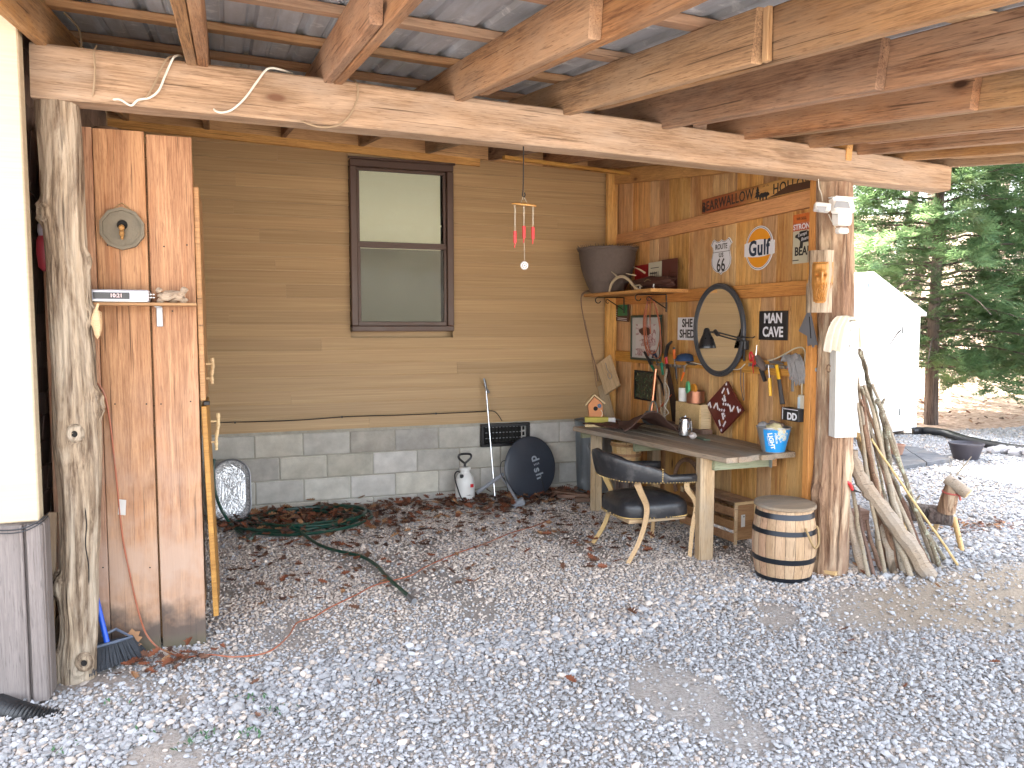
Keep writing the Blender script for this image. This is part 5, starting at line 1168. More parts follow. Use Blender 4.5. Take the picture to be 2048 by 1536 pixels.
framed(1270, 1311, 742, 801, 3.59, M_dark, M_pic2, 'dark_picture', 'small dark picture of leaves below the lowest visible girt behind the copper pipe', .014)
# orange rope loops
m = MB(); o2 = lambda u, v, X=3.53: AX(u, v, X)
m.tube(spline([o2(1297, 596), o2(1291, 620), o2(1289, 655), o2(1291, 688), o2(1300, 706), o2(1312, 703), o2(1319, 680), o2(1320, 650), o2(1312, 615), o2(1305, 598), o2(1298, 595), o2(1293, 625, 3.54), o2(1292, 660, 3.54), o2(1297, 695, 3.54), o2(1308, 714, 3.54), o2(1318, 715), o2(1322, 700), o2(1321, 670), o2(1316, 635), o2(1307, 603), o2(1301, 597), o2(1300, 640, 3.545), o2(1301, 668, 3.545)], 6), .0055, 6)
m.tube(spline([o2(1296, 596, 3.54), o2(1287, 640, 3.545), o2(1290, 690, 3.545), o2(1297, 712, 3.545)], 5), .0055, 6)
tag(m.build('orange_rope', M_cordo), 'orange cord hung in long loops from the shelf bracket', 'cord')
# thin bent cane leaning in the corner
cn_ = lambda u, v: AY(u, v, 6.93)
m = MB(); m.tube(spline([cn_(1184, 582), cn_(1172, 583), cn_(1163, 592), cn_(1163, 612), cn_(1168, 640), cn_(1175, 672), cn_(1184, 706), cn_(1192, 735), cn_(1196, 762)], 6), [.009] * 12 + [.006] * 37, 7)
m.tube([cn_(1170, 640), cn_(1180, 690), cn_(1188, 740), cn_(1193, 775)], .003, 5)
tag(m.build('bent_cane', M_stickr), 'thin dark bent cane hanging from the left end of the corner shelf', 'cane')
# board with a hook, leaning
a, b = AX(1208, 722, 3.42), AX(1228, 778, 3.40)
bd = thing('hook_board', 'small tilted pale board with a wire hook hanging in the corner', 'board', tuple(a))
board('plank', AX(1207, 720, 3.45), AX(1226, 780, 3.45), .19, .02, M_pale, bd, (-.85, -.5, 0))
m = MB(); m.tube(spline([AX(1211, 726, 3.42), AX(1215, 740, 3.40), AX(1223, 750, 3.40), AX(1221, 758, 3.40), AX(1216, 754, 3.40), AX(1216, 746, 3.41)], 5), .003, 6); m.build('wire_hook', M_dsteel, bd)
o = board('leaning_board', AX(1204, 770, 3.47), AX(1222, 842, 3.47), .11, .02, M_leg, None, (-.85, -.5, 0)); tag(o, 'pale board leaning in the corner directly below the hook board', 'board')

# ------------------------------------------------------------------ magnetic tool rails
def rail(u0, u1, v, lab, nk):
    a, b = AX(u0, v, GF - .004), AX(u1, v, GF - .004); z_ = (a.z + b.z) / 2; th = thing('tool_rail', lab, 'tool rail', (GF, (a.y + b.y) / 2, z_), 'steel tool rails')
    m = MB(); m.box((GF - .006, (a.y + b.y) / 2, z_), (.012, a.y - b.y, .024), ch=.002); m.build('bar', M_dsteel, th)
    for k in range(nk):
        y_ = a.y + (b.y - a.y) * (k + .5) / nk; m = MB(); m.lathe([(.0, .014), (.009, .012), (.011, .0)], 10, WM((GF - .012, y_, z_))); m.build('magnet', M_steel, th)
    return z_
zr1 = rail(1313, 1370, 731, 'steel tool rail on the lower girt left of the oval mirror', 9)
zr2 = rail(1498, 1634, 734, 'long steel tool rail on the lower girt right of the oval mirror', 13)
TX = GF - .03
q = lambda u, v, X=TX: AX(u, v, X)
def tool(name, lab, cat, parts, grp=None):
    root = thing(name, lab, cat, tuple(parts[0][2][0]), grp)
    for (nm, mat, pts, r, fl) in parts:
        m = MB(); m.tube(pts, r, 10, flat=fl); m.build(nm, mat, root)
    return root
tool('loppers', 'green and black loppers hanging at the left end of the left tool rail', 'loppers', [('grip', M_blackp, [q(1289, 704), q(1303, 731)], [.014, .016], .7), ('handle', M_greenp, [q(1303, 731), q(1315, 751)], [.015, .012], .7), ('blade', M_iron, [q(1315, 751), q(1324, 768), q(1328, 792)], [.013, .011, .005], .4)])
tool('pliers', 'small pliers with dark grips and bright jaws beside the loppers', 'pliers', [('jaw', M_steel, [q(1306, 722), q(1304, 730)], .006, 1), ('jaw', M_steel, [q(1312, 716), q(1314, 728)], .006, 1), ('grip', M_navy, [q(1305, 715), q(1309, 704), q(1313, 715)], .010, 1)])
tool('screwdriver', 'green screwdriver on the left tool rail', 'screwdriver', [('handle', M_greenp, [q(1323, 726), q(1326, 750)], [.014, .011], 1), ('shaft', M_steel, [q(1326, 750), q(1323, 722)], .003, 1)])
sw = thing('hand_saw', 'hand saw with a black and red handle and long dark blade left of the mirror', 'saw', tuple(q(1335, 700)))
m = MB(); m.tube([q(1343, 683), q(1336, 690), q(1332, 706), q(1331, 716)], [.012, .018, .020, .017], 10, flat=.6); m.build('handle', M_blackp, sw); m = MB(); m.tube([q(1332, 714), q(1333, 728)], .018, 10, flat=.6); m.build('collar', M_red, sw)
m = MB(); T = q(1333, 728); B2 = q(1352, 850); m.add([T + Vector((0, .02, 0)), T + Vector((0, -.03, 0)), B2 + Vector((.02, -.05, 0)), B2 + Vector((.02, .09, 0)), T + Vector((.003, .02, 0)), T + Vector((.003, -.03, 0)), B2 + Vector((.023, -.05, 0)), B2 + Vector((.023, .09, 0))], [(0, 1, 2, 3), (7, 6, 5, 4), (0, 3, 7, 4), (1, 5, 6, 2), (0, 4, 5, 1), (3, 2, 6, 7)], 0, None, False); m.build('blade', plain('rusty_dark_steel', (.05, .03, .025), .6, .4), sw)
tool('screwdriver', 'bright orange handled screwdriver standing up from the left tool rail', 'screwdriver', [('handle', M_orange, [q(1348, 699), q(1349, 718)], .013, 1), ('cap', M_blackp, [q(1348, 694), q(1348, 700)], .012, 1), ('shaft', M_steel, [q(1349, 718), q(1350, 732)], .005, 1)])
tool('knife', 'black handled knife hanging point down from the left tool rail', 'knife', [('handle', M_blackp, [q(1351, 733), q(1353, 757)], [.013, .011], .7), ('blade', M_iron, [q(1353, 757), q(1355, 768)], [.008, .002], .4)])
dr = thing('blue_cap', 'dark blue cap with a black peak perched on the left tool rail', 'cap', tuple(q(1372, 718)))
m = MB(); c_ = q(1371, 722); m.lathe([(.082, 0), (.080, .02), (.066, .045), (.035, .06), (0, .064)], 20, Matrix.Translation(c_)); m.build('crown', plain('navy_cotton', (.02, .045, .11), .9, bump=.3), dr); m = MB(); m.prism([(-.03, -.05), (.03, -.05), (.045, -.12), (0, -.15), (-.045, -.12)], -.003, .004, Matrix.Translation(c_) @ Matrix.Rotation(R(10), 4, 'X')); m.build('peak', M_blackp, dr)
tool('paint_scraper', 'scraper with a steel neck and orange handle hanging below the blue cap', 'scraper', [('neck', M_steel, [q(1370, 731), q(1368, 744)], [.008, .010], .6), ('handle', M_orange, [q(1368, 744), q(1362, 762)], [.012, .007], .8)])
# right rail
rs_ = thing('scissors', 'red handled scissors hanging at the left end of the right tool rail', 'scissors', tuple(q(1505, 715)))
for (uu, vv) in ((1502, 713), (1509, 720)):
    c0 = q(uu, vv); m = MB(); m.tube([c0 + Vector((0, .016 * math.cos(a), .033 * math.sin(a))) for a in np.linspace(0, 2 * math.pi, 14)], .006, 6, cap=False); m.build('finger_loop', M_red, rs_)
m = MB(); m.tube([q(1505, 728), q(1507, 747)], [.009, .004], 6, flat=.4); m.build('blade', M_red, rs_)
tool('drill', 'dark power tool with a long black handle slanting down at the right rail', 'power tool', [('body', plain('smoked_plastic', (.13, .10, .09), .4), [q(1514, 712), q(1522, 728), q(1528, 740)], [.02, .034, .02], .7), ('grip', M_blackp, [q(1522, 738), q(1530, 762)], [.018, .016], .8), ('bit', M_steel, [q(1512, 712), q(1514, 690)], [.007, .003], 1)])
tool('screwdriver', 'thin yellow handled screwdriver on the right tool rail', 'screwdriver', [('handle', M_yellow, [q(1539, 756), q(1541, 792)], .0115, 1), ('shaft', M_steel, [q(1539, 756), q(1537, 730)], .003, 1)])
hm = tool('hammer', 'hammer with a yellow and black handle hanging on the right tool rail', 'hammer', [('collar', M_yellow, [q(1553, 730), q(1558, 759)], [.013, .015], .8), ('grip', plain('charcoal_rubber', (.05, .045, .045), .7), [q(1558, 759), q(1561, 780), q(1565, 808)], [.015, .016, .020], .8), ('head', M_dsteel, [q(1541, 724), q(1548, 724), q(1556, 725), q(1566, 728)], [.012, .011, .014, .005], 1)])
tool('pliers', 'pliers with red and grey grips under the grey rag', 'pliers', [('red_grip', plain('faded_red', (.5, .09, .05), .5), [q(1579, 736), q(1587, 757)], [.018, .013], .6), ('grey_grip', plain('grey_grip', (.17, .16, .15), .6), [q(1585, 757), q(1585, 783)], [.012, .012], .7), ('jaw', M_steel, [q(1584, 752), q(1584, 760)], .007, 1)])
rg_ = thing('grey_rag', 'grey stringy rag draped over the right tool rail', 'rag', tuple(q(1590, 730))); rr = random.Random(6)
for k in range(44):
    f = rr.random(); u0 = 1570 + f * 26 + rr.uniform(-4, 4); m0 = [q(u0 - 6, 716 + rr.uniform(-3, 8)), q(u0 + 2, 709 + rr.uniform(0, 5)), q(u0 + 8, 722 + rr.uniform(0, 6), TX - .02), q(u0 + 12, 745, TX - .015), q(u0 + 17 + rr.uniform(-6, 4), 760 + rr.uniform(-8, 12), TX - .01)]
    if k == 0: m = MB()
    m.tube(spline(m0, 4), .0045, 5)
m = m.build('strands', M_greyrag, rg_); m['kind'] = 'stuff'
m = MB(); m.blob(tuple(q(1588, 722)), .055, 3, .35, 3, sq=(.4, 1.1, .9)); m.build('bunched_cloth', M_greyrag, rg_)
# power strip and its beige cord
ps = thing('power_strip', 'beige power strip standing upright at the end of the bench with a looping cord', 'power strip', tuple(q(1605, 805)))
a, b = q(1605, 790, 3.56), q(1605, 838, 3.56); m = MB(); m.box((3.565, a.y, (a.z + b.z) / 2), (.04, .055, a.z - b.z), ch=.004); m.build('case', plain('beige_plastic', (.55, .50, .40), .5), ps)
m = MB(); m.box((3.542, a.y + .012, (a.z + b.z) / 2 + .02), (.004, .022, .09), ch=.001); m.build('label', plain('pale_blue_print', (.45, .55, .62), .5), ps)
m = MB(); m.tube(spline([q(1536, 721), q(1552, 717), q(1573, 706), q(1590, 697), q(1603, 695), q(1610, 702), q(1610, 718), q(1606, 745), q(1604, 770), q(1604, 792, 3.56)], 6), .005, 6); m.build('cord', plain('beige_cord', (.50, .45, .33), .6), ps)
m = MB(); m.tube(spline([q(1370, 731), q(1382, 725), q(1398, 728), q(1412, 732), q(1440, 736), q(1475, 739), q(1487, 731), q(1490, 728)], 5), .0035, 6); tag(m.build('rail_cord', M_cordw), 'thin white cord running from the left rail behind the mirror', 'cord')
m = MB(); m.tube(spline([q(1482, 735), q(1481, 760), q(1484, 785), q(1488, 800), q(1487, 745)], 5), .003, 5); tag(m.build('lamp_cord', M_blackp), 'thin dark lamp cord looping down below the mirror frame', 'cord')
# rafter square in grey at the jamb
a = AX(1617, 655, 3.52); pts2 = [(1620, 617), (1636, 690), (1630, 690), (1628, 695), (1625, 688), (1618, 692), (1617, 672), (1600, 662)]
ctr = AX(1620, 655, 3.515); poly = [(ctr.y - AX(u, v, 3.515).y, AX(u, v, 3.515).z - ctr.z) for u, v in pts2]
m = MB(); m.prism(poly, 0, .012, WM(ctr)); sq_ = m.build('rafter_square', plain('grey_cast_metal', (.20, .21, .24), .45, .4)); tag(sq_, 'grey triangular rafter square hung on the jamb below the carved face', 'rafter square')
m = MB(); m.box((0, 0, .0), (.008, .14, .014), WM(AX(1622, 655, 3.5095)) @ Matrix.Rotation(R(8), 4, 'Z')); m.build('slot', M_dark, sq_)
# quilt-pattern diamond
c_ = (wp(1447, 762, 3.56) + wp(1446, 868, 3.50)) / 2; yl, yr = wp(1410, 815, 3.53).y, wp(1484, 814, 3.53).y; dh_ = (wp(1447, 762, 3.56).z - wp(1446, 868, 3.53).z) / 2; dw = (yl - yr) / 2
dm = thing('diamond_board', 'dark red diamond shaped board with white stars and bars standing on the bench', 'decoration', (3.53, (yl + yr) / 2, c_.z))
S_ = WM((3.548, (yl + yr) / 2, wp(1447, 815, 3.53).z)) @ Matrix.Rotation(R(-6), 4, 'X')
m = MB(); m.prism([(-dw, 0), (0, -dh_), (dw, 0), (0, dh_)], -.009, .009, S_); m.build('panel', plain('maroon_paint', (.10, .012, .012), .35, 0, .3, 8), dm)
m = MB(); e = .93
m.prism([(-.012, 0), (0, -.012), (.012, 0), (0, .012)], .009, .0095, S_)
def star(x, y, r): return [(x + (r if k % 2 == 0 else r * .42) * math.sin(math.pi * k / 5), y + (r if k % 2 == 0 else r * .42) * math.cos(math.pi * k / 5)) for k in range(10)]
spos = [(0, .88), (.0, -.88), (-.86, 0), (.86, 0)] + [(-.02, .40), (-.03, .25), (-.04, .12), (.09, .12), (.21, .12)] + [(.02, -.40), (.03, -.25), (.04, -.12), (-.09, -.12), (-.21, -.12)] + [(.1, -.32), (-.1, .30)]
for (x, y) in spos:
    mm = MB(); mm.prism(star(x * dw, y * dh_, .014), .009, .0105, S_); mm.build('star', M_shw, dm)
for (ax, ay) in ((0, 1), (0, -1), (1, 0), (-1, 0)):
    o1 = Vector((ax * .62 * dw, ay * .62 * dh_, 0))
    for (dx, dy, an) in ((-.13 * dw, 0, 58 if ay * 1 + ax * 1 > 0 else -58), (.13 * dw, 0, -58 if ay + ax > 0 else 58)):
        mm = MB(); mm.box((o1.x + dx, o1.y + dy, .0097), (.05, .016, .0015), S_ @ Matrix.Translation(o1 + Vector((dx, dy, 0))) @ Matrix.Rotation(R(an), 4, 'Z') @ Matrix.Translation(-o1 - Vector((dx, dy, 0)))); mm.build('bar', M_shw, dm)
    mm = MB(); c2 = o1 * .86; mm.prism([(c2.x - .022, c2.y), (c2.x, c2.y - .026), (c2.x + .022, c2.y), (c2.x, c2.y + .026)], .009, .0100, S_); mm.build('brown_square', plain('brown_stain', (.22, .06, .02), .5), dm)
    c3 = o1 * .56; mm = MB(); mm.box((c3.x, c3.y, .0097), (.055, .016, .0015), S_ @ Matrix.Translation((c3.x, c3.y, 0)) @ Matrix.Rotation(R(-58 if ax == 0 else -62), 4, 'Z') @ Matrix.Translation((-c3.x, -c3.y, 0))); mm.build('bar', M_shw, dm)
# carved bearded face on a half log
a, b = AY(1628, 500, 3.93), AY(1668, 500, 3.93); zt_, zb_ = AY(1648, 500, 3.93).z, AY(1648, 625, 3.93).z; W_ = b.x - a.x; H_ = zt_ - zb_; c_ = Vector(((a.x + b.x) / 2 + .012, 3.975, (zt_ + zb_) / 2))
fc = thing('wood_carving', 'half log carved with a bearded face fixed to the right log post', 'wood carving', tuple(c_)); S_ = Matrix.Translation(c_) @ Matrix.Rotation(R(-36), 4, 'Z') @ BM((0, 0, 0))
m = MB(); n = 22; vs = []
for i in range(17):
    y_ = -H_ / 2 + H_ * i / 16
    for j in range(n + 1):
        a_ = math.pi * j / n; q_ = 1 + .05 * noise.noise(Vector((math.cos(a_) * 3, y_ * 9, 4))); vs.append((W_ / 2 * math.cos(a_) * q_, y_, .055 * math.sin(a_) * q_))
m.add(vs, [(i * (n + 1) + j, i * (n + 1) + j + 1, (i + 1) * (n + 1) + j + 1, (i + 1) * (n + 1) + j) for i in range(16) for j in range(n)], 0, S_)
m.add([v for v in vs[:n + 1]], [tuple(range(n + 1))], 0, S_, False); m.add([v for v in vs[-n - 1:]], [tuple(reversed(range(n + 1)))], 0, S_, False); m.build('half_log', M_logL, fc)
M_face = wood('carved_face_wood', (.34, .15, .04), (.62, .34, .11), axis='Z', ring=.5, bump=.3, var=0, rough=.55)
m = MB(); G_ = 34; vs = []
def face_h(x, y):   # relief of the carving: forehead, brows, eyes, nose, cheeks, beard
    g = lambda cx, cy, sx2, sy2, h: h * math.exp(-((x - cx) / sx2) ** 2 - ((y - cy) / sy2) ** 2)
    h = .030 * max(0, 1 - (x / .62) ** 4 * 1.0) ** .5 if abs(x) < .62 else 0
    h += g(0, .30, .12, .22, .026) + g(-.25, .46, .20, .07, .014) + g(.25, .46, .20, .07, .014) - g(-.26, .34, .12, .06, .014) - g(.26, .34, .12, .06, .014)
    h += g(-.33, .16, .15, .14, .012) + g(.33, .16, .15, .14, .012) + g(0, .02, .30, .07, .014) - g(0, -.08, .18, .03, .012) + g(0, -.16, .14, .04, .010) + g(0, -.40, .36, .25, .014)
    h += (.004 * math.sin(x * 34 + 3 * math.sin(y * 9)) if y < -.05 else 0); return h * 1.6
fw_, fh_ = W_ * .56, H_ * .33
for i in range(G_ + 1):
    for j in range(G_ + 1):
        x, y = -1 + 2 * j / G_, -1 + 2 * i / G_; s2 = math.sqrt(max(.0, 1 - min(1, x * x * .92)))
        vs.append((x * fw_ * .9 * (1 - .25 * max(0, -y)), y * fh_ - H_ * .02, .048 * s2 + face_h(x, y * .95) * (1 if abs(y) < .93 else .2)))
m.add(vs, [(i * (G_ + 1) + j, i * (G_ + 1) + j + 1, (i + 1) * (G_ + 1) + j + 1, (i + 1) * (G_ + 1) + j) for i in range(G_) for j in range(G_)], 0, S_); m.build('face', M_face, fc, sharp=80)
for sx_ in (-1, 1): m = MB(); m.blob((sx_ * .26 * fw_ * .9, .34 * fh_ - H_ * .02, .066), .006, 1, .1, 2, M=S_, sq=(1.5, .8, .6)); m.build('eye', M_paint_w, fc)
# floodlight
fl = thing('security_light', 'white twin head security floodlight on the right log post', 'floodlight', tuple(AY(1672, 440, 3.9)))
def bx_px(nm, u0, u1, v0, v1, Y, d, mat, ch=.006, rot=None):
    a, b = AY(u0, v0, Y), AY(u1, v1, Y); m = MB(); m.box((0, 0, 0), (abs(b.x - a.x), d, abs(a.z - b.z)), ch=ch); M = Matrix.Translation(((a.x + b.x) / 2, Y, (a.z + b.z) / 2)); 
    if rot is not None: M = M @ rot
    return m.build(nm, mat, fl, M)
h1 = bx_px('lamp_head', 1664, 1704, 395, 428, 3.86, .05, M_whitep, .008, Matrix.Rotation(R(-18), 4, 'X'))
bx_px('lamp_visor', 1664, 1706, 393, 398, 3.855, .07, M_whitep, .002)
m = MB(); m.prism([(-.045, .03), (.045, .03), (.06, -.01), (-.06, -.01)], 0, .002, BM(AY(1684, 413, 3.83))); m.build('lens', M_dsteel, fl)
bx_px('motion_body', 1671, 1697, 427, 452, 3.88, .06, M_whitep, .008); bx_px('sensor', 1674, 1694, 455, 468, 3.87, .05, M_whitep, .01); bx_px('mounting_plate', 1668, 1700, 420, 446, 3.93, .04, M_whitep, .004)
h2 = bx_px('lamp_head', 1632, 1656, 406, 424, 3.86, .06, M_whitep, .006, Matrix.Rotation(R(10), 4, 'Y') @ Matrix.Rotation(R(-30), 4, 'Z'))
m = MB(); m.prism([(-.028, .015), (.028, .01), (.022, -.022), (-.018, -.016)], 0, .002, Matrix.Translation(AY(1643, 417, 3.82)) @ Matrix.Rotation(R(-30), 4, 'Z') @ BM((0, 0, 0))); m.build('lens', M_dsteel, fl)
m = MB(); m.tube([AY(1656, 410, 3.88), AY(1668, 411, 3.89)], .010, 8); m.build('arm', M_whitep, fl)
m = MB(); m.tube(spline([AY(1637, 358, 3.93), AY(1638, 375, 3.93), AY(1643, 388, 3.93), AY(1645, 402, 3.9)], 4), .0025, 5); m.tube([AY(1657, 428, 3.93), AY(1663, 442, 3.93), AY(1672, 456, 3.9)], .0025, 5); m.build('cable', M_cordw, fl)
# white board and cloth
wb = AY(1695, 650, 3.86); a, b = AY(1677, 700, 3.9), AY(1713, 700, 3.9)
o = board('white_board', (AY(1692, 874, 3.9).x, 3.93, AY(1692, 874, 3.9).z), (AY(1696, 643, 3.9).x, 3.93, AY(1696, 643, 3.9).z), (b.x - a.x), .085, M_white, None, (-.30, -1, 0), rough=.001, ch=.002); tag(o, 'whitewashed timber offcut fixed upright on the right log post', 'board')
for (u, v) in ((1690, 655), (1702, 660), (1700, 692), (1692, 862)):
    p = AY(u, v, 3.88); m = MB(); m.lathe([(0, .002), (.004, .0)], 8, BM((p.x, 3.884, p.z))); m.build('nail_head', M_iron, o)
cl = thing('hanging_cloth', 'crumpled off-white cloth draped over the top of the white board', 'cloth', tuple(AY(1688, 640, 3.85)))
m = MB(); rows_ = [(632, 1676, 1700), (640, 1668, 1701), (655, 1661, 1693), (675, 1656, 1689), (690, 1654, 1686), (702, 1653, 1684)]; vs = []; nn = 26
for i, (v, u0, u1) in enumerate(rows_):
    for j in range(nn + 1):
        f = j / nn; p = AY(u0 + (u1 - u0) * f, v + (3 * math.sin(f * 9) if i == 5 else 0), 3.845); p.y += .018 * math.sin(f * 19 + i * .35) * (.4 + i * .14) + .03 * (f - .5) ** 2; vs.append(p)
m.add(vs, [(i * (nn + 1) + j, i * (nn + 1) + j + 1, (i + 1) * (nn + 1) + j + 1, (i + 1) * (nn + 1) + j) for i in range(5) for j in range(nn)]); m.build('front_fold', M_cloth, cl, sharp=80)
m = MB(); rows_ = [(633, 1690, 1702), (645, 1704, 1718), (665, 1712, 1722), (695, 1713, 1724)]; vs = []; nn = 10
for i, (v, u0, u1) in enumerate(rows_):
    for j in range(nn + 1):
        f = j / nn; p = AY(u0 + (u1 - u0) * f, v, 3.93); p.y += .012 * math.sin(f * 12 + i); vs.append(p)
m.add(vs, [(i * (nn + 1) + j, i * (nn + 1) + j + 1, (i + 1) * (nn + 1) + j + 1, (i + 1) * (nn + 1) + j) for i in range(3) for j in range(nn)]); m.build('back_fold', M_cloth, cl, sharp=80)
m = MB(); m.blob(tuple(AY(1689, 636, 3.90)), .045, 3, .3, 3, sq=(1.2, 1.2, .35)); m.build('knot', M_cloth, cl)

# ------------------------------------------------------------------ workbench
BZ = .745
P1, P2 = G(1142, 853, BZ), G(1455, 916, BZ); P3, P4 = Vector((3.585, 4.36, BZ)), Vector((3.585, P1.y + .02, BZ))
bn = thing('workbench', 'weathered plank workbench on square timber legs along the plank wall', 'workbench', (3.2, 5.3, 0))
nb = 6
for k in range(nb):
    f0, f1 = k / nb, (k + 1) / nb; a0, a1 = P1.lerp(P4, (f0 + f1) / 2), P2.lerp(P3, (f0 + f1) / 2)
    d = (a1 - a0).normalized(); j = (0, .012, -.006, .02, .004, .01)[k]
    w_ = ((P1 - P4).length + (P2 - P3).length) / 2 / nb - .006
    board('top_board', a0 + Vector((0, 0, -.019)), a1 + d * j + Vector((0, 0, -.019)), w_, .036, M_bench if k != 1 else M_bench, bn, (0, 0, 1), rough=.003, ch=.004)
L1, L2 = Vector((3.055, 4.60, 0)), Vector((2.985, 6.16, 0))
for q_ in (L1, L2): board('leg', (q_.x, q_.y, -.03), (q_.x, q_.y, BZ - .04), .10, .10, M_leg, bn, (-.42, -.9, 0) if q_ is L2 else (-.25, -.97, 0), ch=.005)
for q_ in ((3.52, 6.1),): board('leg', (q_[0], q_[1], -.03), (q_[0], q_[1], BZ - .04), .09, .09, M_leg, bn, (0, -1, 0), ch=.004)
for yy, x0_ in ((4.53, 3.05), (5.42, 2.93), (6.24, 2.86)): board('bearer', (x0_ + .02, yy, BZ - .082), (3.57, yy, BZ - .082), .086, .036, M_green, bn, (0, -1, 0))
board('rear_rail', (3.55, 4.5, BZ - .082), (3.55, 6.2, BZ - .082), .08, .036, M_girt, bn, (-1, 0, 0))
m = MB(); m.box((3.54, 4.505, BZ - .085), (.05, .006, .075), ch=.001); m.box((3.515, 4.50, BZ - .085), (.006, .03, .085), ch=.001); m.build('joist_hanger', M_galv, bn)

# ------------------------------------------------------------------ on the bench
OZ = BZ + .002
on = lambda u, v, z=0: G(u, v, OZ + z)
# birdhouse
p = on(1193, 843); p = Vector((3.08, 6.28, OZ)); p = Vector((AY(1193, 830, 6.12).x, 6.12, OZ))
bh = thing('birdhouse', 'orange birdhouse with a blue flower by its hole at the far end of the bench', 'birdhouse', tuple(p)); T = Matrix.Translation(p + Vector((0, 0, .03))) @ Matrix.Rotation(R(-22), 4, 'Z') @ Matrix.Rotation(R(-6), 4, 'Y')
m = MB(); m.prism([(-.06, 0), (.06, 0), (.06, .155), (0, .215), (-.06, .155)], -.055, .055, T @ BM((0, 0, 0))); m.build('walls', plain('orange_stain', (.52, .20, .07), .6, 0, .2, 15), bh)
for s_ in (-1, 1): m = MB(); m.box((s_ * .043, .0, .192), (.118, .145, .010), T @ Matrix.Translation((s_ * .043, 0, .192)) @ Matrix.Rotation(R(45 * s_), 4, 'Y') @ Matrix.Translation((-s_ * .043, 0, -.192)), ch=.001); m.build('roof_board', M_sticky, bh)
m = MB(); m.disc(.019, .0005, 20, T @ BM((.0, -.0555, .115))); m.build('entrance_hole', M_dark, bh)
m = MB(); FT = T @ BM((.034, -.057, .135)); 
for k in range(5): m.blob((.011 * math.cos(k * 1.257), .011 * math.sin(k * 1.257), .003), .0085, k, .2, 2, M=FT, sq=(1, 1, .5))
m.build('blue_flower', plain('blue_paint', (.06, .14, .25), .6), bh)
m = MB(); m.tube(spline([T @ Vector((.045, -.058, .10)), T @ Vector((.055, -.06, .07)), T @ Vector((.04, -.06, .04)), T @ Vector((.01, -.06, .015))], 4), .005, 6); m.build('painted_vine', M_bone, bh)
m = MB(); m.box((0, -.0, -.004), (.16, .15, .012), T, ch=.002); m.build('base_board', M_brown, bh)
# odds at the far end of the bench
o_ = on(1160, 846); m = MB(); m.box((0, 0, .022), (.20, .06, .045), Matrix.Translation((2.93, 6.05, OZ + .03)) @ Matrix.Rotation(R(-20), 4, 'Z'), ch=.004); m.box((.12, 0, .02), (.08, .055, .04), Matrix.Translation((2.93, 6.05, OZ + .03)) @ Matrix.Rotation(R(-20), 4, 'Z'), ch=.006, mi=1)
tag(m.build('sponge_box', [plain('faded_yellow', (.45, .38, .07), .7, 0, .3, 10), M_paper]), 'faded yellow box with a white end at the left tip of the bench', 'box')
m = MB(); m.box((0, 0, .0), (.20, .09, .022), Matrix.Translation((2.90, 5.98, OZ + .013)) @ Matrix.Rotation(R(-25), 4, 'Z'), ch=.003)
tag(m.build('wood_offcut', M_pale), 'pale offcut of wood under the yellow box on the bench tip', 'board')
# brown leather pieces
def sheet(name, ctr, sx2, sy2, hfun, mat, lab, cat, rz=0, par=None, th=.006, n=22, poly=None):
    vs = []; m = MB()
    for s_ in (0, 1):
        for i in range(n + 1):
            for j in range(n + 1):
                x, y = -1 + 2 * j / n, -1 + 2 * i / n
                if poly: x, y = poly(x, y)
                vs.append((x * sx2, y * sy2, hfun(x, y) + s_ * th))
    N = (n + 1) ** 2; fs = []
    for i in range(n):
        for j in range(n):
            a = i * (n + 1) + j; fs.append((a, a + n + 1, a + n + 2, a + 1)); fs.append(tuple(N + k for k in (a, a + 1, a + n + 2, a + n + 1)))
    rim = [(j, j + 1) for j in range(n)] + [(j + 1 + n * (n + 1), j + n * (n + 1)) for j in range(n)] + [((i + 1) * (n + 1), i * (n + 1)) for i in range(n)] + [(i * (n + 1) + n, (i + 1) * (n + 1) + n) for i in range(n)]
    fs += [(a, b, b + N, a + N) for a, b in rim]
    m.add(vs, fs); o = m.build(name, mat, par, Matrix.Translation(ctr) @ Matrix.Rotation(rz, 4, 'Z'), sharp=60); return tag(o, lab, cat) if lab else o
M_suede = plain('brown_suede', (.085, .042, .032), .8, 0, .35, 12, bump=.5)
nzv = lambda x, y, s_: noise.noise(Vector((x * 1.6, y * 1.6, s_)))
lt = sheet('leather_apron', (3.12, 5.55, OZ), .21, .27, lambda x, y: .012 + .12 * math.exp(-(x + .15) ** 2 * 2.5) * (1 - .55 * y) * .8 + .045 * nzv(x, y, 3) + .02, M_suede, 'folded dark brown leather apron humped on the middle of the bench', 'leather', R(-14), n=26, poly=lambda x, y: (x * (1 - .18 * y), y + .12 * x))
sheet('leather_scrap', (3.03, 5.92, OZ), .17, .20, lambda x, y: .02 + .02 * nzv(x, y, 9) + .02 * math.sin(x * 5 + y * 2), M_brown, 'thin dark crumpled leather scrap between the apron and the birdhouse', 'leather', R(20))
# watering pot with bail handle
p = Vector((3.42, 5.98, OZ)); wp_ = thing('grey_pot', 'round grey enamel pot with a bail handle at the back of the bench', 'pot', tuple(p)); T = Matrix.Translation(p)
Mgp = plain('grey_enamel', (.13, .15, .15), .35, .3, .2)
m = MB(); m.lathe([(0, 0), (.06, 0), (.078, .03), (.08, .06), (.065, .095), (.05, .105), (.053, .112), (.045, .112), (.04, .1), (0, .1)], 24, T); m.build('bowl', Mgp, wp_)
m = MB(); m.tube([T @ Vector((.02, .072 * math.cos(a), .085 + .115 * math.sin(a))) for a in np.linspace(.0, math.pi, 16)], .006, 7); m.build('bail_handle', plain('grey_wire', (.25, .27, .24), .5), wp_)
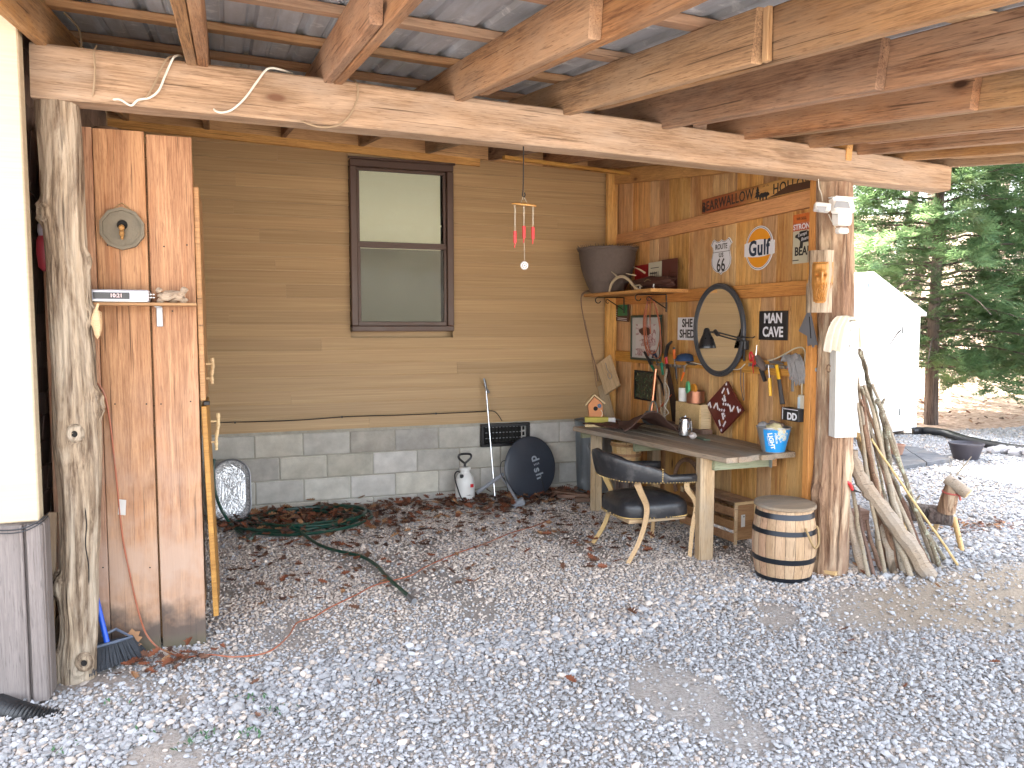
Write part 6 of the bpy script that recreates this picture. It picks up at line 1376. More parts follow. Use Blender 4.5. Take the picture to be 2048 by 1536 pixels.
# copper pipe, sticks leaning against the wall
m = MB(); a, b = AX(1312, 738, 3.50), AX(1301, 828, 3.44); b.z = OZ; m.tube([b, a], .0135, 14); tag(m.build('copper_pipe', M_copper), 'bright copper pipe standing upright at the back of the bench', 'pipe')
def stick(name, pts, r, mat, lab, grp=None, seg=6, cat='stick', twigs=()):
    P = spline(pts, seg); k = len(P); m = MB(); ra = r if isinstance(r, (list, tuple)) else (r, r * .8)
    rs = [ra[0] + (ra[1] - ra[0]) * i / (k - 1) + ra[0] * .16 * noise.noise(Vector((i * .9, ra[0] * 900, k))) for i in range(k)]
    P = [p + Vector((noise.noise(Vector((i * .4, p.x * 9, 1))), noise.noise(Vector((i * .4, p.x * 9, 5))), 0)) * ra[0] * .35 for i, p in enumerate(P)]
    m.tube(P, rs, 9)
    for (f, d, l) in twigs:
        p = P[int(f * (k - 1))]; m.tube([p, p + Vector(d) * l * .5, p + Vector(d) * l], [ra[0] * .6, ra[0] * .5, ra[0] * .35], 6)
    o = m.build(name, mat); return tag(o, lab, cat, grp)
stick('walking_stick', [Vector((AX(1327, 856, 3.42).x, AX(1327, 856, 3.42).y, OZ)), AX(1329, 820, 3.43), AX(1333, 790, 3.47), AX(1329, 765, 3.5), AX(1334, 738, 3.54)], (.014, .010), M_stickb, 'pale gnarled stick leaning on the wall between copper pipe and saw')
stick('dowel', [Vector((3.42, AX(1332, 850, 3.42).y + .05, OZ)), AX(1318, 770, 3.52)], (.010, .010), M_leg, 'thin tan rod leaning behind the copper pipe on the bench')
m = MB(); m.tube(spline([AX(1331, 765, 3.45), AX(1338, 780, 3.43), AX(1336, 800, 3.43), AX(1329, 812, 3.42), AX(1337, 825, 3.42), AX(1330, 832, 3.42)], 5), .003, 5); tag(m.build('white_wire', M_cordw), 'thin white wire wound round the gnarled stick on the bench', 'wire')
m = MB(); a, b = AX(1306, 832, 3.44), AX(1343, 789, 3.5); m.tube([a, b], [.012, .004], 7); tag(m.build('red_tool', plain('rusty_red', (.38, .08, .03), .5)), 'rusty red rod slanting across the sticks on the bench', 'tool')
# wooden box, copper tin, white roll, sponge
bx0 = AX(1352, 860, 3.47); bx1 = AX(1400, 866, 3.47); ycb, wb_ = (bx0.y + bx1.y) / 2, (bx0.y - bx1.y); zt_ = AX(1380, 808, 3.44).z
bo = thing('wooden_box', 'plain pale wooden box standing behind the silver canister on the bench', 'box', (3.49, ycb, OZ)); hb = zt_ - OZ
for (c_, s_) in (((3.47, ycb, OZ + hb / 2), (.014, wb_, hb)), ((3.565, ycb, OZ + hb / 2), (.014, wb_, hb)), ((3.518, ycb - wb_ / 2 + .007, OZ + hb / 2), (.080, .014, hb)), ((3.518, ycb + wb_ / 2 - .007, OZ + hb / 2), (.080, .014, hb)), ((3.518, ycb, OZ + hb - .006), (.080, wb_ - .03, .01))):
    m = MB(); m.box((0, 0, 0), s_, ch=.001); m.build('panel', M_pale, bo, Matrix.Translation(c_))
zt2_ = OZ + hb + .001
q_ = AX(1391, 800, 3.52); tin = thing('copper_tin', 'round copper tin on top of the pale wooden box holding a green puck', 'tin', (3.52, q_.y, zt2_)); T = Matrix.Translation((3.52, q_.y, zt2_))
m = MB(); m.lathe([(0, 0), (.068, 0), (.072, .004), (.072, .098), (.069, .10), (.066, .098), (.066, .01), (0, .01)], 32, T); m.build('can', plain('dull_copper', (.34, .15, .09), .4, .7, .35, 14), tin)
m = MB(); S_ = WM((3.47, q_.y + .02, zt2_ + .125)) @ Matrix.Rotation(R(-20), 4, 'Y'); m.lathe([(0, .02), (.048, .018), (.05, .014), (.05, 0), (0, 0)], 28, S_); tag(m.build('green_puck', plain('mint_foam', (.10, .42, .19), .8)), 'mint green round pad standing in the copper tin', 'pad')
m = MB(); S_ = WM((3.49, q_.y - .03, zt2_ + .12)); m.lathe([(0, .02), (.038, .018), (.04, 0), (0, 0)], 24, S_); tag(m.build('orange_puck', plain('orange_foam', (.55, .22, .02), .7)), 'orange round pad tucked behind the green one', 'pad')
q_ = AX(1366, 800, 3.51); m = MB(); m.lathe([(.012, .11), (.036, .11), (.037, .105), (.037, .004), (.036, 0), (0, 0)], 28); m.lathe([(.012, .11), (.012, .02)], 16)
tag(m.build('paper_roll', M_paint_w, None, Matrix.Translation((3.51, q_.y, zt2_))), 'white paper roll standing beside the copper tin', 'roll')
# silver canister, crank, stone, green scraper
q_ = on(1370, 856); cx, cy = 3.31, AX(1370, 856, 3.31).y; cn2 = thing('silver_canister', 'shiny silver coffee canister on the bench in front of the pale box', 'canister', (cx, cy, OZ)); T = Matrix.Translation((cx, cy, OZ))
m = MB(); m.lathe([(0, 0), (.045, 0), (.05, .006), (.051, .05), (.046, .10), (.041, .118), (.045, .122), (.045, .132), (.035, .142), (.012, .148), (.010, .156), (0, .157)], 30, T); m.build('body', M_steel, cn2)
m = MB(); m.tube([T @ Vector((-.01, -.048, .06)), T @ Vector((-.01, -.075, .06)), T @ Vector((-.01, -.09, .085)), T @ Vector((-.01, -.095, .12))], .006, 8); m.tube([T @ Vector((-.01, -.095, .125)), T @ Vector((0, -.10, .03))], [.010, .004], 7); m.build('crank', M_steel, cn2)
cy2 = AX(1386, 856, 3.27).y; m = MB(); m.blob((0, 0, .026), .028, 5, .3, 2, sq=(1.1, 1.2, .95)); tag(m.build('white_stone', plain('quartz', (.55, .50, .48), .7, 0, .2, 30), None, Matrix.Translation((3.26, cy2 - .01, OZ))), 'lump of whitish quartz beside the silver canister', 'stone')
m = MB(); m.box((0, 0, .005), (.05, .16, .009), Matrix.Rotation(R(-8), 4, 'Z'), ch=.002); tag(m.build('green_slab', plain('dull_green', (.13, .18, .13), .6), None, Matrix.Translation((3.33, AX(1405, 866, 3.33).y, OZ))), 'flat dull green strip lying at the foot of the pale box', 'strip')
o = board('dark_plank', (3.50, 5.9, OZ + .02), (3.50, 5.25, OZ + .02), .09, .035, M_stickr, None, (0, 0, 1)); tag(o, 'short dark board lying at the back of the bench under the sticks', 'board')
# ice bucket
bc = Vector((3.445, 4.385, OZ)); bu = thing('ice_bucket', 'blue and silver tin bucket printed PREMIUM LIGHT at the near end of the bench', 'bucket', tuple(bc)); T = Matrix.Translation(bc); Hb, r0, r1 = .172, .074, .112
m = MB(); m.lathe([(0, .002), (r0 - .002, .002), (r0, .006), (r1, Hb - .006), (r1 + .004, Hb - .003), (r1 + .003, Hb + .002), (r1 - .003, Hb), (r0, .01), (0, .008)], 44, T); m.build('shell', plain('tinned_steel', (.42, .42, .42), .35, .6, .2, 8), bu)
ang0 = math.atan2(-bc.y, -bc.x)     # towards the camera
def on_bucket(s_, h, off=.0012):   # s_ = arc position to the right as seen from the camera
    r = r0 + (r1 - r0) * h / Hb + off; a = ang0 + s_; return T @ Vector((r * math.cos(a), r * math.sin(a), h))
M_bb = plain('bright_blue_print', (.02, .26, .62), .35, 0, .15, 14)
m = MB(); na, nh = 26, 8; vs = [on_bucket(-.66 + 1.95 * j / na, .008 + (Hb - .018) * i / nh) for i in range(nh + 1) for j in range(na + 1)]
m.add(vs, [(i * (na + 1) + j, i * (na + 1) + j + 1, (i + 1) * (na + 1) + j + 1, (i + 1) * (na + 1) + j) for i in range(nh) for j in range(na)]); m.build('blue_wrap', M_bb, bu)
def bucket_text(s, size, a0, h0, rot, bold=.001, mat=M_shw, nm='lettering'):
    mm = MB(); text_mb(mm, s, size, Matrix.Rotation(rot, 4, 'Z'), depth=.0004, bold=bold); vs = []
    for (x, y, z) in mm.v: vs.append(on_bucket(a0 + x / .098, h0 + y, .0022 + z))
    mm.v = [tuple(v) for v in vs]; mm.build(nm, mat, bu)
bucket_text('LIGHT', .040, -.14, .085, R(-78), .0016); bucket_text('PREMIUM', .018, .16, .105, R(-78), .0003); bucket_text('PREMIUM BEER', .010, -.36, .085, R(-78), .0)
t = NT('bucket_artwork'); nz_ = t.noise(t.obj(), 45, 5, .7); M_art = t.done(t.ramp(nz_, [(.4, (.05, .30, .60)), (.5, (.55, .60, .55)), (.6, (.62, .50, .28))]), .4)
m = MB(); na, nh = 14, 8; vs = []
for i in range(nh + 1):
    for j in range(na + 1):
        x, y = -1 + 2 * j / na, -1 + 2 * i / nh; k = .5 * (1 + .15 * math.sin(6 * math.atan2(y, x)))
        xx, yy = x * math.sqrt(1 - y * y / 2), y * math.sqrt(1 - x * x / 2); vs.append(on_bucket(.58 + xx * k * .78, .125 + yy * k * .085, .0018))
m.add(vs, [(i * (na + 1) + j, i * (na + 1) + j + 1, (i + 1) * (na + 1) + j + 1, (i + 1) * (na + 1) + j) for i in range(nh) for j in range(na)]); m.build('artwork', M_art, bu)
for k, (dx, dy, s_, mt) in enumerate(((-.03, -.05, .045, plain('cream_cloth', (.50, .45, .26), .9)), (.03, .03, .05, plain('dusty_cloth', (.28, .20, .15), .9)), (-.04, .04, .04, M_greyrag))):
    m = MB(); m.blob((0, 0, 0), s_, k, .4, 3, sq=(1.2, 1.2, .8)); tag(m.build('stuffed_cloth', mt, None, Matrix.Translation(bc + Vector((dx, dy, Hb - .005)))), ['cream cloth stuffed in the near side of the tin bucket', 'dusty brown cloth stuffed in the tin bucket', 'grey cloth stuffed in the far side of the tin bucket'][k], 'cloth')
a, b = AX(1563, 822, 3.50), AX(1597, 826, 3.50); db = thing('dark_box', 'small black and white box with the letters DD standing behind the tin bucket', 'box', tuple(a)); S_ = WM((3.50, (a.y + b.y) / 2, AX(1580, 829, 3.5).z)) ; W_ = a.y - b.y
m = MB(); m.box((0, 0, -.03), (W_, .085, .06), S_, ch=.002); m.build('carton', M_ink, db)
m = MB(); m.box((-W_ / 2 + .012, 0, .0006), (.007, .08, .001), S_); m.box((0, .034, .0006), (W_ * .9, .004, .001), S_); text_mb(m, 'DD', .065, S_ @ Matrix.Translation((.022, -.014, .001)), depth=.0006, bold=.0025); m.build('lettering', M_shw, db)

# ------------------------------------------------------------------ under the bench
cr = thing('wooden_crate', 'slatted wooden crate with a white paper label under the bench', 'crate', (3.47, 5.0, .05))
cx0, cx1, cy0, cy1, cz0, cz1 = 3.385, 3.59, 4.74, 5.36, .04, .315
CM = Matrix.Translation(((cx0 + cx1) / 2, cy0, 0)) @ Matrix.Rotation(R(4), 4, 'Z') @ Matrix.Translation((-(cx0 + cx1) / 2, -cy0, 0))
def cb(nm, c_, s_, mt=M_crate): mm = MB(); mm.box((0, 0, 0), s_, ch=.002); return mm.build(nm, mt, cr, CM @ Matrix.Translation(c_) @ (Matrix.Rotation(R(90), 4, 'Z') if s_[1] > s_[0] and False else Matrix.Identity(4)))
for yy in (cy0, cy1): cb('end_panel', ((cx0 + cx1) / 2, yy, (cz0 + cz1) / 2), (cx1 - cx0 - .04, .014, cz1 - cz0 - .02))
for xx in (cx0, cx1):
    for yy in (cy0, cy1): cb('corner_strip', (xx + (.012 if xx == cx0 else -.012), yy - .014 if yy == cy0 else yy + .014, (cz0 + cz1) / 2), (.024, .016, cz1 - cz0 + .03), M_pale)
    for k in range(3): cb('slat', (xx - (.006 if xx == cx0 else -.006), (cy0 + cy1) / 2, cz0 + .035 + k * .092), (.010, cy1 - cy0 + .03, .062))
for k in range(2): cb('top_slat', (cx0 + .05 + k * .105, (cy0 + cy1) / 2, cz1 + .012), (.088, cy1 - cy0 + .03, .010))
cb('top_strip', ((cx0 + cx1) / 2, cy0 - .014, cz1 + .006), (cx1 - cx0, .016, .02), M_pale)
m = MB(); m.box((0, 0, 0), (.035, .001, .09)); m.box((.006, -.001, .03), (.01, .0008, .008), mi=1); m.build('paper_label', [M_paper, M_ink], cr, CM @ Matrix.Translation(((cx0 + cx1) / 2 - .02, cy0 - .0085, .19)))
q_ = AY(1245, 890, 5.95); by = 5.95; bx_ = q_.x + .04; zt_ = AY(1245, 880, 5.95).z - .01
st_ = MB(); st_.lathe([(0, 0), (.10, 0), (.097, .18), (.10, zt_ - .26), (0, zt_ - .26)], 20); tag(st_.build('tree_stump', M_logD, None, Matrix.Translation((bx_, by, 0))), 'dark upright log under the bench carrying the wooden bucket', 'log')
fb = thing('wooden_bucket', 'banded wooden bucket under the left end of the bench', 'bucket', (bx_, by, zt_ - .26)); T = Matrix.Translation((bx_, by, zt_ - .259)); mw = M_sticky; mh = M_crate
for k in range(18):
    a0, a1 = 2 * math.pi * k / 18 + .012, 2 * math.pi * (k + 1) / 18 - .012; m = MB(); vs = []
    for (r, z_) in ((.10, 0), (.135, .26), (.127, .26), (.092, 0)):
        for a in (a0, a1): vs.append((r * math.cos(a), r * math.sin(a), z_))
    m.add(vs, [(0, 1, 3, 2), (2, 3, 5, 4), (4, 5, 7, 6), (6, 7, 1, 0), (0, 2, 4, 6), (7, 5, 3, 1)], 0, None, False); m.build('stave', mw, fb, T)
for (z_, r) in ((.05, .109), (.15, .122), (.235, .134)): m = MB(); m.lathe([(r, -.012), (r + .004, -.012), (r + .006, .012), (r + .002, .012)], 30, T @ Matrix.Translation((0, 0, z_))); m.build('hoop', mh, fb)
m = MB(); m.disc(.126, .225, 24, T); m.build('dark_filling', M_dark, fb)
m = MB(); c3 = Vector((3.52, 5.55, .30)); m.tube([c3 + Vector((0, .20 * math.cos(a), .20 * math.sin(a))) for a in np.linspace(-.5, math.pi * .75, 18)], [.018] * 18, 8); tag(m.build('bent_branch', M_stickr), 'dark curved branch hoop leaning on the wall under the bench', 'branch')

# ------------------------------------------------------------------ chair
ch = thing('armchair', 'low barrel backed chair with black leather and brass nails drawn up to the bench', 'chair', (2.75, 4.93, 0))
cxm = 2.74; cym = 4.935
# leather back and arms: one swept pad in a horseshoe
hs_ = [(3.06, cym - .27), (2.95, cym - .285), (2.80, cym - .285), (2.64, cym - .26), (2.51, cym - .18), (2.455, cym - .06), (2.455, cym + .06), (2.51, cym + .18), (2.64, cym + .26), (2.80, cym + .285), (2.95, cym + .285), (3.06, cym + .27)]
P = spline([Vector((x, y, 0)) for x, y in hs_], 6); k = len(P); m = MB(); secn = 16; vs = []; nail_lo, nail_v = [], []
for i, p in enumerate(P):
    f = 2 * i / (k - 1) - 1; back = max(0, 1 - abs(f) / .62) ** .5 if abs(f) < .62 else 0
    zlo = .515 + .03 * (1 - abs(f)); zhi = .575 + .155 * back + .02 * (1 - abs(f)); th = .030 - .006 * back
    t_ = (P[min(i + 1, k - 1)] - P[max(i - 1, 0)]).normalized(); nrm = Vector((t_.y, -t_.x, 0)); endk = min(1, (1 - abs(f)) * 14 + .35)
    for j in range(secn):
        a = 2 * math.pi * j / secn; c, s_ = math.cos(a), math.sin(a); e = .55
        xx = th * endk * (abs(c) ** e) * (1 if c > 0 else -1); zz = (zhi - zlo) / 2 * (abs(s_) ** e) * (1 if s_ > 0 else -1)
        lean = .05 * back * (zz / (zhi - zlo) + .5); q_ = p + nrm * (-(xx) - 0) ; vs.append(q_ + Vector((0, 0, (zlo + zhi) / 2 + zz)) + (Vector((-1, 0, 0)) * lean))
    nail_lo.append((p + nrm * 1.0 * th * 0, nrm, th, zlo))
m.add(vs, [(i * secn + j, (i + 1) * secn + j, (i + 1) * secn + (j + 1) % secn, i * secn + (j + 1) % secn) for i in range(k - 1) for j in range(secn)]); m.add(vs[:secn], [tuple(range(secn))], 0, None, False); m.add(vs[-secn:], [tuple(reversed(range(secn)))], 0, None, False)
m.build('backrest', M_leather, ch, sharp=60)
# nails along the lower edge of the back, outside
ctrp = Vector((cxm + .1, cym, 0)); m = MB()
def nail(p, d): m.blob(tuple(p), .0052, 1, 0, 1, sq=(1, 1, 1))
dense = spline([Vector((x, y, 0)) for x, y in hs_], 14)
for i in range(0, len(dense), 2):
    p = dense[i]; f = 2 * i / (len(dense) - 1) - 1; t_ = (dense[min(i + 1, len(dense) - 1)] - dense[max(i - 1, 0)]).normalized(); nrm = Vector((t_.y, -t_.x, 0)); 
    if nrm.dot(p - ctrp) < 0: nrm = -nrm
    nail(p + nrm * .026 + Vector((0, 0, .522 + .03 * (1 - abs(f)))), nrm)
for k_ in range(8): f = .56; i = int((1 - f) / 2 * (len(dense) - 1)); p = dense[i]; t_ = (dense[i + 1] - dense[i - 1]).normalized(); nrm = Vector((t_.y, -t_.x, 0)); nrm = nrm if nrm.dot(p - ctrp) > 0 else -nrm; nail(p + nrm * .028 + Vector((0, 0, .545 + k_ * .012)), nrm)
o = m.build('nail_trim', M_brass, ch); o['kind'] = 'stuff'
# seat
sxs, sys_ = .255, .245; m = MB(); n = 28; vs = []; SX = cxm + .02
def sq_pt(a, e=.45): c, s_ = math.cos(a), math.sin(a); return (abs(c) ** e * (1 if c > 0 else -1), abs(s_) ** e * (1 if s_ > 0 else -1))
prof_ = [(1.0, .275), (1.01, .30), (1.01, .345), (.985, .372), (.9, .392), (.7, .412), (.45, .424), (.2, .430), (0.02, .431)]; n = 48
for (k_, z_) in prof_:
    for j in range(n): x, y = sq_pt(2 * math.pi * j / n); vs.append((SX + x * sxs * k_, cym + y * sys_ * k_ * (1 - .10 * (-x)), z_ + .004 * noise.noise(Vector((x * 2, y * 2, z_ * 9)))))
m.add(vs, [(i * n + j, i * n + (j + 1) % n, (i + 1) * n + (j + 1) % n, (i + 1) * n + j) for i in range(len(prof_) - 1) for j in range(n)]); m.add(vs[-n:], [tuple(range(n))]); m.add(vs[:n], [tuple(reversed(range(n)))], 0, None, False); m.build('seat', M_leather, ch, sharp=60)
m = MB()
for j in range(150): x, y = sq_pt(2 * math.pi * j / 150); nail((SX + x * sxs * 1.012, cym + y * sys_ * 1.012 * (1 - .10 * (-x)), .283), None)
o = m.build('nail_trim', M_brass, ch); o['kind'] = 'stuff'
m = MB(); m.box((SX, cym, .262), (sxs * 1.75, sys_ * 1.75, .03), ch=.004); m.build('seat_frame', M_leg, ch)
def cleg(pts, w_, mt=M_sticky):
    P = spline([Vector(p) for p in pts], 7); m = MB(); m.tube(P, [w_ * (1 - .28 * i / (len(P) - 1)) for i in range(len(P))], 4, flat=.72); 
    m.build('leg', mt, ch, sharp=30)
for s_ in (-1, 1):
    yy = cym + s_ * .262
    cleg([(2.57, yy, .535), (2.60, yy, .47), (2.645, yy, .37), (2.635, yy, .26), (2.585, yy, .12), (2.50, yy + s_ * .01, -.01)], .034)
    cleg([(2.955, yy, .525), (2.965, yy, .47), (3.02, yy, .40), (3.035, yy, .33), (3.01, yy, .2), (2.99, yy, -.01)], .032)

# ------------------------------------------------------------------ barrel
bx_, by = 3.32, 4.10; ba = thing('wooden_barrel', 'small wooden barrel with black hoops and a round lid beside the right log post', 'barrel', (bx_, by, 0)); T = Matrix.Translation((bx_, by, 0))
HB = AY(1570, 1005, by).z - .02; bR = lambda z: .168 + .030 * math.sin(math.pi * min(1, max(0, z / HB)) * .96 + .06)
M_stave = wood('oak_stave', (.34, .21, .125), (.55, .38, .25), axis='Z', ring=.5, bump=.3, var=.10, rough=.7)
ns = 20; zz = np.linspace(.0, HB, 11)
for k in range(ns):
    a0, a1 = 2 * math.pi * k / ns + .006, 2 * math.pi * (k + 1) / ns - .006; m = MB(); vs = []
    for z_ in zz:
        for q_ in range(5): a = a0 + (a1 - a0) * q_ / 4; r = bR(z_) - (.0025 if q_ in (0, 4) else 0); vs.append((r * math.cos(a), r * math.sin(a), z_))
    m.add(vs, [(i * 5 + j, i * 5 + j + 1, (i + 1) * 5 + j + 1, (i + 1) * 5 + j) for i in range(10) for j in range(4)]); m.build('stave', M_stave, ba, T)
m = MB(); m.lathe([(bR(z_) - .006, z_) for z_ in zz], 30, T); m.build('inner_shell', M_dark, ba)
Mhp = plain('dark_hoop_steel', (.025, .03, .04), .35, .6, .3)
for (z0, z1) in ((.0, .025), (.115, .148), (HB - .155, HB - .125), (HB - .055, HB - .022)):
    m = MB(); m.lathe([(bR(z0) - .002, z0), (bR(z0) + .003, z0), (bR(z1) + .003, z1), (bR(z1) - .002, z1)], 48, T); m.build('hoop', Mhp, ba)
m = MB(); T2 = T @ Matrix.Translation((0, 0, HB + .001)) @ Matrix.Rotation(R(1.5), 4, 'X'); m.lathe([(0, 0), (.182, 0), (.190, .004), (.191, .018), (.186, .023), (0, .024)], 56, T2); m.build('lid', M_bench, ba)
a_ = math.atan2(-by, -bx_) + .95; rh = lambda da, dz, o_=.0: Vector((bx_ + (bR(dz) + .012 + o_) * math.cos(a_ + da), by + (bR(dz) + .012 + o_) * math.sin(a_ + da), dz))
m = MB(); m.tube(spline([rh(-.28, HB - .10), rh(-.27, HB - .12, .01), rh(-.16, HB - .19, .02), rh(0, HB - .225, .02), rh(.16, HB - .19, .02), rh(.27, HB - .12, .01), rh(.28, HB - .10)], 5), .0065, 8); m.build('rope_handle', M_rope, ba)
o = board('wood_block', G(1644, 1141, .014), G(1673, 1147, .014), .04, .025, M_pale, None, (0, 0, 1)); tag(o, 'little pale block of wood lying at the foot of the right log post', 'block')

# ------------------------------------------------------------------ stick pile leaning on the right log
grp = 'sticks leaning on the right log post'
S = lambda name, pts, r, mat, lab, **k: stick(name, pts, r, mat, lab, grp, **k)
def path(*q, Y0=None, Y1=4.06):   # pixels from foot to tip; depth slides from the foot to the post
    b = G(q[0][0], q[0][1], .0); n = len(q); out = []
    for i, (u, v) in enumerate(q):
        f = (q[0][1] - v) / max(1, (q[0][1] - q[-1][1])); out.append(AY(u, v, b.y + (Y1 - b.y) * f))
    out[0].z = -.01; return out
S('leaning_log', path((1858, 1150), (1820, 1090), (1775, 1030), (1745, 990), (1720, 955), (1707, 900)), (.055, .040), M_stickb, 'thickest pale peeled log leaning across the middle of the stick pile', cat='log')
S('leaning_stick', path((1771, 1150), (1757, 1075), (1742, 1000), (1731, 920), (1720, 840), (1716, 805)), (.013, .009), M_stickb, 'long straight pale stick in front of the thick log, rising to the white board')
S('leaning_stick', path((1737, 1150), (1728, 1110), (1716, 1050), (1709, 1000), (1703, 970)), (.014, .013), M_stickb, 'short grey stick nearest the log post, with its top just under the white board')
S('leaning_stick', path((1748, 1149), (1738, 1110), (1725, 1060), (1716, 1010)), (.013, .010), M_stickr, 'thin brown stick beside the short grey one at the foot of the post')
S('leaning_stick', path((1823, 1152), (1806, 1110), (1789, 1070), (1777, 1030), (1770, 990)), (.019, .015), M_stickb, 'forked grey-brown stick just left of the thick log foot', twigs=((.75, (-.3, 0, 1), .12),))
S('leaning_stick', path((1788, 1050), (1780, 985), (1773, 920), (1762, 870), (1750, 835), (1738, 775), (1730, 735), (1718, 700)), (.017, .013), M_stickm, 'tall grey bent stick reaching highest beside the white board', twigs=((.42, (.6, 0, .8), .10),))
S('leaning_stick', path((1800, 1060), (1782, 980), (1768, 910), (1758, 850), (1744, 790), (1733, 740), (1723, 702)), (.012, .008), M_stickm, 'tall mossy slim stick just right of the highest bent one')
S('leaning_stick', path((1805, 1070), (1797, 1010), (1782, 940), (1773, 880), (1764, 830), (1755, 800)), (.022, .015), M_stickm, 'lichen covered forked branch standing out against the white shed', twigs=((.93, (.55, 0, .9), .06), (.80, (.7, 0, .7), .04)))
S('leaning_stick', path((1918, 1131), (1880, 1077), (1832, 1010), (1795, 955), (1760, 905), (1742, 877)), (.0085, .007), M_sticky, 'longest thin yellow rod slanting in front of all the mossy sticks')
S('leaning_stick', path((1880, 1132), (1862, 1085), (1840, 1040), (1822, 990), (1803, 935), (1785, 890), (1772, 850)), (.016, .012), M_stickm, 'dark mossy stick second from the right in the pile', twigs=((.45, (.7, 0, .7), .07),))
S('leaning_stick', path((1895, 1124), (1870, 1090), (1848, 1055), (1828, 1020), (1812, 990)), (.015, .012), M_stickm, 'short speckled stick furthest right in the pile')
S('leaning_stick', path((1858, 1118), (1835, 1080), (1815, 1040), (1800, 990), (1790, 960)), (.014, .011), M_stickm, 'speckled dark stick between the thick log and the yellow rod')
S('leaning_stick', path((1790, 1140), (1783, 1090), (1765, 1030), (1750, 960), (1737, 900), (1728, 850)), (.018, .012), M_stickr, 'brown stick partly hidden behind the long straight pale one')
S('leaning_stick', path((1788, 1145), (1776, 1095), (1762, 1040)), (.026, .022), M_stickb, 'stubby two-toned pale stick standing low in the centre of the pile')
S('leaning_stick', path((1728, 1142), (1713, 1095), (1702, 1050), (1694, 1010)), (.030, .022), M_stickb, 'short thick splintered stick right against the log post foot')
S('leaning_stick', path((1765, 1142), (1755, 1120), (1741, 1080), (1733, 1040)), (.016, .012), M_stickr, 'low brown stick in the shadow behind the front sticks')
S('leaning_stick', path((1756, 1010), (1740, 950), (1727, 905), (1716, 870)), (.024, .018), M_sticky, 'smooth yellow stick just below the white board')
S('leaning_stick', path((1782, 1005), (1768, 950), (1752, 900), (1738, 850), (1722, 800)), (.012, .008), M_stickr, 'thin reddish stick rising behind the pale ones to the board')
S('leaning_stick', path((1770, 995), (1757, 930), (1744, 870), (1735, 815), (1722, 775)), (.013, .010), M_stickm, 'dark thin stick next to the shed side of the board')
rq = random.Random(55)
xlab = ['thin grey-brown pole rising behind the white board', 'slim brown pole at the back of the pile near the shed door seam', 'crooked grey pole filling the gap beside the thick log', 'short dark pole low at the back of the pile', 'straight tan pole leaning behind the mossy ones', 'rough brown pole behind the longest yellow rod', 'weathered pole with its foot near the forked stick', 'dark slender pole high in the middle of the pile', 'pale dry pole behind the lichen covered branch', 'thin dry pole with its foot close to the speckled stick']
for k, lb in enumerate(xlab):
    fu = 1758 + k * 12.5; tu = 1716 + k * 3.4 + rq.uniform(-6, 6); tv = 735 + (k * 37) % 150; fv = 1142 - abs(k - 4) * 3
    q4 = [(fu, fv)] + [(fu + (tu - fu) * f + rq.uniform(-5, 5), fv + (tv - fv) * f) for f in (.25, .5, .75)] + [(tu, tv)]
    S('leaning_stick', path(*q4, Y1=4.16), (.016 + .004 * (k % 3), .010), (M_stickb, M_stickr, M_stickb, M_stickr, M_stickb)[k % 5], lb)
o = board('dark_trough', G(1700, 1090) + Vector((.0, .35, .09)), G(1790, 1085) + Vector((.05, .35, .09)), .16, .10, M_stickr, None, (0, -1, 0)); tag(o, 'dark wooden block in the shade behind the stick pile', 'block')
pr = thing('pruning_saw', 'red handled cutter stuck in the sticks behind the log post', 'cutter', tuple(AY(1697, 970, 3.98)))
m = MB(); m.tube([AY(1692, 962, 3.97), AY(1700, 968, 3.96), AY(1705, 980, 3.96)], [.010, .012, .009], 8); m.build('handle', M_red, pr); m = MB(); m.tube([AY(1705, 980, 3.96), AY(1722, 985, 3.98)], [.008, .004], 6); m.build('blade', M_iron, pr)

# ------------------------------------------------------------------ log deer
de = thing('log_deer', 'small reindeer made of cut logs with twig antlers standing beyond the stick pile', 'log reindeer', (4.9, 4.35, 0))
f1, f2 = G(1925, 1103), G(1868, 1062); D = 4.34
b0, b1 = AY(1800, 1020, 4.55), AY(1906, 1034, 4.28); m = MB(); P = spline([b0, (b0 + b1) / 2, b1], 6); m.tube(P, [.068 + .006 * noise.noise(Vector((i * .8, 2, 3))) for i in range(len(P))], 18); m.build('body', M_logD, de)
m = MB(); dd = (b1 - b0).normalized(); m.tube([b1, b1 + dd * .004], .055, 18); m.build('cut_end', M_stickb, de)
m = MB(); n0, n1 = AY(1892, 1022, 4.30), AY(1905, 968, 4.24); m.tube([n0, (n0 + n1) / 2, n1], [.064, .058, .044], 14); m.build('neck', M_logR, de)
m = MB(); h0, h1 = AY(1893, 957, 4.27), AY(1936, 988, 4.14); m.tube([h0, (h0 + h1) / 2, h1], [.036, .042, .042], 14); m.build('head', M_stickb, de)
m = MB(); m.tube([h1 - (h1 - h0).normalized() * .004, h1 + (h1 - h0).normalized() * .004], .036, 14); m.build('muzzle', M_pale, de)
for (a, b) in (((1908, 1036), f1), ((1878, 1036), f2)): m = MB(); p = AY(*a, 4.28 if b is f1 else 4.40); q_ = Vector(b); q_.z = -.01; m.tube([p, q_], [.020, .018], 12); m.build('leg', M_sticky, de)
for (uu, vv) in ((1815, 1095), (1835, 1078)): m = MB(); p = AY(1822, 1030, 4.5); q_ = G(uu, vv); q_.z = -.01; m.tube([p, q_ + Vector((.05, .15, 0))], [.020, .018], 12); m.build('leg', M_sticky, de)
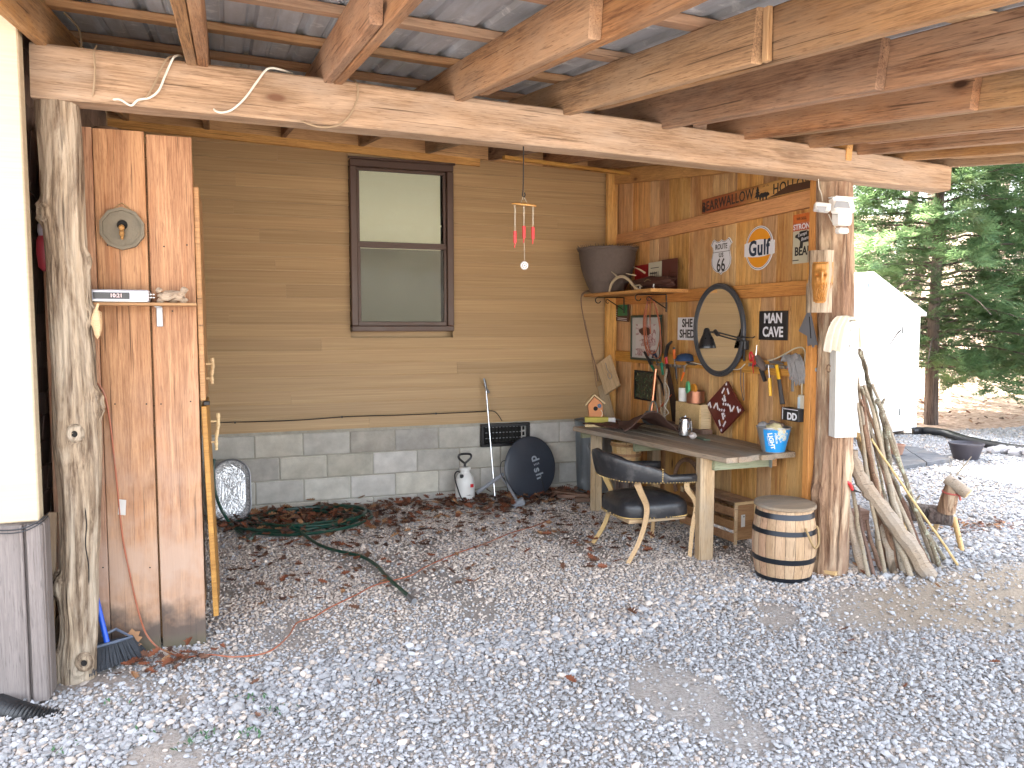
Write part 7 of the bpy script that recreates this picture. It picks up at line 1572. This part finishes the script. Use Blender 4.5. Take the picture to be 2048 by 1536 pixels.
m = MB(); m.tube([AY(1912, 952, 4.22), AY(1925, 935, 4.2), AY(1943, 913, 4.18)], [.007, .006, .003], 6); m.tube([AY(1925, 935, 4.2), AY(1928, 918, 4.2)], [.004, .002], 5); m.tube([AY(1902, 952, 4.22), AY(1901, 935, 4.22), AY(1898, 918, 4.22)], [.003, .002, .001], 5); m.tube([AY(1901, 940, 4.22), AY(1905, 915, 4.22)], [.002, .001], 5); m.build('antler', M_stickb, de)
m = MB(); m.tube([AY(1918, 955, 4.19), AY(1921, 958, 4.17)], .008, 8); m.build('eye', M_blackp, de)
m = MB(); c_ = (n0 * .3 + n1 * .7); m.tube([c_ + Vector((.05 * math.cos(a), .05 * math.sin(a), .008 * math.sin(a))) for a in np.linspace(0, 2 * math.pi, 18)], .008, 6); m.tube([c_ + Vector((.02, -.05, 0)), c_ + Vector((.03, -.06, -.05))], .008, 6); m.build('red_ribbon', plain('faded_red_ribbon', (.5, .12, .1), .7), de)

# ------------------------------------------------------------------ shed
Rc = G(1832, 867); wd = Vector((-.975, -.22, 0)).normalized(); nd_ = Vector((.22, -.975, 0)).normalized(); Wsh = 2.55; Lc = Rc + wd * Wsh; dp = 2.4
she = thing('garden_shed', 'white resin garden shed with a gabled roof and closed doors beyond the yard', 'shed', tuple(Rc + wd * Wsh / 2))
def SP(x, y, z): return Rc + wd * x - nd_ * y + Vector((0, 0, z))     # x from right corner to the left, y backwards
ez, az_ = 1.72, 2.22
SM = Matrix((tuple(-wd) + (0,), (0, 0, 1, 0), tuple(nd_) + (0,), (0, 0, 0, 1))).transposed(); SM.translation = Rc + Vector((0, 0, .05))
m = MB(); m.prism([(0, .02), (-Wsh, .02), (-Wsh, ez), (-Wsh / 2, az_), (0, ez)][::-1], -dp, 0, SM); m.build('walls', M_shed, she)
for sg_ in (0, 1):
    m = MB(); x0_, x1_ = ((.035, -Wsh / 2) if sg_ == 0 else (-Wsh - .10, -Wsh / 2)); zl = ez - .10 * (az_ - ez) / (Wsh / 2)
    m.prism([(x0_, zl + .0), (x1_, az_ + .0), (x1_, az_ + .06), (x0_, zl + .055)][::(1 if sg_ == 0 else -1)], -dp - .06, .07, SM); m.build('roof_panel', plain('grey_white_resin', (.66, .66, .66), .5), she)
for k, (xa, xb) in enumerate(((-.49, -.49 - .775), (-1.285, -2.06))):
    m = MB(); m.prism([(xa, .06), (xb, .06), (xb, 1.78), (xa, 1.78)][::-1], .002, .022, SM); d_ = m.build('door', M_shed, she)
    for zz_ in (.30, 1.48): m = MB(); m.box((xa + .012 if k == 0 else xb - .012, zz_, .022), (.018, .10, .012), SM, ch=.002); m.build('hinge', M_blackp, d_)
for xx in (-.06, -.30): pass
m = MB(); m.box((-Wsh / 2 + .02, az_ - .12, .012), (.10, .06, .012), SM, ch=.003); m.build('gable_vent', plain('blue_grey_vent', (.25, .32, .50), .5), she)
for k in range(2): m = MB(); m.box((-Wsh / 2, .0, -.25 - k * 1.7), (Wsh + .06, .09, .12), SM); m.build('skid', M_ledge, she)
# pavers by the shed
Mpv = concrete('dark_paver', (.09, .095, .11), (.17, .175, .19), 12)
c0 = [G(1770, 893), G(1835, 900), G(1905, 925), G(1800, 942)]
pv = thing('paver_pad', 'dark flat paver pad on the gravel in front of the shed', 'paving', tuple(c0[0]))
for i in range(2):
    for j in range(2):
        f = lambda s_, t_: (c0[0].lerp(c0[1], s_)).lerp(c0[3].lerp(c0[2], s_), t_)
        q4 = [f(i / 2 + .01, j / 2 + .01), f((i + 1) / 2 - .01, j / 2 + .01), f((i + 1) / 2 - .01, (j + 1) / 2 - .01), f(i / 2 + .01, (j + 1) / 2 - .01)]
        cc = sum(q4, Vector()) / 4; m = MB(); m.prism([(p.x - cc.x, p.y - cc.y) for p in q4][::-1], 0, .045 + .004 * i); m.build('paver', Mpv, pv, Matrix.Translation((cc.x, cc.y, gz(cc.x, cc.y) - .005)))
p = G(1951, 922); m = MB(); m.lathe([(0, 0), (.13, 0), (.135, .01), (.185, .17), (.19, .175), (.195, .195), (.18, .20), (.17, .17), (.0, .15)], 32); tag(m.build('black_planter', plain('dusty_black_plastic', (.045, .042, .055), .55, 0, .2, 6), None, Matrix.Translation((p.x + .03, p.y + .16, gz(p.x, p.y)))), 'wide black plastic planter standing on the gravel to the right', 'planter')
p = G(1800, 918); m = MB(); m.lathe([(0, 0), (.06, 0), (.085, .10), (.092, .105), (.092, .12), (.08, .12), (.07, .1), (0, .09)], 24); tag(m.build('clay_flowerpot', plain('dusty_terracotta', (.30, .17, .12), .8), None, Matrix.Translation((p.x, p.y + .05, gz(p.x, p.y) + .045))), 'small clay flowerpot on the corner of the paver pad', 'flowerpot')
P = spline([G(1826, 862, .05), G(1850, 861, .06), G(1890, 866, .06), G(1930, 878, .05), G(1980, 889, .05), G(2050, 899, .05), G(2150, 905, .05)], 22); m = MB()
m.tube(P, [.050 + (.005 if i % 2 else -.002) for i in range(len(P))], 14); tag(m.build('drain_pipe', M_blackp, sharp=80), 'black corrugated pipe edging the yard under the evergreen trees', 'pipe')
rr = random.Random(77)
Mrk = plain('field_stone', (.33, .32, .33), .85, 0, .3, 10, bump=.5)
for k in range(7):
    u = 1988 + k * 15; p = G(u, 905 + k * 1.6 + rr.uniform(-2, 2)); m = MB(); m.blob((0, 0, .05), rr.uniform(.07, .10), k + 3, .4, 2, sq=(1.2, .9, .75)); tag(m.build('edging_stone', Mrk, None, Matrix.Translation((p.x, p.y, gz(p.x, p.y) - .02))), 'rough grey stone in the row edging the gravel right of the planter', 'stone', 'edging stones beside the planter')

# ------------------------------------------------------------------ evergreens and the wood behind
t = NT('evergreen_frond'); P = t.obj(); nz_ = t.noise(P, 1.7, 4, .6); n2 = t.noise(P, 16, 3, .6)
c = t.mix(t.mr(nz_, .35, .65), (.026, .078, .052), (.085, .175, .085)); c = t.mix(t.mr(n2, .45, .7, 0, .6), c, (.16, .23, .12)); c = t.mix(t.mr(t.noise(P, .9, 3, .5), .60, .72, 0, .5), c, (.17, .13, .06))
tl = t.n('ShaderNodeBsdfTranslucent', None, Color=t.mix(.5, c, (.30, .42, .16))); mx = t.n('ShaderNodeMixShader', None, Fac=.55); t.done(c, .5, 0, .4)
t.t.links.new(t.b.outputs[0], mx.inputs[1]); t.t.links.new(tl.outputs[0], mx.inputs[2]); t.t.links.new(mx.outputs[0], t.out.inputs[0]); M_frond = t.mat
def evergreen(loc, H, Rb, seed, lab, z0=1.0, nb=150, dens=1.0):
    rg2 = np.random.default_rng(seed); rr = random.Random(seed); loc = Vector((loc[0], loc[1], gz(loc[0], loc[1])))
    root = thing('evergreen_tree', lab, 'tree', tuple(loc), None); T = Matrix.Translation(loc)
    m = MB(); lean = rr.uniform(-.02, .02); P = [Vector((lean * z * .5 + .05 * noise.noise(Vector((z * .4, seed, 0))), .05 * noise.noise(Vector((z * .4, seed, 5))), z)) for z in np.linspace(-.1, H * .97, 16)]
    m.tube(P, [.115 * (1 - .93 * i / 15) * H / 9 for i in range(16)], 14, M=T); m.build('trunk', M_bark, root)
    br = MB(); org, dirs, size, nrm_ = [], [], [], []
    for k in range(nb):
        f = (k + rr.random()) / nb; z = z0 + (H - z0) * f ** 1.1; a = k * 2.399 + rr.uniform(-.4, .4); Lb = Rb * (1 - f) ** .75 * rr.uniform(.72, 1.12) + .18
        if f < .08: Lb *= .75
        rise = .10 + .5 * f; pts_ = []
        for s_ in np.linspace(0, 1, 6):
            pts_.append(Vector((math.cos(a) * Lb * s_, math.sin(a) * Lb * s_, z + rise * Lb * s_ - .33 * Lb * s_ * s_ + .08 * noise.noise(Vector((k, s_ * 2, 1))))))
        br.tube(pts_, [.015 * (1 - .8 * s_) * (Lb / 2 + .3) for s_ in np.linspace(0, 1, 6)], 5, cap=False, M=T)
        ns_ = int(dens * (14 + 30 * Lb))
        for q_ in range(ns_):
            s_ = .08 + .92 * rr.random() ** .85; i = min(4, int(s_ * 5)); p = pts_[i].lerp(pts_[i + 1], s_ * 5 - i)
            side = rr.choice((-1, 1)) * rr.uniform(.3, 1.25); ad = a + side; d = Vector((math.cos(ad), math.sin(ad), rr.uniform(-.35, .35))).normalized(); ln = Lb * .26 * (1.15 - s_) + .10
            e = p + d * ln * rr.random()
            if loc.x < 11 and (loc.x + e.x < 10.05 and e.z < 2.4): continue
            org.append(e); dirs.append((d + Vector((0, 0, rr.uniform(-.25, .35)))).normalized()); size.append(rr.uniform(.16, .36)); nrm_.append(Vector((rr.gauss(0, .45), rr.gauss(0, .45), 1)).normalized())
    br.build('branches', M_bark, root)
    O = np.array(org); D = np.array(dirs); S_ = np.array(size)[:, None]; Nn = np.array(nrm_); Sd = np.cross(D, Nn); Sd /= np.linalg.norm(Sd, axis=1)[:, None]
    V = []; n = len(O)
    for (t0_, ang, ln) in ((0, .0, 1), (.12, .75, .50), (.12, -.75, .50), (.34, .65, .46), (.34, -.65, .46), (.56, .55, .36), (.56, -.55, .36), (.76, .5, .25), (.76, -.5, .25)):
        base = O + D * S_ * t0_; dd = D * math.cos(ang) + Sd * math.sin(ang); wv = np.cross(dd, np.cross(D, Sd)); wdt = .055 if ang else .035
        V += [base - wv * S_ * wdt * .5, base + wv * S_ * wdt, base + dd * S_ * ln - np.array([0, 0, .02]) * ln]
    V = np.stack(V, 1).reshape(-1, 3); F_ = np.arange(len(V)).reshape(-1, 3)
    V += np.array(loc)[None]
    me = bpy.data.meshes.new('foliage'); me.vertices.add(len(V)); me.vertices.foreach_set('co', V.astype('f').ravel()); me.loops.add(len(V)); me.loops.foreach_set('vertex_index', F_.astype('i').ravel())
    me.polygons.add(len(F_)); me.polygons.foreach_set('loop_start', (np.arange(len(F_)) * 3).astype('i')); me.update(calc_edges=True); me.materials.append(M_frond)
    f_ = place(bpy.data.objects.new('crown', me), root); f_['kind'] = 'stuff'; print('fronds', n); return root
tp = G(1850, 858); tp = Vector((10.75, 9.75, 0))
evergreen((10.75, 9.75), 8.6, 2.45, 3, 'nearest evergreen tree with its bare trunk base right of the shed', .9, 160, 2.7)
evergreen((13.9, 9.9), 9.5, 2.7, 8, 'tall evergreen at the right edge of the yard', .8, 145, 2.6)
evergreen((11.4, 13.4), 9.5, 2.5, 15, 'evergreen standing behind the nearest one, over the shed roof', 2.2, 80, .9)
def bare_tree(x, y, H, seed):
    rr = random.Random(seed); root = thing('bare_tree', 'thin leafless tree on the leaf covered slope behind the evergreens', 'tree', (x, y, gz(x, y)), 'leafless trees on the far slope')
    m = MB(); tr_ = []
    def grow(p, d, L, r, lv, mb):
        k = 5; pts_ = [p]
        for i in range(k): d = (d + Vector((rr.gauss(0, .10), rr.gauss(0, .10), .04))).normalized(); pts_.append(pts_[-1] + d * L / k)
        mb.tube(pts_, [r * (1 - .55 * i / k) for i in range(k + 1)], 6 if lv else 9, cap=False)
        if lv < 3:
            for _ in range(5 if lv == 0 else 3):
                i = rr.randint(2, k); a = rr.uniform(0, 6.28); grow(pts_[i], (d * .7 + Vector((math.cos(a), math.sin(a), .35)) * .7).normalized(), L * rr.uniform(.35, .55), r * .42, lv + 1, branches)
    trunk = MB(); branches = MB(); grow(Vector((x, y, gz(x, y) - .1)), Vector((rr.gauss(0, .04), rr.gauss(0, .04), 1)), H, .05 + H * .009, 0, trunk)
    Mtr = M_graybark; trunk.build('trunk', Mtr, root); branches.build('branches', Mtr, root)
M_graybark = plain('grey_bark', (.24, .20, .17), .9, 0, .3, 6, bump=.4)
for k, (x, y, H) in enumerate(((15, 15, 9), (17.5, 14, 10), (13, 18, 11), (19, 18, 12), (22, 15, 10), (16, 22, 12), (24, 20, 13), (20, 25, 13), (27, 17, 12), (12.5, 25, 12), (29, 24, 14), (24, 29, 14))): bare_tree(x, y, H, 100 + k)

# ------------------------------------------------------------------ fallen leaves
def oak_leaf(rr, s):
    half = [(0, .0), (.05, .10), (.20, .16), (.10, .26), (.30, .38), (.14, .46), (.36, .62), (.16, .68), (.26, .84), (.10, .86), (0, 1.0)]
    half = [(x * rr.uniform(.85, 1.2), y) for x, y in half]; curl = rr.uniform(.1, .9); fold = rr.uniform(-.2, .7); vs = []; fs = []
    for (x, y) in half: vs.append((0, y * s, s * curl * .35 * (y - .5) ** 2))
    for sg_ in (-1, 1):
        b = len(vs)
        for (x, y) in half: vs.append((sg_ * x * s, (y + .04 * abs(x)) * s, s * (curl * .35 * (y - .5) ** 2 + fold * x * .8 + curl * .5 * x * x)))
        for i in range(len(half) - 1): fs.append((i, i + 1, b + i + 1, b + i) if sg_ < 0 else (i, b + i, b + i + 1, i + 1))
    return vs, fs
M_l = [plain(n_, c_, .75, 0, .3, 40) for n_, c_ in (('leaf_russet', (.20, .065, .03)), ('leaf_brown', (.13, .06, .035)), ('leaf_tan', (.33, .17, .08)), ('leaf_dark', (.07, .035, .025)))]
rr = random.Random(99); m = MB()
def drop(x, y, s, mi=None, z=None, flat=False):
    if -.95 < x < -.1 and 4.15 < y < 4.9: return
    vs, fs = oak_leaf(rr, s); M = Matrix.Translation((x, y, gz(x, y) + (z if z is not None else rr.uniform(.006, .02)))) @ Matrix.Rotation(rr.uniform(0, 6.28), 4, 'Z') @ Matrix.Rotation(rr.gauss(0, .25), 4, 'X') @ Matrix.Rotation(rr.gauss(0, .3), 4, 'Y')
    m.add(vs, fs, rr.choice((0, 0, 1, 1, 2, 3)) if mi is None else mi, M)
for _ in range(520): x = rr.uniform(-.1, 3.5); y = 6.95 - abs(rr.gauss(0, .28)); drop(x, y, rr.uniform(.05, .10), z=rr.uniform(.006, .05))
for _ in range(230): x = rr.gauss(1.15, .55); y = rr.gauss(6.25, .35); drop(x, min(y, 6.95), rr.uniform(.05, .10))
for _ in range(230): drop(C0.x + rr.gauss(0, .33), C0.y + rr.gauss(0, .24), rr.uniform(.05, .10), z=rr.uniform(.03, .075))
for _ in range(170): drop(rr.gauss(2.3, .35), rr.gauss(6.65, .2), rr.uniform(.05, .10), z=rr.uniform(.01, .05))
for _ in range(150): drop(rr.uniform(2.2, 3.5), rr.uniform(4.7, 6.6), rr.uniform(.045, .09))
for _ in range(150): drop(rr.uniform(0, 2.6), rr.uniform(4.6, 6.3), rr.uniform(.04, .08))
for _ in range(26): drop(rr.gauss(.75, .25), rr.gauss(5.1, .25), rr.uniform(.04, .08))
for _ in range(26): drop(rr.uniform(-.6, 4.5), rr.uniform(2.2, 4.4), rr.uniform(.03, .06))
for _ in range(46): drop(rr.gauss(-.34, .10), rr.gauss(3.98, .05), rr.uniform(.04, .07), z=rr.uniform(.006, .03))
for _ in range(90): drop(rr.uniform(3.7, 4.4), rr.uniform(3.95, 4.8), rr.uniform(.04, .07))
for _ in range(160): drop(rr.gauss(5.6, .25), rr.gauss(4.55, .12), rr.uniform(.03, .05), z=.01)
for _ in range(2600):
    x, y = rr.uniform(6, 19), rr.uniform(6, 19); f = .337 * x + .94 * y
    if f < 12.2 + 1.2 * rr.random() or f > 19: continue
    drop(x, y, rr.uniform(.06, .11))
tag(m.build('fallen_leaves', M_l), 'russet oak leaves blown against the wall and over the gravel', 'leaves', kind='stuff')
for (u, v, s_, mi, lab) in ((268, 1318, .135, 2, 'largest oak leaf, tan and curled, lying against the broom bristles'), (1155, 1378, .08, 0, 'lone small russet leaf in the middle of the front gravel'), (1275, 1235, .09, 1, 'brown leaf on the gravel in front of the chair'), (1190, 1085, .10, 0, 'russet leaf caught at the left rear chair foot')):
    p = G(u, v); m = MB(); vs, fs = oak_leaf(rr, s_); m.add(vs, fs); up = R(62) if u == 268 else R(4)
    tag(m.build('oak_leaf', M_l[mi], None, Matrix.Translation((p.x, p.y + .01, gz(p.x, p.y) + .012)) @ Matrix.Rotation(R(12), 4, 'Z') @ Matrix.Rotation(up, 4, 'X')), lab, 'leaf')
# little green weeds in the front gravel
M_weed = plain('weed_green', (.05, .12, .05), .7, 0, .3, 30); m = MB()
for (u, v, n_) in ((400, 1478, 26), (500, 1400, 14), (560, 1424, 16), (224, 1404, 10), (500, 1475, 20), (745, 1350, 5), (385, 1490, 16), (130, 1500, 10), (300, 1470, 8)):
    p = G(u, v)
    for _ in range(n_):
        x, y = p.x + rr.gauss(0, .035), p.y + rr.gauss(0, .03); a = rr.uniform(0, 6.28); l = rr.uniform(.012, .03); d = Vector((math.cos(a), math.sin(a), rr.uniform(.4, 1.2))).normalized() * l; w = Vector((-math.sin(a), math.cos(a), 0)) * l * .22
        b = Vector((x, y, gz(x, y) + .006)); m.add([b, b + d * .5 + w, b + d, b + d * .5 - w], [(0, 1, 2, 3)], 0, None, False)
tag(m.build('weeds', M_weed), 'tiny green weeds sprouting in the front gravel', 'weeds', kind='stuff')
